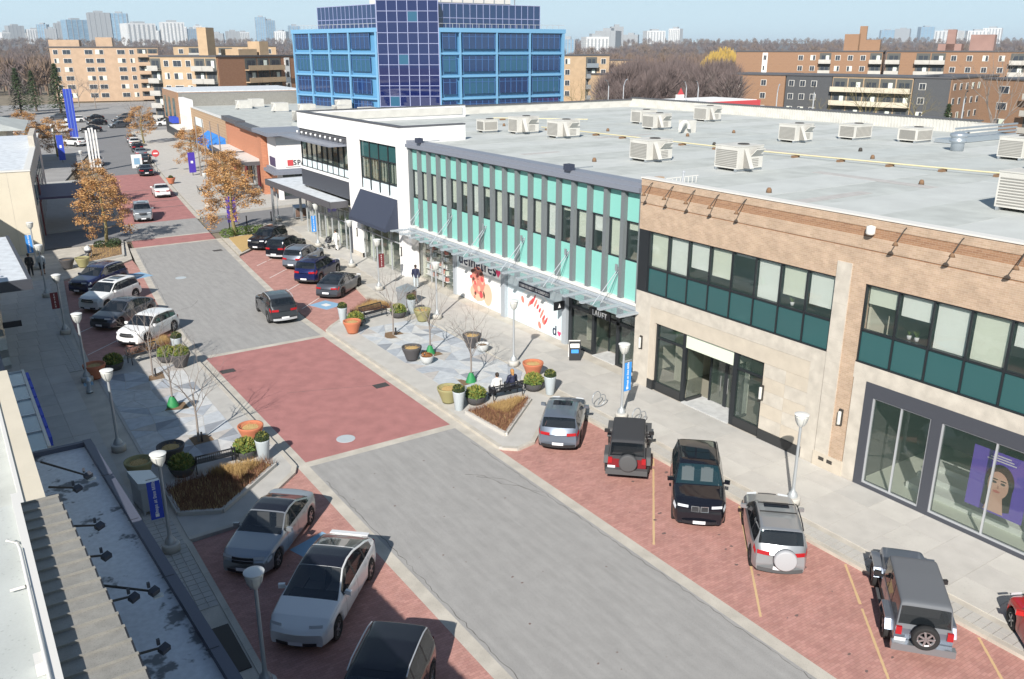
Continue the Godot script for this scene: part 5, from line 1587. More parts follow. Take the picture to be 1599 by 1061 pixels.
func build_apartments():
	var a := Vector3(47.5, 0, -228)
	var b := Vector3(59.0, 0, -213)
	var t = flats("apartment_block", "tan brick apartment block with stacked balconies on its sunlit side", a, b, 20, 5, 2.85, "bwdwbb", M.apt_tan, M.concrete2)
	roofbox(t, M.apt_tan, a, b, 12.0, 2.6, 14.8, 6.6, 3, 3)
	t = flats("apartment_block", "brown brick apartment block with long tan balconies beside the blue office", b + Vector3(0.3, 0, 0), Vector3(85, 0, -226), 14, 5, 2.85, "..bbbs.", M.apt_brick, M.apt_tan)
	roofbox(t, M.apt_tan, b, Vector3(85, 0, -226), 9, 6, 14.8, 1.8, 2, 6)
	roofbox(t, M.apt_tan, b, Vector3(85, 0, -226), 16, 3, 14.8, 3.6, 2, 4)
	t = flats("apartment_block", "long sand coloured apartment block with dark vertical slots behind the car park", Vector3(38, 0, -329), Vector3(70, 0, -322), 18, 6, 2.75, "wd.dd.dwbb", M.apt_sand, M.apt_sand)
	roofbox(t, M.apt_sand, Vector3(38, 0, -329), Vector3(70, 0, -322), 0, 9, 17.1, 2.4, 0.5, 10)
	roofbox(t, M.apt_sand, Vector3(38, 0, -329), Vector3(70, 0, -322), 14, 5, 17.1, 3.2, 0.5, 8)
	t = flats("apartment_block", "low brown roofline block between the tan flats", Vector3(70, 0, -300), Vector3(100, 0, -290), 14, 6, 2.8, "wbwbwbw", M.apt_tan, M.concrete2)
	# east of the big roof
	var p := Vector3(214, 0, -196)
	var q := Vector3(236, 0, -160)
	t = flats("apartment_block", "long orange brick apartment block with a white stair strip at its blank end", p, q, 14, 5, 3.05, "..s..wwbwwwb", M.apt_orange, M.concrete3)
	roofbox(t, M.apt_orange, p, q, 31, 4.5, 15.8, 5.0, 2, 5)
	roofbox(t, M.apt_orange, p, q, 35, 2.0, 15.8, 7.2, 2, 2)
	roofbox(t, M.apt_orange, p, q, 37, 4.0, 15.8, 3.4, 2, 5)
	p = Vector3(236.4, 0, -159)
	q = Vector3(258, 0, -108)
	t = flats("apartment_block", "long orange brick apartment block with pale balcony stacks and brown roof house", p, q, 14, 5, 3.05, "b.bbwwwwbbwwbb", M.apt_orange, M.concrete3)
	roofbox(t, M.apt_rose, p, q, 13, 6, 15.8, 2.2, 2, 5)
	roofbox(t, M.apt_rose, p, q, 15, 2.2, 15.8, 6.0, 2, 2)
	roofbox(t, M.apt_rose, p, q, 21, 6, 15.8, 4.6, 2, 5)
	p = Vector3(180.5, 0, -167)
	q = Vector3(185.8, 0, -153)
	t = flats("apartment_block", "orange brick low flats with cream balconies behind the ribbed parapet", p, q, 14, 3, 3.2, "b.w.", M.apt_orange, M.concrete3)
	t = flats("apartment_block", "dark grey painted low flats with white windows", q + Vector3(0.05, 0, 0.3), Vector3(188.6, 0, -141), 14, 3, 3.2, "www.", M.apt_grey, M.concrete3)
	t = flats("apartment_block", "low flats with two long cream balcony rows behind a bare tree", Vector3(188.7, 0, -140.8), Vector3(193.0, 0, -122), 14, 3, 3.2, "bbbbb", M.apt_tan, M.cream_wall)
	t = flats("apartment_block", "dark grey gable of the low flats with single white windows", Vector3(193.0, 0, -121.8), Vector3(195.6, 0, -114.4), 14, 3, 3.2, "w.", M.apt_grey, M.concrete3)
	t = flats("apartment_block", "orange brick side wing of the low flats with small white windows", Vector3(195.8, 0, -114.2), Vector3(228, 0, -121), 12, 3, 3.2, "wwwwwwww", M.apt_orange, M.concrete3)
	t = flats("apartment_block", "orange brick flats with white framed windows and one side balcony at the frame edge", Vector3(190, 0, -104), Vector3(186, 0, -86), 14, 3, 3.3, ".d.bd", M.apt_orange, M.concrete3)
	t = flats("apartment_block", "tan flats with blue balconies right of the blue office", Vector3(150, 0, -201), Vector3(163, 0, -196), 12, 5, 2.85, "w.bw", M.apt_tan, M.duct)
	t = flats("apartment_block", "low tan flats with flat roof among the bare trees", Vector3(157, 0, -192), Vector3(196, 0, -190), 12, 3, 3.1, "w.wwbw.wbw", M.apt_tan, M.concrete3)
	t = flats("apartment_block", "small tan block half hidden in the bare trees", Vector3(206, 0, -262), Vector3(226, 0, -252), 12, 4, 3.0, "ww.wb", M.apt_tan, M.concrete3)
	# petrol station roof beyond the parapet
	var g := thing("fuel_station", "red and white fuel station canopy beyond the roof", "fuel station", Vector3(118, 0, -121))
	bx(g, "canopy", M.print_red, 108, 132, 6.5, 7.5, -126, -114)
	bx(g, "canopy_top", M.white, 108.5, 131.5, 7.5, 7.6, -125.5, -114.5)
	bx(g, "sign", M.white, 112, 113.6, 7.6, 8.9, -116, -115.5)
	var gt := MB.new()
	gt.tri(Vector3(112, 8.9, -115.6), Vector3(113.6, 8.9, -115.6), Vector3(112.8, 10.1, -115.6))
	fin(gt, "sign_top", M.print_red, g, -ofs(g))
	for x in [110.0, 120.0, 130.0]:
		bx(g, "post", M.white, x, x + 0.4, 0, 6.5, -120, -119.6)

func build_skyline():
	var cols := [M.tower_white, M.tower_glass, M.tower_grey]
	var T := [[308, -3486, 49, 92], [332, -3484, 22, 68], [364, -3481, 46, 81], [380, -3177, 32, 78], [421, -2970, 61, 99], [524, -3461, 33, 74], [455, -2763, 55, 113], [507, -2754, 44, 112], [512, -2549, 73, 81], [637, -2932, 30, 71], [594, -2531, 57, 85], [717, -2913, 21, 83], [739, -2908, 23, 77], [772, -2899, 16, 74], [913, -3067, 42, 74], [1097, -3324, 38, 129], [1125, -3314, 36, 118], [1163, -3301, 46, 80], [1243, -3379, 42, 103], [906, -1196, 22, 32], [940, -1169, 38, 36], [1148, -1386, 42, 51], [1418, -1682, 29, 68], [1708, -1961, 41, 56], [1890, -2066, 57, 70], [1937, -2022, 35, 76], [4143, -2800, 66, 109], [4183, -2740, 70, 115], [4240, -2651, 66, 123], [3007, -1791, 77, 78], [3050, -1717, 68, 77], [3072, -1678, 57, 85], [262, -3289, 26, 68], [382, -3378, 32, 95], [422, -3272, 39, 97], [542, -3558, 31, 112], [602, -3447, 30, 116], [693, -3226, 26, 92], [859, -3289, 27, 95], [811, -2888, 40, 64], [1004, -3248, 37, 75]]
	var kind := [2, 0, 0, 2, 1, 1, 2, 1, 0, 0, 0, 0, 1, 0, 2, 1, 1, 0, 1, 1, 0, 2, 2, 2, 0, 0, 1, 2, 1, 0, 0, 0, 0, 1, 2, 0, 2, 1, 0, 2, 0]
	var i := 0
	for q in T:
		var P := Vector3(q[0], 0, q[1])
		var t := thing("distant_tower", ["white slab apartment tower on the far skyline", "blue glass tower on the far skyline", "grey concrete tower on the far skyline"][kind[i]], "tower", P, "towers on the far skyline")
		var dir := Vector3(q[0], 0, q[1]).normalized()
		var u := Vector3.UP.cross(dir).normalized() * -1.0
		u = u.rotated(Vector3.UP, [0.3, -0.35, 0.15, -0.1][i % 4])
		var w: float = q[2]
		fbx(t, "shaft", cols[kind[i]], P, u, -w * 0.5, w * 0.5, 0, q[3], -w * 0.4, w * 0.4)
		fbx(t, "roof_house", M.tower_grey, P, u, -w * 0.2, w * 0.2, q[3], q[3] + 5, -w * 0.2, w * 0.2)
		if kind[i] != 0:
			for k in 5:
				fbx(t, "pier", M.tower_grey, P, u, -w * 0.5 + k * w * 0.24, -w * 0.5 + k * w * 0.24 + 1.5, 0, q[3], w * 0.4, w * 0.4 + 0.8)
		else:
			for k in 6:
				fbx(t, "balcony_strip", M.tower_grey, P, u, -w * 0.45 + k * w * 0.165, -w * 0.45 + k * w * 0.165 + w * 0.06, 0, q[3] - 3, w * 0.4, w * 0.4 + 0.8)
		i += 1
	# rolling ground that carries the far woods
	var b := MB.new()
	var n := FastNoiseLite.new()
	n.seed = 5
	n.frequency = 0.0016
	var rows := []
	for r in 16:
		var d := 700.0 + r * r * 26.0
		var row := PackedVector3Array()
		for k in 60:
			var a := deg_to_rad(-2.0 + k * 1.25)
			var x := sin(a) * d
			var z := -cos(a) * d
			row.append(Vector3(x, hill_y(x, z, n) if r > 0 else -0.6, z))
		rows.append(row)
	b.grid(rows)
	struct_(fin(b, "hills", M.hill, self))

func hill_y(x: float, z: float, n: FastNoiseLite) -> float:
	var d := sqrt(x * x + z * z)
	var k := smoothstep(900.0, 3300.0, d)
	return -0.4 + k * (34.0 + 12.0 * n.get_noise_2d(x, z)) + smoothstep(3300.0, 6400.0, d) * 18.0

# ---------------------------------------------------------------- cars
func pl(pts: Array, x: float) -> float:
	for i in pts.size() - 1:
		if x <= pts[i + 1].x:
			return lerpf(pts[i].y, pts[i + 1].y, (x - pts[i].x) / maxf(1e-6, pts[i + 1].x - pts[i].x))
	return pts[-1].y

func sm(pts: Array, x: float, r: float) -> float:
	return 0.25 * pl(pts, x - r) + 0.5 * pl(pts, x) + 0.25 * pl(pts, x + r)

const SHAPES := {
	"suv": {"top": [0.0, 0.50, 0.025, 0.585, 0.10, 0.63, 0.25, 0.675, 0.29, 0.69, 0.43, 0.955, 0.50, 0.995, 0.72, 1.0, 0.88, 0.965, 0.96, 0.70, 0.985, 0.64, 1.0, 0.52], "sh": [0.0, 0.46, 0.05, 0.55, 0.28, 0.635, 0.7, 0.655, 0.95, 0.66, 1.0, 0.50], "ws": [0.285, 0.435], "rw": [0.885, 0.958], "sw": [0.335, 0.90], "pil": [0.53, 0.72], "tum": 0.30, "wheels": [0.185, 0.795], "hood": 0.28},
	"sedan": {"top": [0.0, 0.44, 0.02, 0.52, 0.10, 0.60, 0.26, 0.66, 0.30, 0.68, 0.45, 0.965, 0.54, 1.0, 0.64, 0.985, 0.82, 0.765, 0.88, 0.735, 0.965, 0.72, 0.985, 0.68, 1.0, 0.55], "sh": [0.0, 0.42, 0.05, 0.52, 0.3, 0.64, 0.85, 0.69, 0.97, 0.69, 1.0, 0.50], "ws": [0.295, 0.45], "rw": [0.665, 0.825], "sw": [0.345, 0.79], "pil": [0.54, 0.70], "tum": 0.42, "wheels": [0.19, 0.80], "hood": 0.29},
	"fast": {"top": [0.0, 0.40, 0.02, 0.47, 0.10, 0.575, 0.22, 0.64, 0.25, 0.655, 0.43, 0.96, 0.52, 1.0, 0.62, 0.985, 0.80, 0.86, 0.93, 0.715, 0.965, 0.70, 0.985, 0.64, 1.0, 0.50], "sh": [0.0, 0.38, 0.05, 0.49, 0.26, 0.61, 0.8, 0.65, 0.95, 0.67, 1.0, 0.48], "ws": [0.245, 0.43], "rw": [0.66, 0.925], "sw": [0.31, 0.84], "pil": [0.52, 0.70], "tum": 0.40, "wheels": [0.185, 0.795], "hood": 0.24},
	"hatch": {"top": [0.0, 0.48, 0.025, 0.56, 0.10, 0.61, 0.24, 0.665, 0.28, 0.68, 0.44, 0.96, 0.52, 1.0, 0.74, 0.985, 0.87, 0.94, 0.965, 0.68, 0.985, 0.63, 1.0, 0.52], "sh": [0.0, 0.44, 0.05, 0.54, 0.28, 0.63, 0.7, 0.66, 0.95, 0.66, 1.0, 0.50], "ws": [0.275, 0.44], "rw": [0.87, 0.96], "sw": [0.325, 0.88], "pil": [0.54, 0.74], "tum": 0.36, "wheels": [0.195, 0.80], "hood": 0.27},
	"jeep": {"top": [0.0, 0.555, 0.02, 0.575, 0.30, 0.615, 0.335, 0.62, 0.385, 0.955, 0.41, 0.99, 0.6, 1.0, 0.94, 0.99, 0.965, 0.95, 0.985, 0.62, 1.0, 0.56], "sh": [0.0, 0.53, 0.05, 0.55, 0.33, 0.585, 0.95, 0.59, 1.0, 0.56], "ws": [0.33, 0.383], "rw": [0.963, 0.986], "sw": [0.40, 0.945], "pil": [0.58, 0.74], "tum": 0.10, "wheels": [0.165, 0.775], "hood": 0.32},
}

func prof(a: Array) -> Array:
	var o := []
	for i in range(0, a.size(), 2):
		o.append(V2(a[i], a[i + 1]))
	return o

# one car, nose towards -Z, standing on y = 0
func car(called: String, label: String, at: Vector3, deg: float, shape: String, L: float, W: float, H: float, body: Material, o := {}) -> Node3D:
	var t := thing(called, label, o.get("cat", "car"), Vector3.ZERO, o.get("group", "cars parked in the angled bays"))
	var S: Dictionary = SHAPES[shape]
	var top := prof(S.top)
	var shl := prof(S.sh)
	var jeep := shape == "jeep"
	var wp := [V2(0, 0.80), V2(0.03, 0.90), V2(0.10, 0.965), V2(0.3, 1.0), V2(0.72, 1.0), V2(0.9, 0.97), V2(0.97, 0.91), V2(1.0, 0.84)]
	if jeep: wp = [V2(0, 0.66), V2(0.02, 0.70), V2(0.33, 0.80), V2(0.40, 0.84), V2(0.97, 0.84), V2(1.0, 0.83)]
	var R: float = o.get("wr", 0.34 if H < 1.55 else 0.37)
	if jeep: R = 0.40
	var sill: float = 0.20 if H < 1.55 else 0.26
	if jeep: sill = 0.42
	var w1: float = S.wheels[0] * L
	var w2: float = S.wheels[1] * L
	var Ra := R + 0.055
	# stations along the length
	var ss := []
	var s := 0.0
	while s < L:
		ss.append(s)
		s += 0.12
	ss.append(L)
	for k in [S.ws[0], S.ws[1], S.rw[0], S.rw[1], S.sw[0], S.sw[1], 0.012, 0.988]:
		ss.append(k * L)
	for k in S.pil:
		ss.append(k * L - 0.045); ss.append(k * L + 0.045)
	for c in [w1, w2]:
		for k in 9:
			ss.append(c + cos(PI * k / 8.0) * Ra)
		ss.append(c - Ra - 0.004); ss.append(c + Ra + 0.004)
	ss.sort()
	var st := []
	for x in ss:
		if st.is_empty() or x - st[-1] > 0.003: st.append(x)
	var rows := []
	for x in st:
		var f: float = x / L
		var yt := sm(top, f, 0.008) * H
		var ys := minf(sm(shl, f, 0.02) * H, yt - 0.005)
		var w := pl(wp, f) * W * 0.5
		var yb := sill + 0.03 * smoothstep(0.12, 0.0, f) + 0.06 * smoothstep(0.9, 1.0, f)
		if not jeep:
			for c in [w1, w2]:
				if absf(x - c) < Ra: yb = maxf(yb, R + sqrt(maxf(0.0, Ra * Ra - (x - c) * (x - c))) - 0.005)
		var k := clampf((yt - ys) / 0.16, 0.0, 1.0)
		var g := maxf(0.0, yt - ys)
		var wr: float = w * 0.955 - S.tum * g
		var p := PackedVector3Array()
		var q := [V2(w * 0.93, yb), V2(w * 0.985, lerpf(yb, ys, 0.12)), V2(w, lerpf(yb, ys, 0.42)), V2(w * 0.995, lerpf(yb, ys, 0.78)), V2(w * 0.965, ys), V2(w * 0.955 - 0.012 * k, ys + 0.02 * k)]
		var e := V2(wr, yt - 0.075 * k)
		var b5: Vector2 = q[5]
		q.append(b5.lerp(e, 0.5)); q.append(e)
		q.append(V2(wr * 0.955 - 0.01 * k, yt - 0.028 * k)); q.append(V2(wr * 0.80, yt - 0.010 * k)); q.append(V2(wr * 0.42, yt - 0.002 * k)); q.append(V2(0, yt))
		for v in q:
			p.append(bulge(Vector3(v.x, v.y, x - L * 0.5), L, W, H, jeep))
		rows.append(p)
	# sort faces into parts
	var nn := []
	for i in rows.size():
		var line := PackedVector3Array()
		for j in 12:
			var a: Vector3 = rows[mini(i + 1, rows.size() - 1)][j] - rows[maxi(i - 1, 0)][j]
			var b: Vector3 = rows[i][mini(j + 1, 11)] - rows[i][maxi(j - 1, 0)]
			var v := b.cross(a).normalized()
			if v.dot(Vector3(rows[i][j].x, 0.25, 0) if j < 9 else Vector3.UP) < 0.0: v = -v
			if j == 11: v.x = 0.0
			line.append(v.normalized())
		nn.append(line)
	var parts := {}
	var roofm: Material = o.get("roof", body)
	for i in rows.size() - 1:
		var f: float = (st[i] + st[i + 1]) * 0.5 / L
		for j in 11:
			var kind := "body"
			if j >= 8 and f > S.ws[0] and f < S.ws[1]: kind = "windshield"
			elif j >= 8 and f > S.rw[0] and f < S.rw[1]: kind = "rear_window"
			elif (j == 5 or j == 6) and f > S.sw[0] and f < S.sw[1]:
				kind = "side_window"
				for k in S.pil:
					if absf(f - k) * L < 0.046: kind = "pillar_trim"
			elif j >= 8 and f > S.ws[1] + 0.01 and f < S.rw[0] - 0.01 and o.has("roof"): kind = "roof_panel"
			elif j == 0 and shape == "suv" and o.get("clad", true): kind = "cladding"
			elif jeep and j >= 4 and f > S.ws[1] - 0.01: kind = "roof_panel"
			var seg := 0
			for k in S.pil:
				if f > k: seg += 1
			for sd in [1.0, -1.0]:
				var key := kind
				if kind == "side_window" or kind == "pillar_trim" or kind == "cladding": key += "|%d|%d" % [seg, int(sd)]
				if not parts.has(key): parts[key] = MB.new()
				var mb: MB = parts[key]
				var fl := Vector3(sd, 1, 1)
				var a: Vector3 = rows[i][j] * fl
				var b: Vector3 = rows[i + 1][j] * fl
				var c: Vector3 = rows[i + 1][j + 1] * fl
				var d: Vector3 = rows[i][j + 1] * fl
				if sd > 0: mb.qn(a, b, c, d, nn[i][j], nn[i + 1][j], nn[i + 1][j + 1], nn[i][j + 1])
				else: mb.qn(d, c, b, a, nn[i][j + 1] * fl, nn[i + 1][j + 1] * fl, nn[i + 1][j] * fl, nn[i][j] * fl)
	# nose and tail faces
	for end in [0, rows.size() - 1]:
		var r: PackedVector3Array = rows[end]
		for j in 11:
			var a := r[j]
			var b := r[j + 1]
			var c := Vector3(-b.x, b.y, b.z)
			var d := Vector3(-a.x, a.y, a.z)
			if end == 0: parts.body.quad(a, b, c, d)
			else: parts.body.quad(d, c, b, a)
	var gl: Material = o.get("glass", M.car_glass)
	var mats := {"body": body, "windshield": gl, "side_window": gl, "rear_window": M.car_glass, "roof_panel": roofm, "pillar_trim": M.trim, "cladding": M.plastic_grey}
	for k in parts:
		var mb: MB = parts[k]
		var nm: String = k.get_slice("|", 0)
		if mb.v.size() > 0: fin(mb, nm, mats[nm], t)
	# floor pan, seats and dash seen through the glass
	var lb := MB.new()
	lb.box(Vector3(0, sill + 0.10, 0), Vector3(W * 0.84, 0.14, L * 0.90))
	for c in [w1, w2]:
		lb.box(Vector3(0, R + 0.12, c - L * 0.5), Vector3(W * 0.78, 0.5, Ra * 2.05))
	fin(lb, "underbody", M.trim, t)
	var sb := MB.new()
	var seat_y := H * 0.36
	for x in [-0.36, 0.36]:
		sb.box(Vector3(x, seat_y, L * -0.02), Vector3(0.5, 0.2, 0.5))
		sb.box(Vector3(x, seat_y + 0.32, L * 0.045), Vector3(0.46, 0.58, 0.14), Basis(Vector3.RIGHT, 0.2))
		sb.box(Vector3(x, seat_y + 0.68, L * 0.06), Vector3(0.24, 0.16, 0.1))
	sb.box(Vector3(0, seat_y + 0.22, L * 0.235), Vector3(W * 0.66, 0.6, 0.16), Basis(Vector3.RIGHT, 0.2))
	fin(sb, "seat", o.get("seats", M.seat), t)
	var db := MB.new()
	db.box(Vector3(0, H * 0.56, L * (S.ws[0] + 0.03 - 0.5) + 0.18), Vector3(W * 0.74, 0.16, 0.42))
	fin(db, "dashboard", M.trim, t)
	# wheels
	for c in [w1, w2]:
		for sd in [-1.0, 1.0]:
			var wb := MB.new()
			var prf := [V2(R * 0.62, -0.10), V2(R * 0.66, -0.115), V2(R * 0.94, -0.105), V2(R, -0.08), V2(R, 0.08), V2(R * 0.94, 0.105), V2(R * 0.66, 0.115), V2(R * 0.62, 0.10)]
			wb.lathe(prf, 22)
			var wh := fin(wb, "wheel", M.tyre, t, Vector3(sd * (W * 0.5 - 0.125), R, c - L * 0.5))
			wh.rotation.z = -sd * PI * 0.5
			var rb := MB.new()
			rb.lathe([V2(R * 0.64, 0.09), V2(R * 0.57, 0.085), V2(R * 0.55, 0.03), V2(0.0, 0.03)], 18)
			fin(rb, "rim", M.rim_dark, wh)
			var kb := MB.new()
			for a in 5:
				kb.box(Vector3(cos(TAU * a / 5) * R * 0.32, 0.075, sin(TAU * a / 5) * R * 0.32), Vector3(R * 0.58, 0.03, R * 0.15), Basis(Vector3.UP, -TAU * a / 5))
			kb.lathe([V2(R * 0.16, 0.095), V2(R * 0.16, 0.05)], 10)
			kb.lathe([V2(R * 0.63, 0.093), V2(R * 0.565, 0.093)], 18)
			fin(kb, "spokes", o.get("rim", M.rim), wh)
	# lamps, grille, plates
	var zf := -L * 0.5
	var zr := L * 0.5
	var hw := W * 0.5
	var hy: float = 0.575 * H if not jeep else 0.47 * H
	if jeep:
		for sd in [-1.0, 1.0]:
			var hb := MB.new()
			hb.lathe([V2(0.0, 0.03), V2(0.09, 0.02), V2(0.1, 0.0)], 14)
			var hl := fin(hb, "headlight", M.headlight, t, Vector3(sd * 0.43, hy, zf - 0.01))
			hl.rotation.x = -PI * 0.5
			for c in [w1, w2]:
				var fb := MB.new()
				var z0: float = c - L * 0.5
				fb.box(Vector3(sd * (hw - 0.11), R * 2.0 + 0.12, z0), Vector3(0.26, 0.07, 0.84))
				fb.box(Vector3(sd * (hw - 0.11), R * 2.0 - 0.04, z0 - 0.47), Vector3(0.26, 0.07, 0.34), Basis(Vector3.RIGHT, -0.95))
				fb.box(Vector3(sd * (hw - 0.11), R * 2.0 - 0.04, z0 + 0.47), Vector3(0.26, 0.07, 0.34), Basis(Vector3.RIGHT, 0.95))
				fin(fb, "fender_flare", o.get("flare", M.plastic_grey), t)
			var tb := MB.new()
			tb.box(Vector3(sd * (hw * 0.72), 0.54 * H, zr + 0.02), Vector3(0.16, 0.24, 0.08))
			fin(tb, "taillight", M.taillight, t)
			var rb2 := MB.new()
			rb2.box(Vector3(sd * (hw - 0.13), 0.36, 0.05), Vector3(0.16, 0.06, 1.5))
			fin(rb2, "side_step", M.plastic_grey, t)
		var bb2 := MB.new()
		bb2.box(Vector3(0, 0.55, zf - 0.16), Vector3(W * 0.92, 0.2, 0.22))
		bb2.box(Vector3(0, 0.55, zr + 0.12), Vector3(W * 0.90, 0.22, 0.22))
		fin(bb2, "bumper", o.get("bumper", M.plastic_grey), t)
		var gb := MB.new()
		for k in 7:
			gb.box(Vector3(-0.24 + k * 0.08, 0.47 * H, zf - 0.012), Vector3(0.04, 0.28, 0.02))
		fin(gb, "grille", M.black, t)
		var pb := MB.new()
		pb.box(Vector3(-hw * 0.66, 0.68, zr + 0.06), Vector3(0.3, 0.15, 0.02))
		fin(pb, "plate", M.plate, t)
	else:
		for sd in [-1.0, 1.0]:
			var hb := MB.new()
			patch(hb, rows, st, 0.02 * L, 0.085 * L, 3, 4, sd, 0.012)
			fin(hb, "side_lamp", M.headlight, t)
			hb = MB.new()
			cap(hb, sd * hw * 0.42, sd * hw * 0.80, hy - 0.085, hy + 0.01, zf, L, W, H, -0.015)
			fin(hb, "headlight", M.headlight, t)
			var tb := MB.new()
			patch(tb, rows, st, 0.93 * L, 0.985 * L, 3, 4, sd, 0.012)
			fin(tb, "side_lamp", M.taillight, t)
			tb = MB.new()
			cap(tb, sd * hw * 0.40, sd * hw * 0.83, 0.52 * H, 0.60 * H, zr, L, W, H, 0.015)
			fin(tb, "taillight", M.taillight, t)
		var gb := MB.new()
		var gw: float = o.get("grille", 0.36)
		if gw > 0.0:
			cap(gb, -hw * gw, hw * gw, hy - 0.22, hy - 0.03, zf, L, W, H, -0.012)
			fin(gb, "grille", M.black, t)
			gb = MB.new()
		cap(gb, -hw * 0.62, hw * 0.62, sill + 0.06, sill + 0.17, zf, L, W, H, -0.012)
		fin(gb, "lower_grille", M.black, t)
		if o.get("chrome", false):
			var cb := MB.new()
			cap(cb, -hw * gw, hw * gw, hy - 0.135, hy - 0.11, zf, L, W, H, -0.022)
			cap(cb, -hw * gw, hw * gw, hy - 0.03, hy - 0.01, zf, L, W, H, -0.02)
			fin(cb, "grille_bar", M.chrome, t)
		if o.get("kidney", false):
			for sd in [-1.0, 1.0]:
				var kb := MB.new()
				cap(kb, sd * 0.03, sd * 0.30, hy - 0.20, hy - 0.19, zf, L, W, H, -0.025)
				cap(kb, sd * 0.03, sd * 0.30, hy - 0.02, hy - 0.005, zf, L, W, H, -0.025)
				cap(kb, sd * 0.03, sd * 0.045, hy - 0.2, hy - 0.01, zf, L, W, H, -0.025)
				cap(kb, sd * 0.285, sd * 0.30, hy - 0.2, hy - 0.01, zf, L, W, H, -0.025)
				fin(kb, "grille_ring", M.chrome, t)
		var pb := MB.new()
		cap(pb, -0.24, 0.24, 0.44, 0.56, zr, L, W, H, 0.02)
		fin(pb, "plate", M.plate, t)
		var pf := MB.new()
		cap(pf, -0.22, 0.22, 0.34, 0.46, zf, L, W, H, -0.02)
		fin(pf, "plate", M.plate, t)
		var bb := MB.new()
		cap(bb, -hw * 0.80, hw * 0.80, sill + 0.06, sill + 0.2, zr, L, W, H, 0.01)
		fin(bb, "rear_valance", o.get("valance", M.trim), t)
	# mirrors, handles, seams
	for sd in [-1.0, 1.0]:
		var mb := MB.new()
		var mz: float = (S.sw[0] + 0.02) * L - L * 0.5
		var my: float = pl(shl, 0.36) * H + 0.08
		var mx: float = hw + 0.07 if not jeep else hw * 0.84 + 0.16
		mb.box(Vector3(sd * mx, my, mz), Vector3(0.2, 0.14, 0.10), Basis(Vector3.UP, sd * 0.25))
		mb.box(Vector3(sd * (mx - 0.12), my - 0.05, mz + 0.02), Vector3(0.12, 0.05, 0.06))
		fin(mb, "mirror", o.get("mirror", body), t)
		var sb2 := MB.new()
		for k in [S.sw[0] + 0.015, S.pil[0] + 0.005, S.pil[1] + 0.03]:
			patch(sb2, rows, st, k * L - 0.006, k * L + 0.006, 1, 4, sd, 0.003)
		fin(sb2, "door_seam", M.trim, t)
		if not jeep:
			var hs := MB.new()
			for k in 6:
				patch(hs, rows, st, lerpf(0.035 * L, S.hood * L, k / 6.0), lerpf(0.035 * L, S.hood * L, (k + 1) / 6.0), 5.4, 5.55, sd, 0.003)
			fin(hs, "hood_seam", M.trim, t)
		var hb2 := MB.new()
		for k in [S.pil[0] - 0.045, S.pil[1] - 0.02]:
			patch(hb2, rows, st, k * L - 0.09, k * L + 0.09, 3, 3.25, sd, 0.03)
		fin(hb2, "door_handle", o.get("handle", body), t)
	if o.get("rails", false):
		for sd in [-1.0, 1.0]:
			var rb := MB.new()
			var pts := []
			var rad := []
			for k in 7:
				var f: float = lerpf(S.ws[1] + 0.03, S.rw[0] - 0.02, k / 6.0)
				pts.append(Vector3(sd * (W * 0.5 * 0.955 - S.tum * H * 0.345), sm(top, f, 0.01) * H + (0.035 if k > 0 and k < 6 else -0.03), f * L - L * 0.5))
				rad.append(0.02)
			rb.tube(pts, rad, 6)
			fin(rb, "roof_rail", o.get("rail_m", M.alu), t)
	if o.get("bars", false):
		for f in [0.52, 0.66]:
			var bb := MB.new()
			bb.box(Vector3(0, sm(top, f, 0.01) * H + 0.04, f * L - L * 0.5), Vector3(W * 0.66, 0.025, 0.05))
			fin(bb, "cross_bar", M.trim, t)
	if o.has("sunroof"):
		var q: Array = o.sunroof
		var sb3 := MB.new()
		for k in q.size() / 2:
			var g2 := []
			for i in 5:
				var row := PackedVector3Array()
				var f: float = lerpf(q[k * 2], q[k * 2 + 1], i / 4.0)
				for j in 7:
					var xx := lerpf(-0.42, 0.42, j / 6.0)
					row.append(Vector3(xx, sm(top, f, 0.008) * H + 0.006 - 0.012 * xx * xx, f * L - L * 0.5))
				g2.append(row)
			sb3.grid(g2)
		fin(sb3, "sunroof", M.roof_glass if not o.has("sun_m") else o.sun_m, t)
	if o.has("spare"):
		var r2 := 0.37
		var b := MB.new()
		var covered: bool = o.spare == "cover"
		b.lathe([V2(0.0, 0.13) if covered else V2(r2 * 0.6, 0.09), V2(r2 * 0.85, 0.13), V2(r2 * 0.98, 0.09), V2(r2, 0.0), V2(r2 * 0.95, -0.1), V2(0.0, -0.1)], 26)
		var sp := fin(b, "spare_wheel", o.get("cover_m", M.tyre), t, Vector3(o.get("spare_x", 0.0), 0.54 * H, zr + (0.2 if jeep else 0.14)))
		sp.rotation.x = PI * 0.5
		if not covered:
			var k := MB.new()
			for a in 7:
				k.box(Vector3(cos(TAU * a / 7) * 0.12, 0.09, sin(TAU * a / 7) * 0.12), Vector3(0.22, 0.03, 0.055), Basis(Vector3.UP, -TAU * a / 7))
			k.lathe([V2(0.235, 0.10), V2(0.20, 0.095), V2(0.19, 0.06)], 20)
			k.lathe([V2(0.06, 0.1), V2(0.0, 0.11)], 10)
			fin(k, "rim", M.rim, sp)
	if o.get("spoiler", false):
		var b := MB.new()
		b.box(Vector3(0, pl(top, 0.95) * H + 0.012, 0.945 * L - L * 0.5), Vector3(W * 0.66, 0.03, 0.22), Basis(Vector3.RIGHT, 0.12))
		fin(b, "spoiler", body, t)
	t.position = at
	t.rotation_degrees.y = deg
	return t

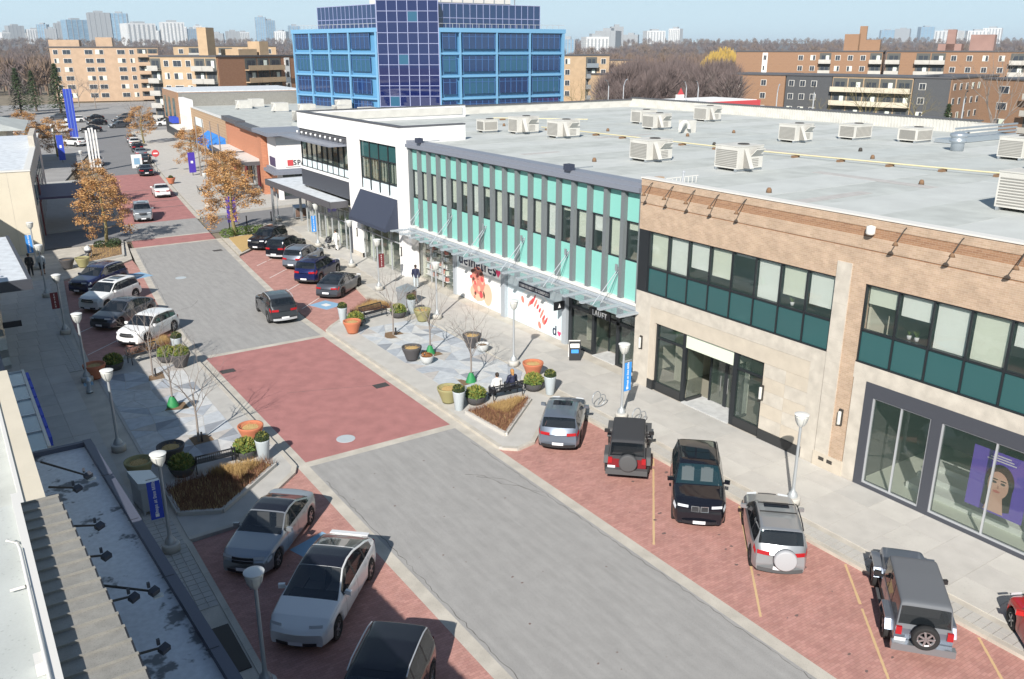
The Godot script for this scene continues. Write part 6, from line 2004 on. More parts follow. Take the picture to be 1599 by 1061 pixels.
# rounds the ends in plan and leans them back
func bulge(p: Vector3, L: float, W: float, H: float, jeep := false) -> Vector3:
	var q := p
	var e := absf(p.z) / (L * 0.5)
	var k := smoothstep(0.72, 1.0, e)
	var s := signf(p.z)
	if jeep:
		q.z -= s * 0.03 * k * pow(p.x / (W * 0.5), 2.0)
		return q
	q.z -= s * 0.20 * k * pow(p.x / (W * 0.5), 2.0)
	q.z -= s * k * 0.10 * smoothstep(0.30 * H, 0.62 * H, p.y)
	return q

func cap(b: MB, x0: float, x1: float, y0: float, y1: float, z: float, L: float, W: float, H: float, off: float):
	var rows := []
	for i in 4:
		var row := PackedVector3Array()
		for j in 9:
			row.append(bulge(Vector3(lerpf(x0, x1, j / 8.0), lerpf(y0, y1, i / 3.0), z), L, W, H) + Vector3(0, 0, off))
		rows.append(row)
	b.grid(rows, false, z * (x1 - x0) < 0.0)

# strip of the body surface between two stations and two section points, lifted off
func patch(b: MB, rows: Array, st: Array, s0: float, s1: float, j0: float, j1: float, sd: float, off: float):
	var g := []
	for i in 4:
		var s := lerpf(s0, s1, i / 3.0)
		var k := 0
		while k < st.size() - 2 and st[k + 1] < s: k += 1
		var f: float = (s - st[k]) / maxf(1e-5, st[k + 1] - st[k])
		var row := PackedVector3Array()
		for q in 4:
			var j := lerpf(j0, j1, q / 3.0)
			var ji := mini(int(j), 10)
			var a: Vector3 = rows[k][ji].lerp(rows[k][ji + 1], j - ji)
			var c: Vector3 = rows[k + 1][ji].lerp(rows[k + 1][ji + 1], j - ji)
			var p := a.lerp(c, f)
			p.x = (p.x + off) * sd
			row.append(p)
		g.append(row)
	b.grid(g, false, sd > 0)

func build_cars():
	var y := 0.004
	var N := -43.0
	var S := 137.0
	# east bays, near
	car("parked_car", "steel grey compact suv with glass roof beside the planted bulb", Vector3(21.65, y, -28.4), N, "suv", 4.45, 1.84, 1.60, M.car_steel, {"sunroof": [0.50, 0.62], "rails": false, "spoiler": false, "rail_m": M.trim})
	car("parked_jeep", "dark red open topped off roader with black soft top and covered spare", Vector3(22.35, y, -24.75), N, "jeep", 4.15, 1.84, 1.80, M.car_maroon, {"roof": M.soft_top, "spare": "cover", "cover_m": M.plastic_grey, "mirror": M.trim, "spare_x": 0.05})
	car("parked_suv", "glossy black suv parked nose out with chrome kidney grille and panoramic roof", Vector3(22.3, y, -20.7), N + 180.0, "suv", 4.9, 1.96, 1.74, M.car_black, {"sunroof": [0.50, 0.60, 0.62, 0.80], "kidney": true, "rails": true, "rail_m": M.trim, "glass": M.car_glass_teal, "seats": M.seat_pale, "grille": 0.32})
	car("parked_suv", "silver suv with covered spare wheel and roof cross bars", Vector3(22.1, y, -16.85), N, "suv", 4.35, 1.82, 1.70, M.silver, {"sunroof": [0.48, 0.57], "rails": true, "rail_m": M.trim, "bars": true, "spare": "cover", "cover_m": M.spare_cover, "spare_x": 0.1, "valance": M.plastic_grey, "clad": false})
	car("parked_jeep", "grey long off roader with hard top and bare alloy spare wheel", Vector3(22.5, y, -11.9), -49.0, "jeep", 4.4, 1.86, 1.80, M.car_steel, {"roof": M.hard_top, "spare": "bare", "bumper": M.silver2, "flare": M.car_steel, "mirror": M.trim})
	car("parked_car", "bright red hatchback at the near end of the east bays", Vector3(24.2, y, -8.3), N, "hatch", 4.2, 1.78, 1.48, M.car_red, {})
	# west bays, near
	car("parked_car", "silver coupe sedan with black roof beside the brush bed", Vector3(7.65, y, -26.75), S, "sedan", 4.65, 1.80, 1.42, M.silver, {"roof": M.roof_glass, "grille": 0.42, "chrome": true, "seats": M.seat_pale, "wr": 0.33})
	car("parked_suv", "white electric suv with black glass roof and rear spoiler", Vector3(7.9, y, -22.35), S, "fast", 5.0, 1.98, 1.66, M.pearl, {"roof": M.roof_glass, "spoiler": true, "grille": 0.0, "seats": M.seat_pale, "wr": 0.36})
	car("parked_suv", "black suv with bright roof rails in shade beside the white electric one", Vector3(7.1, y, -16.75), S, "suv", 4.95, 2.0, 1.78, M.car_black, {"rails": true, "sunroof": [0.48, 0.62]})
	# on the road
	car("moving_suv", "dark charcoal suv driving up the street with silver roof rails", Vector3(17.0, y, -53.4), -5.0, "suv", 4.75, 1.88, 1.69, M.car_charcoal, {"group": "cars on the road", "rails": true, "sunroof": [0.48, 0.66], "sun_m": M.car_glass_teal, "valance": M.alu})
	car("moving_suv", "silver compact suv driving towards the crossing", Vector3(17.0, y, -94.1), 171.0, "suv", 4.6, 1.85, 1.69, M.silver, {"group": "cars on the road", "rails": true, "sunroof": [0.48, 0.6]})
	car("moving_car", "white sedan driving away over the red paving", Vector3(22.0, y, -108.6), -6.0, "sedan", 4.6, 1.8, 1.45, M.pearl, {"group": "cars on the road"})
	car("moving_car", "black sedan driving away ahead of the white one", Vector3(24.4, y, -128.8), -7.0, "sedan", 4.8, 1.85, 1.45, M.car_black, {"group": "cars on the road"})
	# east bays, far
	var F := -47.0
	car("parked_car", "charcoal electric sedan behind the blue access mark", Vector3(22.75, y, -56.6), F, "fast", 4.7, 1.85, 1.44, M.car_grey, {"roof": M.roof_glass, "rim": M.rim_dark})
	car("parked_suv", "deep blue suv second beyond the charcoal sedan", Vector3(22.95, y, -61.2), F, "suv", 4.9, 1.95, 1.74, M.car_navy, {"rails": true, "rail_m": M.trim, "sunroof": [0.48, 0.7]})
	car("parked_suv", "grey blue crossover with wide rear lamps between the blue suv and the black hatch", Vector3(23.6, y, -65.9), F, "suv", 4.6, 1.85, 1.68, M.car_steel, {"rails": true})
	car("parked_suv", "black crossover with silver rear bumper in the far east bays", Vector3(23.7, y, -70.2), F, "suv", 4.6, 1.86, 1.69, M.car_black, {"rails": true, "rail_m": M.trim, "valance": M.alu})
	car("parked_suv", "black suv parked nose out beside the planting island", Vector3(23.5, y, -74.3), F + 180.0, "suv", 4.7, 1.9, 1.65, M.car_black, {})
	# west bays, far
	var G := 132.0
	car("parked_car", "white hatchback at the end of the west row beside the bare trees", Vector3(9.1, y, -53.4), G, "hatch", 4.26, 1.80, 1.47, M.pearl, {"grille": 0.5, "chrome": true})
	car("parked_car", "grey fastback sedan between the white hatchback and the white suv", Vector3(8.5, y, -57.7), G, "fast", 4.75, 1.86, 1.46, M.car_grey, {"sunroof": [0.50, 0.60], "grille": 0.6, "rim": M.rim_dark})
	car("parked_suv", "white suv with dark panoramic roof in the west row", Vector3(8.5, y, -62.2), G, "suv", 4.7, 1.85, 1.69, M.pearl, {"sunroof": [0.47, 0.53, 0.58, 0.76], "grille": 0.5, "chrome": true})
	car("parked_suv", "dark blue suv with bright window trim at the far end of the west row", Vector3(8.6, y, -67.3), G, "suv", 4.75, 1.9, 1.68, M.car_navy, {"rails": true, "grille": 0.5})
	# queue up the street
	var cols := [M.car_charcoal, M.silver2, M.car_black, M.pearl, M.car_grey]
	var shp := ["sedan", "sedan", "suv", "suv", "sedan"]
	var lab := ["dark sedan last in the queue of parked cars up the street", "silver sedan second in the queue up the street", "black suv third in the queue up the street", "white suv fourth in the queue up the street", "grey sedan at the head of the queue up the street"]
	for i in 5:
		var z := -143.0 - i * 8.5
		car("parked_car", lab[i], Vector3(19.9 + bend(z) - 2.7, y, z), -8.0, shp[i], 4.7, 1.85, 1.45 if shp[i] == "sedan" else 1.7, cols[i], {"group": "cars queued up the street"})
	car("moving_car", "pale silver sedan coming down the street beside the queue", Vector3(20.6, y, -144.0), 172.0, "sedan", 4.6, 1.8, 1.45, M.silver, {"group": "cars on the road"})
	var k := 0
	var lot := []
	for q in [[24, -206, 80], [29, -204, 80], [36, -212, 100], [41, -214, 95], [46, -212, 85], [33, -222, 90], [39, -226, 90], [44, -226, 90], [52, -216, 90], [49, -224, 90], [18, -196, 60], [13, -200, 70], [30, -234, 90], [35, -238, 90], [42, -238, 90], [48, -236, 90], [25, -218, 80], [20, -212, 80], [28, -246, 85], [54, -228, 90], [22, -176, 30], [10, -186, 70]]:
		if k < 4:
			lot.append(car("lot_car", ["white", "black", "grey", "silver"][k % 4] + [" suv", " sedan"][k % 2] + " standing in the far car park", Vector3(q[0], -0.04, q[1]), q[2], ["suv", "sedan"][k % 2], 4.6, 1.85, 1.6, [M.pearl, M.car_black, M.car_grey, M.silver][k % 4], {"group": "cars in the far car park"}))
		else:
			var d: Node3D = lot[k % 4].duplicate()
			d.name = numbered("lot_car")
			add_child(d)
			d.position = Vector3(q[0], -0.04, q[1])
			d.rotation_degrees.y = q[2]
		k += 1

# ---------------------------------------------------------------- planted plazas
func flagstones(parent: Node, x0: float, x1: float, z0: float, z1: float, pits: Array, seed_: int):
	var r := RandomNumberGenerator.new()
	r.seed = seed_
	var nx := maxi(2, roundi((x1 - x0) / 1.0))
	var nz := maxi(2, roundi((z0 - z1) / 1.15))
	var P := []
	for j in nz + 1:
		var row := []
		for i in nx + 1:
			var p := V2(lerpf(x0, x1, float(i) / nx), lerpf(z0, z1, float(j) / nz))
			if i > 0 and i < nx: p.x += r.randf_range(-0.26, 0.26)
			if j > 0 and j < nz: p.y += r.randf_range(-0.3, 0.3)
			row.append(p)
		P.append(row)
	for j in nz:
		for i in nx:
			var q := [P[j][i], P[j][i + 1], P[j + 1][i + 1], P[j + 1][i]]
			var polys := []
			var k := r.randf()
			if k < 0.4: polys = [[q[0], q[1], q[2]], [q[0], q[2], q[3]]]
			elif k < 0.8: polys = [[q[0], q[1], q[3]], [q[1], q[2], q[3]]]
			else: polys = [q]
			for poly in polys:
				var c := V2(0, 0)
				for v in poly: c += v / poly.size()
				var m := r.randf()
				var km := 0 if m < 0.36 else (1 if m < 0.70 else (2 if m < 0.83 else (3 if m < 0.92 else 4)))
				var skip := false
				for pt in pits:
					if c.distance_to(pt) < 0.62: skip = true
				if skip: continue
				var s := []
				for v in poly: s.append(v + (c - v).normalized() * 0.022)
				var b := MB.new()
				prism(b, s, 0.10, 0.128 + r.randf_range(-0.002, 0.002))
				fin(b, "flagstone", M["flag%d" % km], parent)

func blades(n: int, poly: Array, y: float, h0: float, h1: float, w: float, lean: float, seed_: int) -> MB:
	var r := RandomNumberGenerator.new()
	r.seed = seed_
	var pv := PackedVector2Array(poly)
	var lo := pv[0]
	var hi := pv[0]
	for p in pv:
		lo = lo.min(p)
		hi = hi.max(p)
	var b := MB.new()
	var k := 0
	while k < n:
		var p := V2(r.randf_range(lo.x, hi.x), r.randf_range(lo.y, hi.y))
		if not Geometry2D.is_point_in_polygon(p, pv): continue
		k += 1
		var a := r.randf() * TAU
		var s := Vector3(cos(a), 0, sin(a)) * w
		var base := Vector3(p.x, y, p.y)
		var tip := base + Vector3(r.randf_range(-lean, lean), r.randf_range(h0, h1), r.randf_range(-lean, lean))
		b.tri(base - s, base + s, tip)
	return b

func leafball(rad: Vector3, n: int, size: float, seed_: int, up := 0.0) -> MB:
	var r := RandomNumberGenerator.new()
	r.seed = seed_
	var b := MB.new()
	for i in n:
		var d := Vector3(r.randfn(), r.randfn(), r.randfn()).normalized()
		var rr := 0.72 + 0.3 * r.randf()
		var c := Vector3(d.x * rad.x, d.y * rad.y, d.z * rad.z) * rr
		var u := Vector3(r.randfn(), r.randfn(), r.randfn()).normalized()
		var v := d.cross(u).normalized()
		u = (v.cross(d) * 0.7 + d * 0.7 + Vector3.UP * up).normalized()
		b.tri(c - v * size * 0.5, c + v * size * 0.5, c + u * size * 1.4)
	return b

var shrub := {}
func planter(kind: String, plant: String, x: float, z: float, label: String, s := 1.0):
	var t := thing("planter", label, "planter", Vector3(x, 0.122, z), "planters on the pavements")
	var b := MB.new()
	var top := 0.7
	var r := 0.5
	var m: Material = M.pot_dark
	match kind:
		"olive", "charcoal", "orange":
			m = {"olive": M.pot_olive, "charcoal": M.pot_dark, "orange": M.terracotta}[kind]
			r = 0.56
			b.lathe([V2(0.0, 0), V2(0.30, 0), V2(0.34, 0.1), V2(0.44, 0.4), V2(0.53, 0.62), V2(0.56, 0.72), V2(0.56, 0.78), V2(0.49, 0.78), V2(0.47, 0.68), V2(0.0, 0.68)], 26)
			top = 0.69
		"tall":
			m = M.pot_grey
			r = 0.29
			b.lathe([V2(0.0, 0), V2(0.20, 0), V2(0.30, 0.9), V2(0.31, 0.96), V2(0.26, 0.96), V2(0.25, 0.88), V2(0.0, 0.88)], 22)
			top = 0.92
		"low":
			m = M.pot_dark
			r = 0.52
			b.lathe([V2(0.0, 0), V2(0.36, 0), V2(0.47, 0.18), V2(0.53, 0.38), V2(0.48, 0.40), V2(0.45, 0.34), V2(0.0, 0.34)], 24)
			top = 0.35
		"white":
			m = M.pot_white
			r = 0.4
			b.lathe([V2(0.0, 0), V2(0.20, 0), V2(0.32, 0.2), V2(0.40, 0.46), V2(0.36, 0.48), V2(0.33, 0.4), V2(0.0, 0.4)], 22)
			top = 0.41
	fin(b, "pot", m, t)
	var sb := MB.new()
	sb.lathe([V2(r * 0.86, 0.0), V2(r * 0.5, 0.03), V2(0.0, 0.05)], 16)
	fin(sb, "soil", M.straw if plant == "straw" else M.soil, t, Vector3(0, top - 0.03, 0))
	match plant:
		"ball":
			if not shrub.has("ball"):
				shrub["ball"] = leafball(Vector3(0.29, 0.24, 0.29), 900, 0.05, 3).mesh()
				shrub["ball2"] = leafball(Vector3(0.24, 0.20, 0.24), 260, 0.06, 4).mesh()
			put(shrub.ball, "shrub", M.leaf_dark, t, Vector3(0, top + 0.12, 0))
			put(shrub.ball2, "new_leaves", M.leaf_yellow, t, Vector3(0, top + 0.17, 0))
		"spiky":
			if not shrub.has("spiky"):
				var mb := leafball(Vector3(0.46, 0.30, 0.46), 700, 0.12, 5, 0.5)
				shrub["spiky"] = mb.mesh()
				shrub["spiky2"] = leafball(Vector3(0.40, 0.24, 0.40), 420, 0.13, 6, 0.5).mesh()
			var o := put(shrub.spiky, "shrub", M.leaf_green, t, Vector3(0, top + 0.12, 0))
			o.rotation.y = x * 3.0
			put(shrub.spiky2, "new_leaves", M.leaf_yellow, t, Vector3(0, top + 0.2, 0))
		"rust":
			put(leafball(Vector3(0.28, 0.12, 0.28), 220, 0.07, 9, 0.3).mesh(), "shrub", M.leaf_rust, t, Vector3(0, top + 0.06, 0))
		"straw":
			var tb := MB.new()
			for i in 140:
				var a := rng.randf() * TAU
				var q := sqrt(rng.randf()) * r * 0.8
				var p := Vector3(cos(a) * q, 0, sin(a) * q)
				var e := Vector3(rng.randf_range(-0.1, 0.1), rng.randf_range(0.02, 0.09), rng.randf_range(-0.1, 0.1))
				tb.tri(p, p + Vector3(0.015, 0, 0.01), p + e)
			fin(tb, "dry_stalks", M.dry_grass, t, Vector3(0, top, 0))

func bench(x: float, z: float, len: float, turn: float, label: String):
	var t := thing("bench", label, "bench", Vector3.ZERO, "black slatted benches")
	for s in [-1.0, 1.0]:
		var b := MB.new()
		var e: float = s * (len * 0.5 - 0.06)
		b.tube([Vector3(e, 0, 0.26), Vector3(e, 0.42, 0.22), Vector3(e, 0.62, 0.24)], [0.025, 0.025, 0.025], 6)
		b.tube([Vector3(e, 0, -0.28), Vector3(e, 0.40, -0.22), Vector3(e, 0.85, -0.34)], [0.025, 0.025, 0.025], 6)
		b.tube([Vector3(e, 0.62, 0.26), Vector3(e, 0.64, -0.26)], [0.03, 0.025], 6)
		b.tube([Vector3(e, 0.41, 0.22), Vector3(e, 0.40, -0.22)], [0.022, 0.022], 6)
		fin(b, "leg", M.bench, t)
	for k in 6:
		bx(t, "seat_slat", M.bench, -len * 0.5 + 0.05, len * 0.5 - 0.05, 0.42, 0.445, -0.20 + k * 0.072, -0.145 + k * 0.072)
	bx(t, "back_rail", M.bench, -len * 0.5 + 0.04, len * 0.5 - 0.04, 0.80, 0.85, -0.36, -0.32)
	bx(t, "back_rail", M.bench, -len * 0.5 + 0.04, len * 0.5 - 0.04, 0.50, 0.53, -0.27, -0.24)
	var n := int(len / 0.085)
	for k in n:
		var e := -len * 0.5 + 0.09 + k * (len - 0.18) / (n - 1)
		var o := bx(t, "back_slat", M.bench, e - 0.012, e + 0.012, 0.53, 0.81, -0.31, -0.295)
		o.rotation.x = -0.27
	t.position = Vector3(x, 0.122, z)
	t.rotation_degrees.y = turn

func litter_bin(x: float, z: float, turn: float, label: String):
	var t := thing("litter_bin", label, "litter bin", Vector3.ZERO, "steel litter bins")
	bx(t, "cabinet", M.steel, -0.62, 0.62, 0.12, 1.1, -0.36, 0.36)
	for sx in [-0.58, 0.58]:
		for sz in [-0.32, 0.32]:
			bx(t, "leg", M.steel, sx - 0.035, sx + 0.035, 0, 0.12, sz - 0.035, sz + 0.035)
	var b := MB.new()
	prism(b, [V2(-0.66, -0.42), V2(0.66, -0.42), V2(0.66, 0.42), V2(-0.66, 0.42)], 1.1, 1.14)
	b.quad(Vector3(-0.66, 1.14, 0.42), Vector3(-0.66, 1.36, -0.42), Vector3(0.66, 1.36, -0.42), Vector3(0.66, 1.14, 0.42))
	b.quad(Vector3(-0.66, 1.14, -0.42), Vector3(0.66, 1.14, -0.42), Vector3(0.66, 1.36, -0.42), Vector3(-0.66, 1.36, -0.42))
	b.tri(Vector3(-0.66, 1.14, 0.42), Vector3(-0.66, 1.14, -0.42), Vector3(-0.66, 1.36, -0.42))
	b.tri(Vector3(0.66, 1.14, 0.42), Vector3(0.66, 1.36, -0.42), Vector3(0.66, 1.14, -0.42))
	fin(b, "lid", M.duct, t)
	bx(t, "door_panel", M.rust_wood, -0.56, -0.03, 0.2, 0.95, 0.36, 0.375)
	bx(t, "door_panel", M.rust_wood, 0.03, 0.56, 0.2, 0.95, 0.36, 0.375)
	for sx in [-0.3, 0.3]:
		bx(t, "bin_slot", M.black, sx - 0.16, sx + 0.16, 0.97, 1.06, 0.36, 0.372)
	t.position = Vector3(x, 0.122, z)
	t.rotation_degrees.y = turn

func build_plazas():
	var R := slab("plaza", M.concrete, [V2(18.32, -28.6), V2(18.9, -28.0), V2(19.9, -28.2), V2(23.39, -31.4), V2(23.39, -53.15), V2(18.9, -49.0), V2(18.32, -48.2)], -0.2, 0.118)
	kerb_run(R, [V2(18.40, -28.6), V2(18.40, -48.2)], 0.2, -0.1, 0.126, M.kerb)
	kerb_run(R, [V2(18.45, -28.52), V2(18.95, -28.08), V2(19.88, -28.26), V2(23.3, -31.4)], 0.2, -0.1, 0.126, M.kerb)
	kerb_run(R, [V2(18.42, -48.3), V2(18.95, -48.95), V2(23.3, -52.98)], 0.2, -0.1, 0.126, M.kerb)
	var pr := [V2(21.3, -35.9), V2(21.6, -40.9), V2(21.4, -45.2)]
	flagstones(R, 19.75, 24.35, -34.7, -47.3, pr, 21)
	for p in pr:
		slab("tree_pit", M.soil, [p + V2(-0.6, -0.6), p + V2(0.6, -0.6), p + V2(0.6, 0.6), p + V2(-0.6, 0.6)], 0.0, 0.124, R)
	var L := slab("plaza", M.concrete2, [V2(5.19, -28.35), V2(7.0, -28.4), V2(10.1, -31.2), V2(10.38, -31.9), V2(10.38, -52.0), V2(9.9, -52.4), V2(6.2, -49.6), V2(5.19, -48.85)], -0.2, 0.118)
	kerb_run(L, [V2(10.28, -31.9), V2(10.28, -52.0)], 0.2, -0.1, 0.126, M.kerb)
	kerb_run(L, [V2(5.19, -28.46), V2(6.98, -28.52), V2(10.02, -31.26), V2(10.3, -31.85)], 0.2, -0.1, 0.126, M.kerb)
	kerb_run(L, [V2(5.25, -48.75), V2(6.2, -49.5), V2(9.85, -52.28)], 0.2, -0.1, 0.126, M.kerb)
	var plt := [V2(7.6, -41.1), V2(7.6, -36.4), V2(7.7, -45.9)]
	flagstones(L, 5.3, 9.3, -34.9, -47.2, plt, 22)
	for p in plt:
		slab("tree_pit", M.soil, [p + V2(-0.6, -0.6), p + V2(0.6, -0.6), p + V2(0.6, 0.6), p + V2(-0.6, 0.6)], 0.0, 0.124, L)
	# raised planting beds: soil, kerb walls, dry grass and brush
	var beds := [[R, [V2(19.0, -32.5), V2(19.2, -29.4), V2(22.4, -32.1), V2(22.0, -32.6)], [V2(20.0, -32.2), V2(20.4, -31.2), V2(22.1, -32.2)], 0.34], [R, [V2(20.7, -50.3), V2(24.0, -49.9), V2(23.1, -52.3)], [V2(21.3, -50.4), V2(23.6, -50.2), V2(23.0, -51.3)], 0.5], [L, [V2(5.3, -30.3), V2(6.7, -29.6), V2(9.6, -32.2), V2(9.3, -32.7), V2(6.0, -32.8), V2(5.3, -32.4)], [V2(7.0, -32.6), V2(9.0, -32.3), V2(8.0, -31.6)], 0.5], [L, [V2(7.0, -49.6), V2(9.5, -49.9), V2(9.9, -51.7), V2(9.3, -51.6)], [V2(8.2, -49.9), V2(9.5, -50.2), V2(9.5, -51.2)], 0.5]]
	var k := 0
	for q in beds:
		slab("bed_soil", M.straw, q[1], 0.0, 0.2, q[0])
		var ring: Array = q[1].duplicate()
		ring.append(q[1][0])
		kerb_run(q[0], ring, 0.16, 0.0, 0.27, M.concrete3, "bed_kerb")
		var g := fin(blades(2600, q[1], 0.2, q[3] * 0.5, q[3], 0.012, 0.16, 50 + k), "dry_brush", M.dry_brush, q[0])
		g.set_meta("kind", "stuff")
		var s := fin(blades(3200, q[2], 0.2, q[3] * 0.6, q[3] * 1.12, 0.014, 0.2, 60 + k), "dry_grass", M.dry_grass, q[0])
		s.set_meta("kind", "stuff")
		k += 1
	# east plaza pots
	planter("olive", "straw", 19.0, -34.2, "olive bowl planter of dry stalks at the kerb end of the occupied bench")
	planter("tall", "ball", 18.95, -33.1, "tall pale grey planter with clipped ball beside the olive bowl and occupied bench")
	planter("low", "spiky", 20.05, -33.35, "low black bowl of yellow green shrub beside the occupied bench")
	planter("orange", "straw", 24.45, -34.8, "wide terracotta planter of dry stalks by the pavement lamp")
	planter("low", "spiky", 23.4, -33.25, "low black bowl of green shrub in front of the terracotta planter")
	planter("tall", "ball", 23.75, -32.3, "tall pale grey planter with clipped ball by the terracotta planter")
	planter("charcoal", "straw", 20.3, -40.6, "charcoal planter of dry stalks beside a green tree bag")
	planter("white", "rust", 20.7, -39.6, "small white bowl of rusty leaves beside a green tree bag")
	planter("charcoal", "straw", 24.2, -40.6, "charcoal planter of dry stalks next to an empty white bowl")
	planter("white", "none", 24.3, -39.6, "empty white bowl next to a charcoal planter")
	planter("olive", "straw", 24.2, -46.7, "olive bowl planter by the far east bin")
	planter("tall", "ball", 24.4, -48.6, "tall pale grey planter with clipped ball beside the far east bin")
	planter("tall", "ball", 19.9, -49.3, "tall pale grey planter with clipped ball at the far tip of the east plaza")
	planter("orange", "straw", 19.5, -46.9, "terracotta planter at the kerb near the empty east bench")
	planter("low", "spiky", 20.3, -48.2, "low black bowl of yellow green shrub between the terracotta planter and bench")
	planter("low", "spiky", 23.3, -48.3, "low black bowl of green shrub at the bin end of the empty bench")
	bench(21.65, -33.15, 1.75, 176.0, "black bench with two people seated on it")
	bench(21.85, -48.95, 1.9, 14.0, "empty black bench beside the far east grass bed")
	litter_bin(24.95, -50.3, 28.0, "steel litter bin with sloped blue lid on the east plaza")
	# west plaza pots
	planter("olive", "straw", 4.75, -34.2, "olive bowl planter in shade behind the west litter bin")
	planter("charcoal", "straw", 6.15, -34.95, "charcoal planter in shade behind the west bench")
	planter("low", "spiky", 6.25, -33.6, "low black bowl of dark shrub at the shaded end of the west bench")
	planter("orange", "straw", 9.55, -35.1, "terracotta planter near the kerb of the west plaza")
	planter("low", "spiky", 8.85, -33.7, "low black bowl of green shrub at the sunny end of the west bench")
	planter("tall", "ball", 9.4, -33.0, "tall pale grey planter with clipped ball at the west kerb")
	planter("orange", "straw", 5.15, -47.3, "large terracotta planter in shade beside a west lamp")
	planter("low", "spiky", 6.2, -48.2, "low bowl of dark shrub beside the far west bench")
	planter("tall", "ball", 9.7, -48.9, "tall pale grey planter with clipped ball at the far west kerb")
	planter("charcoal", "spiky", 9.3, -46.6, "charcoal planter of yellow shrub near the far west kerb")
	planter("low", "spiky", 8.9, -47.9, "low bowl of yellow shrub at the sunny end of the far west bench")
	planter("charcoal", "none", 7.4, -74.4, "dark bowl planter by the far west parking row")
	planter("olive", "none", 8.5, -74.3, "dark olive bowl planter beside another by the far west parking row")
	bench(7.5, -33.45, 1.7, 180.0, "empty black bench beside the west brush bed")
	bench(7.9, -48.75, 1.8, 15.0, "empty black bench under the far west trees")
	litter_bin(4.5, -31.6, 96.0, "steel litter bin beside the west blue banner lamp")

# ---------------------------------------------------------------- lamps, signs, small things
func street_lamp(x: float, z: float, label: String, banner := "", side := 1.0):
	var t := thing("street_lamp", label, "street lamp", Vector3(x, 0.12, z), "pavement lamps")
	var b := MB.new()
	b.lathe([V2(0.0, 0), V2(0.30, 0), V2(0.30, 0.26), V2(0.27, 0.3), V2(0.0, 0.3)], 20)
	fin(b, "footing", M.concrete3, t)
	var c := MB.new()
	c.lathe([V2(0.19, 0.3), V2(0.19, 0.36), V2(0.15, 0.47), V2(0.075, 0.56), V2(0.062, 0.7), V2(0.05, 3.2), V2(0.05, 3.22), V2(0.0, 3.22)], 14)
	fin(c, "pole", M.lamp_pole, t)
	var d := MB.new()
	d.lathe([V2(0.05, 3.18), V2(0.10, 3.22), V2(0.19, 3.38), V2(0.235, 3.58), V2(0.24, 3.66), V2(0.0, 3.66)], 18)
	var hd := fin(d, "lamp_bowl", M.lamp_bowl, t)
	var rb := MB.new()
	for k in 6:
		var a := TAU * k / 6
		rb.tube([Vector3(cos(a) * 0.11, 3.22, sin(a) * 0.11), Vector3(cos(a) * 0.2, 3.38, sin(a) * 0.2), Vector3(cos(a) * 0.245, 3.6, sin(a) * 0.245)], [0.008, 0.008, 0.008], 4)
	fin(rb, "bowl_rib", M.lamp_pole, hd)
	var e := MB.new()
	e.lathe([V2(0.24, 3.66), V2(0.27, 3.665), V2(0.27, 3.69), V2(0.15, 3.73), V2(0.0, 3.74)], 20)
	fin(e, "lid", M.lamp_lid, t)
	if banner != "":
		var dark := banner == "maroon"
		var w := 0.42
		var y0 := 1.75 if dark else 1.45
		var y1 := 2.75 if dark else 2.85
		var cxx: float = x + side * (0.07 + w * 0.5)
		var m: Material = {"blue": M.blue_banner, "sky": M.sky_banner, "maroon": M.maroon_banner}[banner]
		var p := bx(t, "banner", m, cxx - w * 0.5, cxx + w * 0.5, y0, y1, z - 0.01, z + 0.01)
		for yy in [y0 + 0.03, y1 - 0.03]:
			bx(t, "banner_arm", M.lamp_pole, minf(x, cxx + side * w * 0.5), maxf(x, cxx + side * w * 0.5), yy + 0.12 - 0.015, yy + 0.12 + 0.015, z - 0.03, z - 0.015)
		var txt := "EATALY" if dark else "Shops at Don Mills"
		if dark:
			for k in 6:
				words(p, "lettering", txt[k], M.white, Vector3(cxx, y1 - 0.13 - k * 0.15, z + 0.013), 0.14, Vector3.ZERO, 0.003)
		else:
			words(p, "lettering", txt, M.white, Vector3(cxx + 0.0, (y0 + y1) * 0.5 + 0.08, z + 0.013), 0.145, Vector3(0, 0, 90), 0.003)
			bx(p, "emblem", M.white, cxx - 0.06, cxx + 0.06, y0 + 0.08, y0 + 0.2, z + 0.011, z + 0.014)

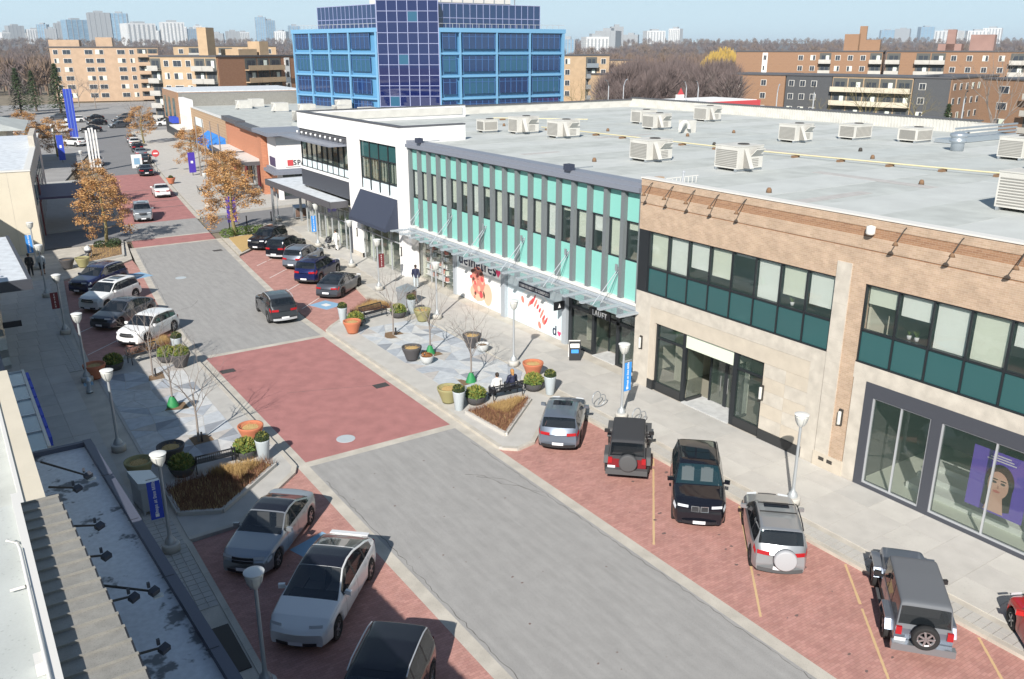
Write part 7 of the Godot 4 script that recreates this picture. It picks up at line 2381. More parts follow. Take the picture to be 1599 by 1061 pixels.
func build_street_furniture():
	street_lamp(24.95, -18.3, "plain pavement lamp in front of the stone wall panel")
	street_lamp(24.75, -28.0, "pavement lamp with sky blue banner by the bicycle hoops", "sky", 1.0)
	street_lamp(24.5, -36.7, "plain pavement lamp in front of the second hoarding")
	street_lamp(25.2, -46.6, "plain pavement lamp behind the bare plaza trees")
	street_lamp(25.1, -55.0, "pavement lamp with maroon banner by the glass shop", "maroon", 1.0)
	street_lamp(26.3, -62.6, "plain pavement lamp in front of the navy awning")
	street_lamp(26.9, -71.2, "pavement lamp with sky blue banner by the white corner", "sky", -1.0)
	street_lamp(28.0, -84.6, "plain pavement lamp at the side street corner")
	street_lamp(4.5, -28.0, "west pavement lamp with royal blue banner beside the brush bed", "blue", -1.0)
	street_lamp(4.5, -37.4, "plain west lamp beside the shaded flagstones")
	street_lamp(4.7, -47.0, "plain west lamp beside the large terracotta planter")
	street_lamp(4.9, -56.4, "west lamp with maroon banner by the parked row", "maroon", -1.0)
	street_lamp(5.0, -66.2, "plain west lamp beside the two walkers")
	street_lamp(5.4, -75.6, "west lamp with sky blue banner by the cream corner", "sky", -1.0)
	street_lamp(5.0, -19.5, "plain west lamp beside the white electric suv")
	street_lamp(24.2, -96.5, "plain lamp at the far corner benches")
	street_lamp(16.5, -128.0, "plain lamp on the far west pavement")
	# folding board, bicycle hoops, bollards
	var a := thing("sandwich_board", "black folding board with pale print by the dark entrance", "sandwich board", Vector3.ZERO)
	for s in [-1.0, 1.0]:
		var o := bx(a, "panel", M.black if s > 0 else M.white, -0.32, 0.32, 0.02, 1.08, s * 0.2 - 0.02, s * 0.2 + 0.02)
		o.rotation.x = -s * 0.2
		if s > 0:
			bx(o, "print", M.print_white, -0.25, 0.25, 0.72 - 0.0, 0.95, s * 0.2 + 0.02, s * 0.2 + 0.026)
			bx(o, "print", M.sky_banner, -0.2, 0.2, 0.42, 0.62, s * 0.2 + 0.02, s * 0.2 + 0.026)
	a.position = Vector3(27.9, 0.122, -35.7)
	a.rotation_degrees.y = -32.0
	for q in [[24.6, -29.6], [24.85, -27.0]]:
		var b := thing("bicycle_hoop", "bent steel bicycle hoop beside the parking kerb", "bicycle rack", Vector3(q[0], 0.12, q[1]), "bicycle hoops")
		var mb := MB.new()
		var pts := []
		var rad := []
		for i in 26:
			var f := i / 25.0
			var an := f * TAU * 1.35 - 0.4
			pts.append(Vector3(0.33 * cos(an) + 0.1 * f, 0.42 + 0.40 * sin(an) * (1.0 - 0.25 * f), -0.2 + 0.4 * f))
			rad.append(0.022)
		mb.tube(pts, rad, 6)
		mb.tube([Vector3(0.2, 0.0, -0.2), Vector3(0.29, 0.30, -0.2)], [0.022, 0.022], 6)
		fin(mb, "hoop", M.steel, b)
	for q in [[22.7, -83.3, "slim black bollard at the crossing nearest the hedge"], [24.6, -84.0, "slim black bollard midway along the crossing kerb"], [27.4, -85.0, "slim black bollard at the side street lamp"]]:
		var mb := MB.new()
		mb.lathe([V2(0.0, 0), V2(0.09, 0), V2(0.07, 0.06), V2(0.055, 0.1), V2(0.055, 0.85), V2(0.075, 0.88), V2(0.06, 0.98), V2(0.0, 1.0)], 12)
		meta(fin(mb, "bollard", M.black, self, Vector3(q[0], 0.11, q[1])), q[2], "bollard", "bollards at the crossing")
	litter_bin(30.4, -84.9, -5.0, "steel litter bin at the side street corner")
	var sp := thing("hydrant", "blue grey stand pipe beside the west lamp and terracotta planter", "hydrant", Vector3(4.55, 0.12, -45.3))
	var hb := MB.new()
	hb.lathe([V2(0.0, 0), V2(0.18, 0), V2(0.18, 0.08), V2(0.13, 0.12), V2(0.13, 0.55), V2(0.17, 0.58), V2(0.15, 0.7), V2(0.05, 0.8), V2(0.0, 0.82)], 14)
	fin(hb, "barrel", M.duct, sp)
	bx(sp, "outlet", M.access_blue, 4.33, 4.77, 0.5, 0.64, -45.37, -45.23)
	var ss := thing("stop_sign", "red no entry sign on a post up the street", "sign", Vector3(26.2, 0.11, -129.8))
	bx(ss, "post", M.steel, 26.16, 26.24, 0.1, 2.6, -129.84, -129.76)
	var sd := MB.new()
	sd.lathe([V2(0.0, 0.02), V2(0.5, 0.02), V2(0.5, -0.02), V2(0.0, -0.02)], 18)
	var so := fin(sd, "disc", M.print_red, ss, Vector3(0, 2.6, 0.08))
	so.rotation.x = PI * 0.5
	bx(ss, "bar", M.white, 25.9, 26.5, 2.62, 2.8, -129.69, -129.67)
	var hs := thing("pavement_sign", "white board with blue figure on the far pavement", "sign", Vector3(24.5, 0.11, -134.5))
	bx(hs, "board", M.white, 23.8, 25.2, 0.3, 2.2, -134.55, -134.45)
	bx(hs, "print", M.access_blue, 24.1, 24.9, 0.8, 1.7, -134.45, -134.43)
	# clipped hedge, far seats and flag poles
	var hg := thing("clipped_hedge", "low clipped green hedge round the beech at the crossing", "hedge", Vector3(22.3, 0.12, -79.6))
	var hm := MB.new()
	for q in [[-1.0, 0.2], [-0.2, -0.3], [0.6, -0.3], [1.4, -0.2], [2.1, 0.1]]:
		var lb := leafball(Vector3(0.6, 0.42, 0.55), 420, 0.09, int(q[0] * 10) + 40)
		for i in lb.v.size():
			hm.v.append(lb.v[i] + Vector3(q[0], 0.4, q[1]))
			hm.n.append(lb.n[i])
	fin(hm, "foliage", M.leaf_green, hg)
	bench(26.2, -107.0, 2.0, 80.0, "black bench on the far corner terrace near the kerb")
	bench(27.8, -104.5, 2.0, 80.0, "black bench on the far corner terrace near the beech")
	planter("orange", "ball", 25.1, -117.0, "terracotta planter with clipped ball at the far kerb")
	for i in 4:
		var x := 29.8 + i * 0.15
		var z := -109.8 - i * 4.2
		var mb := MB.new()
		mb.tube([Vector3(0, 0, 0), Vector3(0, 7.8, 0)], [0.10, 0.06], 8)
		meta(fin(mb, "flag_pole", M.bark_grey, self, Vector3(x, 0.1, z)), "tall bare grey pole in front of the orange brick shops", "pole", "bare poles on the far terrace")
	# road lamps beyond the roof
	for q in [[109, -131, -1.0], [111, -129, 1.0], [116, -117.5, -1.0], [118, -116.5, -1.0], [115, -96, 1.0], [119, -92, -1.0], [122, -69, -1.0]]:
		var t := thing("road_lamp", "tall pale road lamp with a bent arm beyond the big roof", "street lamp", Vector3(q[0], 0, q[1]), "road lamps beyond the roof")
		var mb := MB.new()
		mb.tube([Vector3(0, 0, 0), Vector3(0, 10.0, 0)], [0.14, 0.09], 8)
		fin(mb, "pole", M.alu, t)
		var ab := MB.new()
		ab.tube([Vector3(0, 10, 0), Vector3(q[2] * 0.9, 10.9, q[2] * -0.6), Vector3(q[2] * 2.0, 11.1, q[2] * -1.4)], [0.08, 0.06, 0.12], 6)
		fin(ab, "arm", M.alu, t)

# ---------------------------------------------------------------- people
# one skin over tapered bones: [ax, ay, az, ra, bx, by, bz, rb]
func skin(bones: Array, cell: float, blend: float) -> MB:
	var lo := Vector3(1e9, 1e9, 1e9)
	var hi := -lo
	for b in bones:
		for k in [0, 4]:
			var p := Vector3(b[k], b[k + 1], b[k + 2])
			var e: Vector3 = Vector3.ONE * (float(b[k + 3]) + cell * 3.0)
			lo = lo.min(p - e)
			hi = hi.max(p + e)
	var n := Vector3i((hi - lo) / cell) + Vector3i.ONE * 2
	var f := PackedFloat32Array()
	f.resize(n.x * n.y * n.z)
	f.fill(1.0)
	for b in bones:
		var A := Vector3(b[0], b[1], b[2])
		var B := Vector3(b[4], b[5], b[6])
		var rm: float = maxf(b[3], b[7]) + cell * 3.0 + blend
		var i0 := Vector3i(((A.min(B) - Vector3.ONE * rm) - lo) / cell).clamp(Vector3i.ZERO, n - Vector3i.ONE)
		var i1 := Vector3i(((A.max(B) + Vector3.ONE * rm) - lo) / cell).clamp(Vector3i.ZERO, n - Vector3i.ONE)
		var AB := B - A
		var L2 := maxf(1e-8, AB.length_squared())
		for x in range(i0.x, i1.x + 1):
			for y in range(i0.y, i1.y + 1):
				for z in range(i0.z, i1.z + 1):
					var p := lo + Vector3(x, y, z) * cell
					var t := clampf((p - A).dot(AB) / L2, 0.0, 1.0)
					var d: float = (p - A - AB * t).length() - lerpf(b[3], b[7], t)
					var id := (x * n.y + y) * n.z + z
					var h := clampf(0.5 + 0.5 * (f[id] - d) / blend, 0.0, 1.0)
					f[id] = lerpf(f[id], d, h) - blend * h * (1.0 - h)
	var vid := {}
	var grad := func(i: Vector3i) -> Vector3:
		var g := Vector3.ZERO
		var c := i.clamp(Vector3i.ONE, n - Vector3i.ONE * 2)
		g.x = f[((c.x + 1) * n.y + c.y) * n.z + c.z] - f[((c.x - 1) * n.y + c.y) * n.z + c.z]
		g.y = f[(c.x * n.y + c.y + 1) * n.z + c.z] - f[(c.x * n.y + c.y - 1) * n.z + c.z]
		g.z = f[(c.x * n.y + c.y) * n.z + c.z + 1] - f[(c.x * n.y + c.y) * n.z + c.z - 1]
		return g.normalized()
	for x in n.x - 1:
		for y in n.y - 1:
			for z in n.z - 1:
				var s := Vector3.ZERO
				var k := 0
				var base := (x * n.y + y) * n.z + z
				var v0 := f[base] < 0.0
				var mixed := false
				for c in 8:
					if (f[base + (n.y * n.z if c & 1 else 0) + (n.z if c & 2 else 0) + (1 if c & 4 else 0)] < 0.0) != v0:
						mixed = true
						break
				if not mixed: continue
				for c in 8:
					for ax in 3:
						if c & (1 << ax): continue
						var c2 := c | (1 << ax)
						var a := Vector3i(x + (c & 1), y + ((c >> 1) & 1), z + ((c >> 2) & 1))
						var e := Vector3i(x + (c2 & 1), y + ((c2 >> 1) & 1), z + ((c2 >> 2) & 1))
						var fa := f[(a.x * n.y + a.y) * n.z + a.z]
						var fe := f[(e.x * n.y + e.y) * n.z + e.z]
						if (fa < 0.0) != (fe < 0.0):
							s += Vector3(a).lerp(Vector3(e), fa / (fa - fe))
							k += 1
				vid[Vector3i(x, y, z)] = [lo + s / k * cell, grad.call(Vector3i(x, y, z))]
	var out := MB.new()
	for key in vid:
		var i: Vector3i = key
		for ax in 3:
			var e := i
			e[ax] += 1
			if e[ax] >= n[ax]: continue
			var fa := f[(i.x * n.y + i.y) * n.z + i.z]
			var fe := f[(e.x * n.y + e.y) * n.z + e.z]
			if (fa < 0.0) == (fe < 0.0): continue
			var u := Vector3i.ZERO
			var w := Vector3i.ZERO
			u[(ax + 1) % 3] = 1
			w[(ax + 2) % 3] = 1
			var q := [i, i - u, i - u - w, i - w]
			var ok := true
			for c in q:
				if not vid.has(c): ok = false
			if not ok: continue
			if fa < 0.0: q.reverse()
			out.qn(vid[q[0]][0], vid[q[1]][0], vid[q[2]][0], vid[q[3]][0], vid[q[0]][1], vid[q[1]][1], vid[q[2]][1], vid[q[3]][1])
	return out

func figure(label: String, at: Vector3, deg: float, pose: String, shirt: Material, legs: Material, hair: Material, shorts := false):
	var t := thing("person", label, "person", Vector3.ZERO, "")
	var hipy := 0.92 if pose != "sit" else 0.52
	var hd := Vector3(0, hipy + 0.70, -0.03)
	var B := []
	B.append([0, hipy, 0, 0.14, 0, hipy + 0.25, 0, 0.13])
	B.append([0, hipy + 0.25, 0, 0.135, 0, hipy + 0.44, 0.0, 0.13])
	B.append([-0.15, hipy + 0.46, 0, 0.075, 0.15, hipy + 0.46, 0, 0.075])
	B.append([0, hipy + 0.45, 0, 0.065, hd.x, hd.y - 0.1, hd.z, 0.055])
	B.append([0, hd.y - 0.04, hd.z - 0.01, 0.078, 0, hd.y + 0.04, hd.z + 0.01, 0.092])
	B.append([0, hd.y - 0.02, hd.z - 0.09, 0.014, 0, hd.y - 0.045, hd.z - 0.105, 0.016])
	var arms := []
	var lg := []
	for s in [-1.0, 1.0]:
		var sw: float = s * (0.16 if pose == "walk" else 0.0)
		if pose == "sit":
			lg.append([s * 0.10, hipy, 0, 0.095, s * 0.14, hipy - 0.02, -0.42, 0.07])
			lg.append([s * 0.14, hipy - 0.02, -0.42, 0.065, s * 0.14, 0.08, -0.46, 0.045])
			lg.append([s * 0.14, 0.05, -0.44, 0.045, s * 0.15, 0.035, -0.60, 0.035])
			arms.append([s * 0.20, hipy + 0.44, 0, 0.058, s * 0.26, hipy + 0.18, -0.06, 0.045])
			arms.append([s * 0.26, hipy + 0.18, -0.06, 0.043, s * 0.14, hipy + 0.10, -0.28, 0.032])
		else:
			lg.append([s * 0.09, hipy, 0, 0.095, s * 0.10, 0.50, -sw * 0.6, 0.068])
			lg.append([s * 0.10, 0.50, -sw * 0.6, 0.062, s * 0.10, 0.09, -sw * 0.9 + (0.1 if sw < 0 else 0.02), 0.042])
			lg.append([s * 0.10, 0.05, -sw * 0.9 + 0.05, 0.04, s * 0.11, 0.035, -sw * 0.9 - 0.13, 0.032])
			arms.append([s * 0.20, hipy + 0.44, 0, 0.058, s * 0.25, hipy + 0.16, sw * 0.5, 0.045])
			arms.append([s * 0.25, hipy + 0.16, sw * 0.5, 0.043, s * 0.24, hipy - 0.06, sw * 0.8 - 0.06, 0.032])
		var hnd: Array = arms[-1]
		for k in 5:
			var off := Vector3(s * (-0.01 if k < 4 else -0.035), -0.06 - 0.012 * (2 - absf(k - 1.5)), -0.03 + k * 0.018)
			arms.append([hnd[4], hnd[5], hnd[6], 0.026, hnd[4] + off.x, hnd[5] + off.y, hnd[6] + off.z, 0.010])
	fin(skin(B + arms + lg, 0.032, 0.035), "body", M.skin, t)
	var sh := []
	for b in B.slice(0, 3) + [arms[0], arms[7]] + [arms[1], arms[8]]:
		sh.append([b[0], b[1], b[2], b[3] + 0.022, b[4], b[5], b[6], b[7] + 0.022])
	fin(skin(sh, 0.032, 0.04), "shirt", shirt, t)
	var tr := []
	for i in lg.size():
		if i % 3 == 2: continue
		if shorts and i % 3 == 1: continue
		var b: Array = lg[i]
		tr.append([b[0], b[1], b[2], b[3] + 0.02, b[4], b[5], b[6], b[7] + 0.02])
	tr.append([-0.05, hipy + 0.03, 0, 0.135, 0.05, hipy + 0.03, 0, 0.135])
	fin(skin(tr, 0.032, 0.035), "trousers", legs, t)
	var hr := [[0, hd.y + 0.055, hd.z + 0.02, 0.10, 0, hd.y + 0.0, hd.z + 0.055, 0.085]]
	if hair == M.leaf_brown: hr.append([0, hd.y, hd.z + 0.06, 0.085, 0, hd.y - 0.22, hd.z + 0.09, 0.06])
	fin(skin(hr, 0.025, 0.03), "hair", hair, t)
	var shoe := []
	for i in lg.size():
		if i % 3 == 2:
			var b: Array = lg[i]
			shoe.append([b[0], b[1], b[2], b[3] + 0.012, b[4], b[5], b[6], b[7] + 0.014])
	fin(skin(shoe, 0.025, 0.02), "shoes", M.tyre, t)
	t.position = at
	t.rotation_degrees.y = deg

func build_people():
	figure("person in dark top and grey trousers walking by the glass shop", Vector3(27.5, 0.12, -53.9), -30.0, "walk", M.print_navy, M.pot_grey, M.hair)
	figure("person in black walking on the shaded west pavement", Vector3(4.75, 0.12, -73.4), -8.0, "walk", M.black, M.black, M.hair)
	figure("person in grey shirt and dark shorts walking beside another in black", Vector3(5.55, 0.12, -73.3), -6.0, "walk", M.pot_grey, M.black, M.hair, true)
	figure("person in white shirt seated on the black bench", Vector3(21.2, 0.14, -33.22), -4.0, "sit", M.white, M.slate, M.hair)
	figure("person with long fair hair seated on the black bench", Vector3(22.1, 0.14, -33.24), -4.0, "sit", M.print_navy, M.slate, M.leaf_brown)
	figure("person in white top pushing a stroller by the white corner", Vector3(27.7, 0.12, -69.0), 20.0, "walk", M.white, M.white, M.hair)
	figure("person in white top crossing far up the street", Vector3(24.6, 0.05, -137.0), 70.0, "walk", M.white, M.black, M.hair)
	figure("person in dark clothes crossing far up the street", Vector3(26.8, 0.05, -137.5), 70.0, "walk", M.black, M.black, M.hair)
	var k := 0
	for q in [[27.4, -70.1, 20.0, "dark stroller pushed along by the white corner"], [9.4, -77.4, -30.0, "pale stroller standing on the west planting corner"]]:
		var t := thing("stroller", q[3], "stroller", Vector3.ZERO)
		for sx in [-0.26, 0.26]:
			for sz in [-0.32, 0.32]:
				var w := MB.new()
				w.lathe([V2(0.06, -0.02), V2(0.13, -0.02), V2(0.13, 0.02), V2(0.06, 0.02)], 12)
				var o := fin(w, "wheel", M.tyre, t, Vector3(sx, 0.13, sz))
				o.rotation.z = PI * 0.5
			var f := MB.new()
			f.tube([Vector3(sx, 0.13, -0.32), Vector3(sx, 0.55, 0.1), Vector3(sx, 1.05, 0.5)], [0.015, 0.015, 0.015], 5)
			f.tube([Vector3(sx, 0.13, 0.32), Vector3(sx, 0.6, -0.1)], [0.015, 0.015], 5)
			fin(f, "frame", M.steel, t)
		var s := MB.new()
		s.lathe([V2(0.0, 0.42), V2(0.2, 0.45), V2(0.27, 0.62), V2(0.24, 0.72)], 12, Vector3.ZERO, 1.0, 1.3)
		fin(s, "seat", M.slate, t)
		var h := MB.new()
		h.lathe([V2(0.28, 0.72), V2(0.25, 0.92), V2(0.12, 1.02), V2(0.0, 1.04)], 12, Vector3(0, 0, 0.08), 1.0, 0.8)
		fin(h, "hood", M.black if k == 0 else M.pot_white, t)
		t.position = Vector3(q[0], 0.12, q[1])
		t.rotation_degrees.y = q[2]
		k += 1

# ---------------------------------------------------------------- trees
func grow(b: MB, tw: MB, p: Vector3, d: Vector3, len: float, rad: float, depth: int, r: RandomNumberGenerator, spread: float, kids: int, rise: float, tips: Array, sides := 5):
	var q := p + d * len * 0.5 + Vector3(r.randf_range(-1, 1), 0, r.randf_range(-1, 1)) * len * 0.04
	var e := p + d * len
	var target: MB = b if rad > 0.012 and depth > 1 else tw
	target.tube([p, q, e], [rad, rad * 0.82, rad * 0.62], sides if depth > 1 else 3)
	if depth <= 0:
		tips.append(e)
		return
	var n := kids + (1 if r.randf() < 0.4 else 0)
	var a0 := r.randf() * TAU
	for i in n:
		var a := a0 + TAU * i / n + r.randf_range(-0.5, 0.5)
		var side := d.cross(Vector3(0.3, 0.1, 1)).normalized().rotated(d, a)
		var nd := (d + side * spread * r.randf_range(0.6, 1.3) + Vector3.UP * rise).normalized()
		var at := p.lerp(e, r.randf_range(0.55, 1.0)) if i > 0 else e
		grow(b, tw, at, nd, len * r.randf_range(0.58, 0.82), rad * r.randf_range(0.5, 0.66), depth - 1, r, spread, kids, rise, tips, sides)

func bare_tree(called: String, label: String, at: Vector3, h: float, depth: int, spread: float, kids: int, bark: Material, seed_: int, group: String, trunk := 0.42, rad := 0.03) -> Node3D:
	var r := RandomNumberGenerator.new()
	r.seed = seed_
	var t := thing(called, label, "tree", at, group)
	var b := MB.new()
	var tw := MB.new()
	var tips := []
	b.tube([Vector3(0, 0, 0), Vector3(0.02, h * trunk * 0.5, 0.01), Vector3(0, h * trunk, 0)], [rad * h * 0.42, rad * h * 0.34, rad * h * 0.3], 8)
	var n := 4 + kids
	for i in n:
		var a := TAU * i / n + r.randf() * 0.6
		var d := Vector3(cos(a) * spread, 1.0, sin(a) * spread).normalized()
		grow(b, tw, Vector3(0, h * trunk * (0.62 + 0.38 * i / (n - 1.0)), 0), d, h * 0.24, rad * h * 0.17, depth, r, spread, kids, 0.12, tips)
	fin(b, "trunk", bark, t)
	if tw.v.size() > 0: fin(tw, "crown", bark, t)
	return t

var oak := []
func leafy_tree(label: String, at: Vector3, h: float, turn: float):
	if oak.is_empty():
		for v in 3:
			var r := RandomNumberGenerator.new()
			r.seed = 300 + v
			var b := MB.new()
			var tw := MB.new()
			var tips := []
			b.tube([Vector3.ZERO, Vector3(0.03, 0.3, 0), Vector3(0, 0.92, 0)], [0.03, 0.022, 0.006], 8)
			for i in 15:
				var y := 0.24 + 0.68 * i / 14.0
				var a := i * 2.4 + r.randf() * 0.6
				var reach := 0.36 * sqrt(maxf(0.05, 1.0 - pow((y - 0.40) / 0.62, 2.0)))
				grow(b, tw, Vector3(0, y, 0), Vector3(cos(a), 0.22, sin(a)).normalized(), reach * 0.55, 0.007, 2, r, 0.75, 2, 0.02, tips, 4)
			var lv := [MB.new(), MB.new(), MB.new()]
			for e in tips:
				for k in 80:
					var c: Vector3 = e + Vector3(r.randfn() * 0.042, r.randfn() * 0.02, r.randfn() * 0.042)
					var u := Vector3(r.randfn(), r.randfn() * 0.5, r.randfn()).normalized()
					var w := u.cross(Vector3(r.randfn(), 1.5, r.randfn())).normalized()
					var s := r.randf_range(0.010, 0.019)
					var pick := r.randf()
					var m: MB = lv[0] if pick < 0.5 else (lv[1] if pick < 0.8 else lv[2])
					m.quad(c - u * s, c + w * s * 0.5, c + u * s, c - w * s * 0.5)
			oak.append([b.mesh(), tw.mesh(), lv[0].mesh(), lv[1].mesh(), lv[2].mesh()])
	var t := thing("beech_tree", label, "tree", Vector3.ZERO, "street trees with tan winter leaves")
	var o: Array = oak[int(absf(turn)) % 3]
	put(o[0], "trunk", M.bark_olive, t)
	put(o[1], "twigs", M.bark, t)
	put(o[2], "crown", M.leaf_tan, t)
	put(o[3], "crown", M.leaf_brown, t)
	put(o[4], "crown", M.leaf_rust, t)
	for c in t.get_children():
		c.scale = Vector3.ONE * h
	t.position = at
	t.rotation_degrees.y = turn

func build_trees():
	var k := 0
	for q in [[21.3, -35.9, 4.3, "bare young tree with green bag behind the occupied bench", true], [21.6, -40.9, 4.6, "bare young tree with green bag beside the charcoal planter", true], [21.4, -45.2, 4.3, "bare young tree near the empty east bench", false], [7.6, -41.1, 4.2, "bare young tree with green bag on the west flagstones", true], [7.6, -36.4, 4.6, "bare young tree behind the west bench", false], [7.7, -45.9, 4.4, "bare young tree near the far west bench", false]]:
		var t := bare_tree("young_tree", q[3], Vector3(q[0], 0.12, q[1]), q[2], 3, 0.6, 2, M.bark_grey, 90 + k, "bare young plaza trees", 0.46, 0.028)
		if q[4]:
			var b := MB.new()
			b.lathe([V2(0.30, 0.0), V2(0.27, 0.12), V2(0.15, 0.42), V2(0.09, 0.52), V2(0.06, 0.52)], 9, Vector3.ZERO, 1.0, 0.85)
			var g := thing("watering_bag", ["green watering bag round the tree behind the occupied bench", "green watering bag round the tree beside the charcoal planter", "", "green watering bag round the west tree"][k], "watering bag", t.position)
			fin(b, "bag", M.gator_bag, g)
			var s := MB.new()
			s.tube([Vector3(0.05, 0.5, 0.06), Vector3(0.1, 0.56, 0.1)], [0.03, 0.02], 5)
			fin(s, "strap", M.black, g)
		else:
			var st := MB.new()
			st.tube([Vector3(0.12, 0, 0.1), Vector3(0.12, 0.45, 0.1)], [0.05, 0.05], 6)
			fin(st, "stake", M.black, t)
		k += 1
	for q in [[11.6, -82.6, 5.6, 10.0, "tan leaved beech on the west corner bed"], [13.6, -96.5, 4.8, 61.0, "tan leaved beech on the far west pavement beside the cream building"], [14.3, -106.0, 4.8, 122.0, "tan leaved beech second along the far west pavement"], [22.2, -79.8, 6.2, 200.0, "tan leaved beech in the clipped hedge at the crossing"], [27.3, -100.5, 5.4, 31.0, "tan leaved beech above the far corner benches"], [28.8, -104.5, 5.0, 92.0, "tan leaved beech nearest the orange brick shops"], [30.8, -128.0, 5.8, 153.0, "tan leaved beech by the purple totem"], [33.0, -172.0, 6.4, 214.0, "tan leaved beech far up the east pavement"], [17.0, -158.0, 6.0, 245.0, "tan leaved beech far up the west pavement"], [14.5, -176.0, 6.0, 276.0, "tan leaved beech by the hipped pavilion"]]:
		leafy_tree(q[4], Vector3(q[0], 0.12, q[1]), q[2], q[3])
	var isl := slab("corner_bed", M.soil, [V2(8.9, -75.2), V2(11.9, -76.6), V2(12.9, -82.6), V2(10.0, -82.4)], 0.0, 0.2)
	kerb_run(isl, [V2(8.9, -75.2), V2(11.9, -76.6), V2(12.9, -82.6), V2(10.0, -82.4), V2(8.9, -75.2)], 0.18, 0.0, 0.27, M.concrete3, "bed_kerb")
	fin(blades(1200, [V2(9.1, -75.6), V2(11.7, -76.9), V2(12.6, -82.3), V2(10.2, -82.2)], 0.2, 0.06, 0.18, 0.012, 0.1, 77), "dry_grass", M.dry_grass, isl).set_meta("kind", "stuff")
	for q in [[10.9, -81.2], [12.1, -81.6], [11.8, -80.6]]:
		var t := thing("low_shrub", "low dark green shrub under the west corner beech", "shrub", Vector3(q[0], 0.2, q[1]), "shrubs under the corner beech")
		fin(leafball(Vector3(0.55, 0.32, 0.5), 420, 0.09, int(q[0] * 7)), "foliage", M.leaf_dark, t, Vector3(0, 0.2, 0))
	# big trees behind the roof and by the car park
	var big := [[152, -105, 14.0, 5, 0.75, M.bark_olive, "large bare spreading tree in front of the cream balconies"], [165, -103, 13.0, 5, 0.8, M.bark_olive, "bare tree with arched limbs before the dark grey gable"], [133, -70, 19.0, 5, 0.5, M.bark_grey, "tall bare tree rising above the roofline at the frame edge"], [163, -124, 9.0, 4, 0.7, M.bark_olive, "small bare tree before the dark painted flats"], [123, -158, 13.0, 4, 0.7, M.bark_olive, "bare tree close beside the blue office"], [130, -159, 12.0, 4, 0.7, M.bark_grey, "bare tree before the flats with blue balconies"], [157, -175, 14.0, 4, 0.8, M.bark_grey, "bare tree before the low tan flats"], [165, -175, 14.0, 4, 0.8, M.bark_grey, "bare bushy tree beside the low tan flats"], [160, -158, 14.5, 5, 0.8, M.bark_grey, "broad bare tree beyond the fuel station"], [156, -148, 14.0, 5, 0.85, M.bark_grey, "broad bare tree between fuel station and orange flats"], [151, -139, 14.0, 5, 0.85, M.bark_grey, "bare tree before the blank orange brick end"], [14, -285, 14.0, 5, 0.8, M.bark_grey, "broad bare tree between the dark conifers"], [24, -296, 14.0, 5, 0.8, M.bark_grey, "broad bare tree left of the dark slots"], [8, -250, 13.0, 5, 0.8, M.bark_grey, "bare tree beyond the hipped pavilion"], [40, -297, 13.0, 4, 0.7, M.bark_grey, "bare tree left of the sand coloured flats"], [43, -287, 12.0, 4, 0.7, M.bark_grey, "bare tree before the sand coloured flats"], [44, -196, 9.0, 4, 0.6, M.bark_grey, "bare tree beside the far car park"], [38, -200, 9.5, 4, 0.6, M.bark_grey, "bare tree among the cars of the far car park"]]
	k = 0
	for q in big:
		bare_tree("bare_tree", q[6], Vector3(q[0], 0, q[1]), q[2], q[3] - 1, q[4], 2, q[5], 400 + k, "large bare trees", 0.3, 0.03)
		k += 1
	var wl := bare_tree("willow_tree", "golden willow glowing above the bare woods", Vector3(240, 0, -226), 18.0, 3, 1.0, 2, M.willow, 501, "", 0.3, 0.03)
	var wm := MB.new()
	var r := RandomNumberGenerator.new()
	r.seed = 9
	for i in 1500:
		var a := r.randf() * TAU
		var d := sqrt(r.randf()) * 8.5
		var p := Vector3(cos(a) * d, 17.0 - d * d * 0.09 + r.randf_range(-3.5, 0.8), sin(a) * d)
		wm.tri(p, p + Vector3(0.16, 0, 0.1), p + Vector3(r.randf_range(-0.4, 0.4), -r.randf_range(1.5, 4.0), r.randf_range(-0.4, 0.4)))
	fin(wm, "hanging_twigs", M.willow, wl)
	for q in [[151, -88, 7.5, "small green conifer before the orange brick flats"], [22, -269, 12.0, "dark conifer beyond the hipped pavilion"], [32, -273, 13.0, "dark conifer beside the sand coloured flats"], [14, -262, 13.0, "dark conifer farthest from the sand coloured flats"], [27, -283, 11.0, "lower dark conifer between two taller ones"]]:
		var t := thing("conifer_tree", q[3], "tree", Vector3(q[0], 0, q[1]))
		var b := MB.new()
		var h: float = q[2]
		for i in 900:
			var f := r.randf()
			var a := r.randf() * TAU
			var w := (1.0 - f) * h * 0.27 * sqrt(r.randf())
			var p := Vector3(cos(a) * w, h * (0.1 + 0.9 * f), sin(a) * w)
			var d := Vector3(cos(a), -0.35, sin(a)) * h * 0.07
			var s := Vector3(-sin(a), 0, cos(a)) * h * 0.022
			b.tri(p - s, p + s, p + d)
		fin(b, "crown", M.leaf_dark, t)
		var tb := MB.new()
		tb.tube([Vector3.ZERO, Vector3(0, h * 0.9, 0)], [h * 0.03, h * 0.005], 6)
		fin(tb, "trunk", M.bark, t)

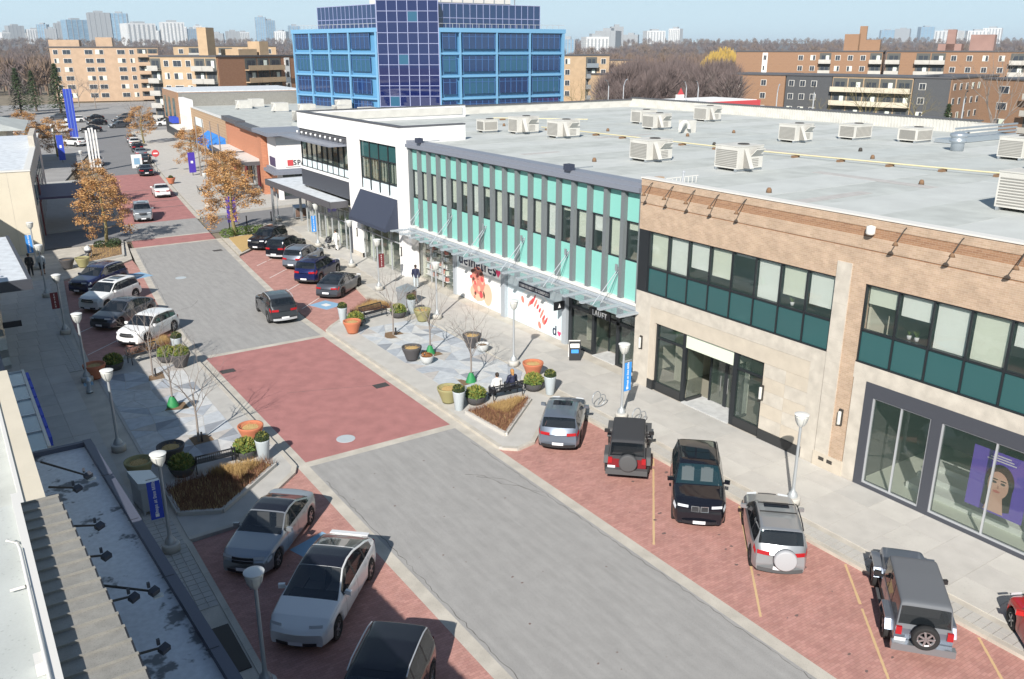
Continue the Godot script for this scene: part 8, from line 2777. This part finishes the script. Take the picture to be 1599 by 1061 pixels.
func build_woods():
	var n := FastNoiseLite.new()
	n.seed = 5
	n.frequency = 0.0016
	var r := RandomNumberGenerator.new()
	r.seed = 77
	for v in 3:
		var b := MB.new()
		b.tube([Vector3.ZERO, Vector3(0, 0.5, 0)], [0.03, 0.018], 3)
		for i in (130 if v < 2 else 620):
			var a := r.randf() * TAU
			var f := r.randf()
			var w := 0.36 * sqrt(sin(PI * (0.12 + 0.88 * f))) * sqrt(r.randf())
			var p := Vector3(cos(a) * w * 0.5, 0.30 + 0.5 * f, sin(a) * w * 0.5)
			var e := Vector3(cos(a) * w, 0.40 + 0.6 * f, sin(a) * w) + Vector3(r.randfn(), r.randfn(), r.randfn()) * 0.03
			var s := Vector3(r.randfn(), r.randfn(), r.randfn()).normalized() * (0.016 if v < 2 else 0.0055)
			b.tri(p - s, p + s, e)
		var mm := MultiMesh.new()
		mm.transform_format = MultiMesh.TRANSFORM_3D
		mm.mesh = b.mesh()
		var xf := []
		while xf.size() < (3600 if v < 2 else 170):
			var a := deg_to_rad(r.randf_range(-1.0, 70.0))
			var u := r.randf()
			var d := 330.0 + 3000.0 * u * u
			var x := sin(a) * d
			var z := -cos(a) * d
			if v == 2:
				a = deg_to_rad(r.randf_range(39.3, 47.6))
				d = r.randf_range(205.0, 340.0)
				x = sin(a) * d
				z = -cos(a) * d
			elif x < 130 and z > -380: continue
			if x > 60 and x < 110 and z > -330: continue
			var y := hill_y(x, z, n) if d > 900 else -0.3
			var h := r.randf_range(8.0, 15.0) * (1.0 if d < 1200 else 1.35)
			xf.append(Transform3D(Basis(Vector3.UP, r.randf() * TAU).scaled(Vector3(h * r.randf_range(0.9, 1.5), h, h * r.randf_range(0.9, 1.5))), Vector3(x, y, z)))
		mm.instance_count = xf.size()
		for i in xf.size():
			mm.set_instance_transform(i, xf[i])
		var o := MultiMeshInstance3D.new()
		o.name = numbered("far_woods")
		o.multimesh = mm
		o.material_override = M.twig_far2 if v == 1 else M.twig_far
		add_child(o)
		meta(o, ["hazy purple grey bare woods rolling to the horizon", "brown bare woods mixed through the far valley", "bare grey thicket behind the fuel station"][v], "woods", "", "stuff")
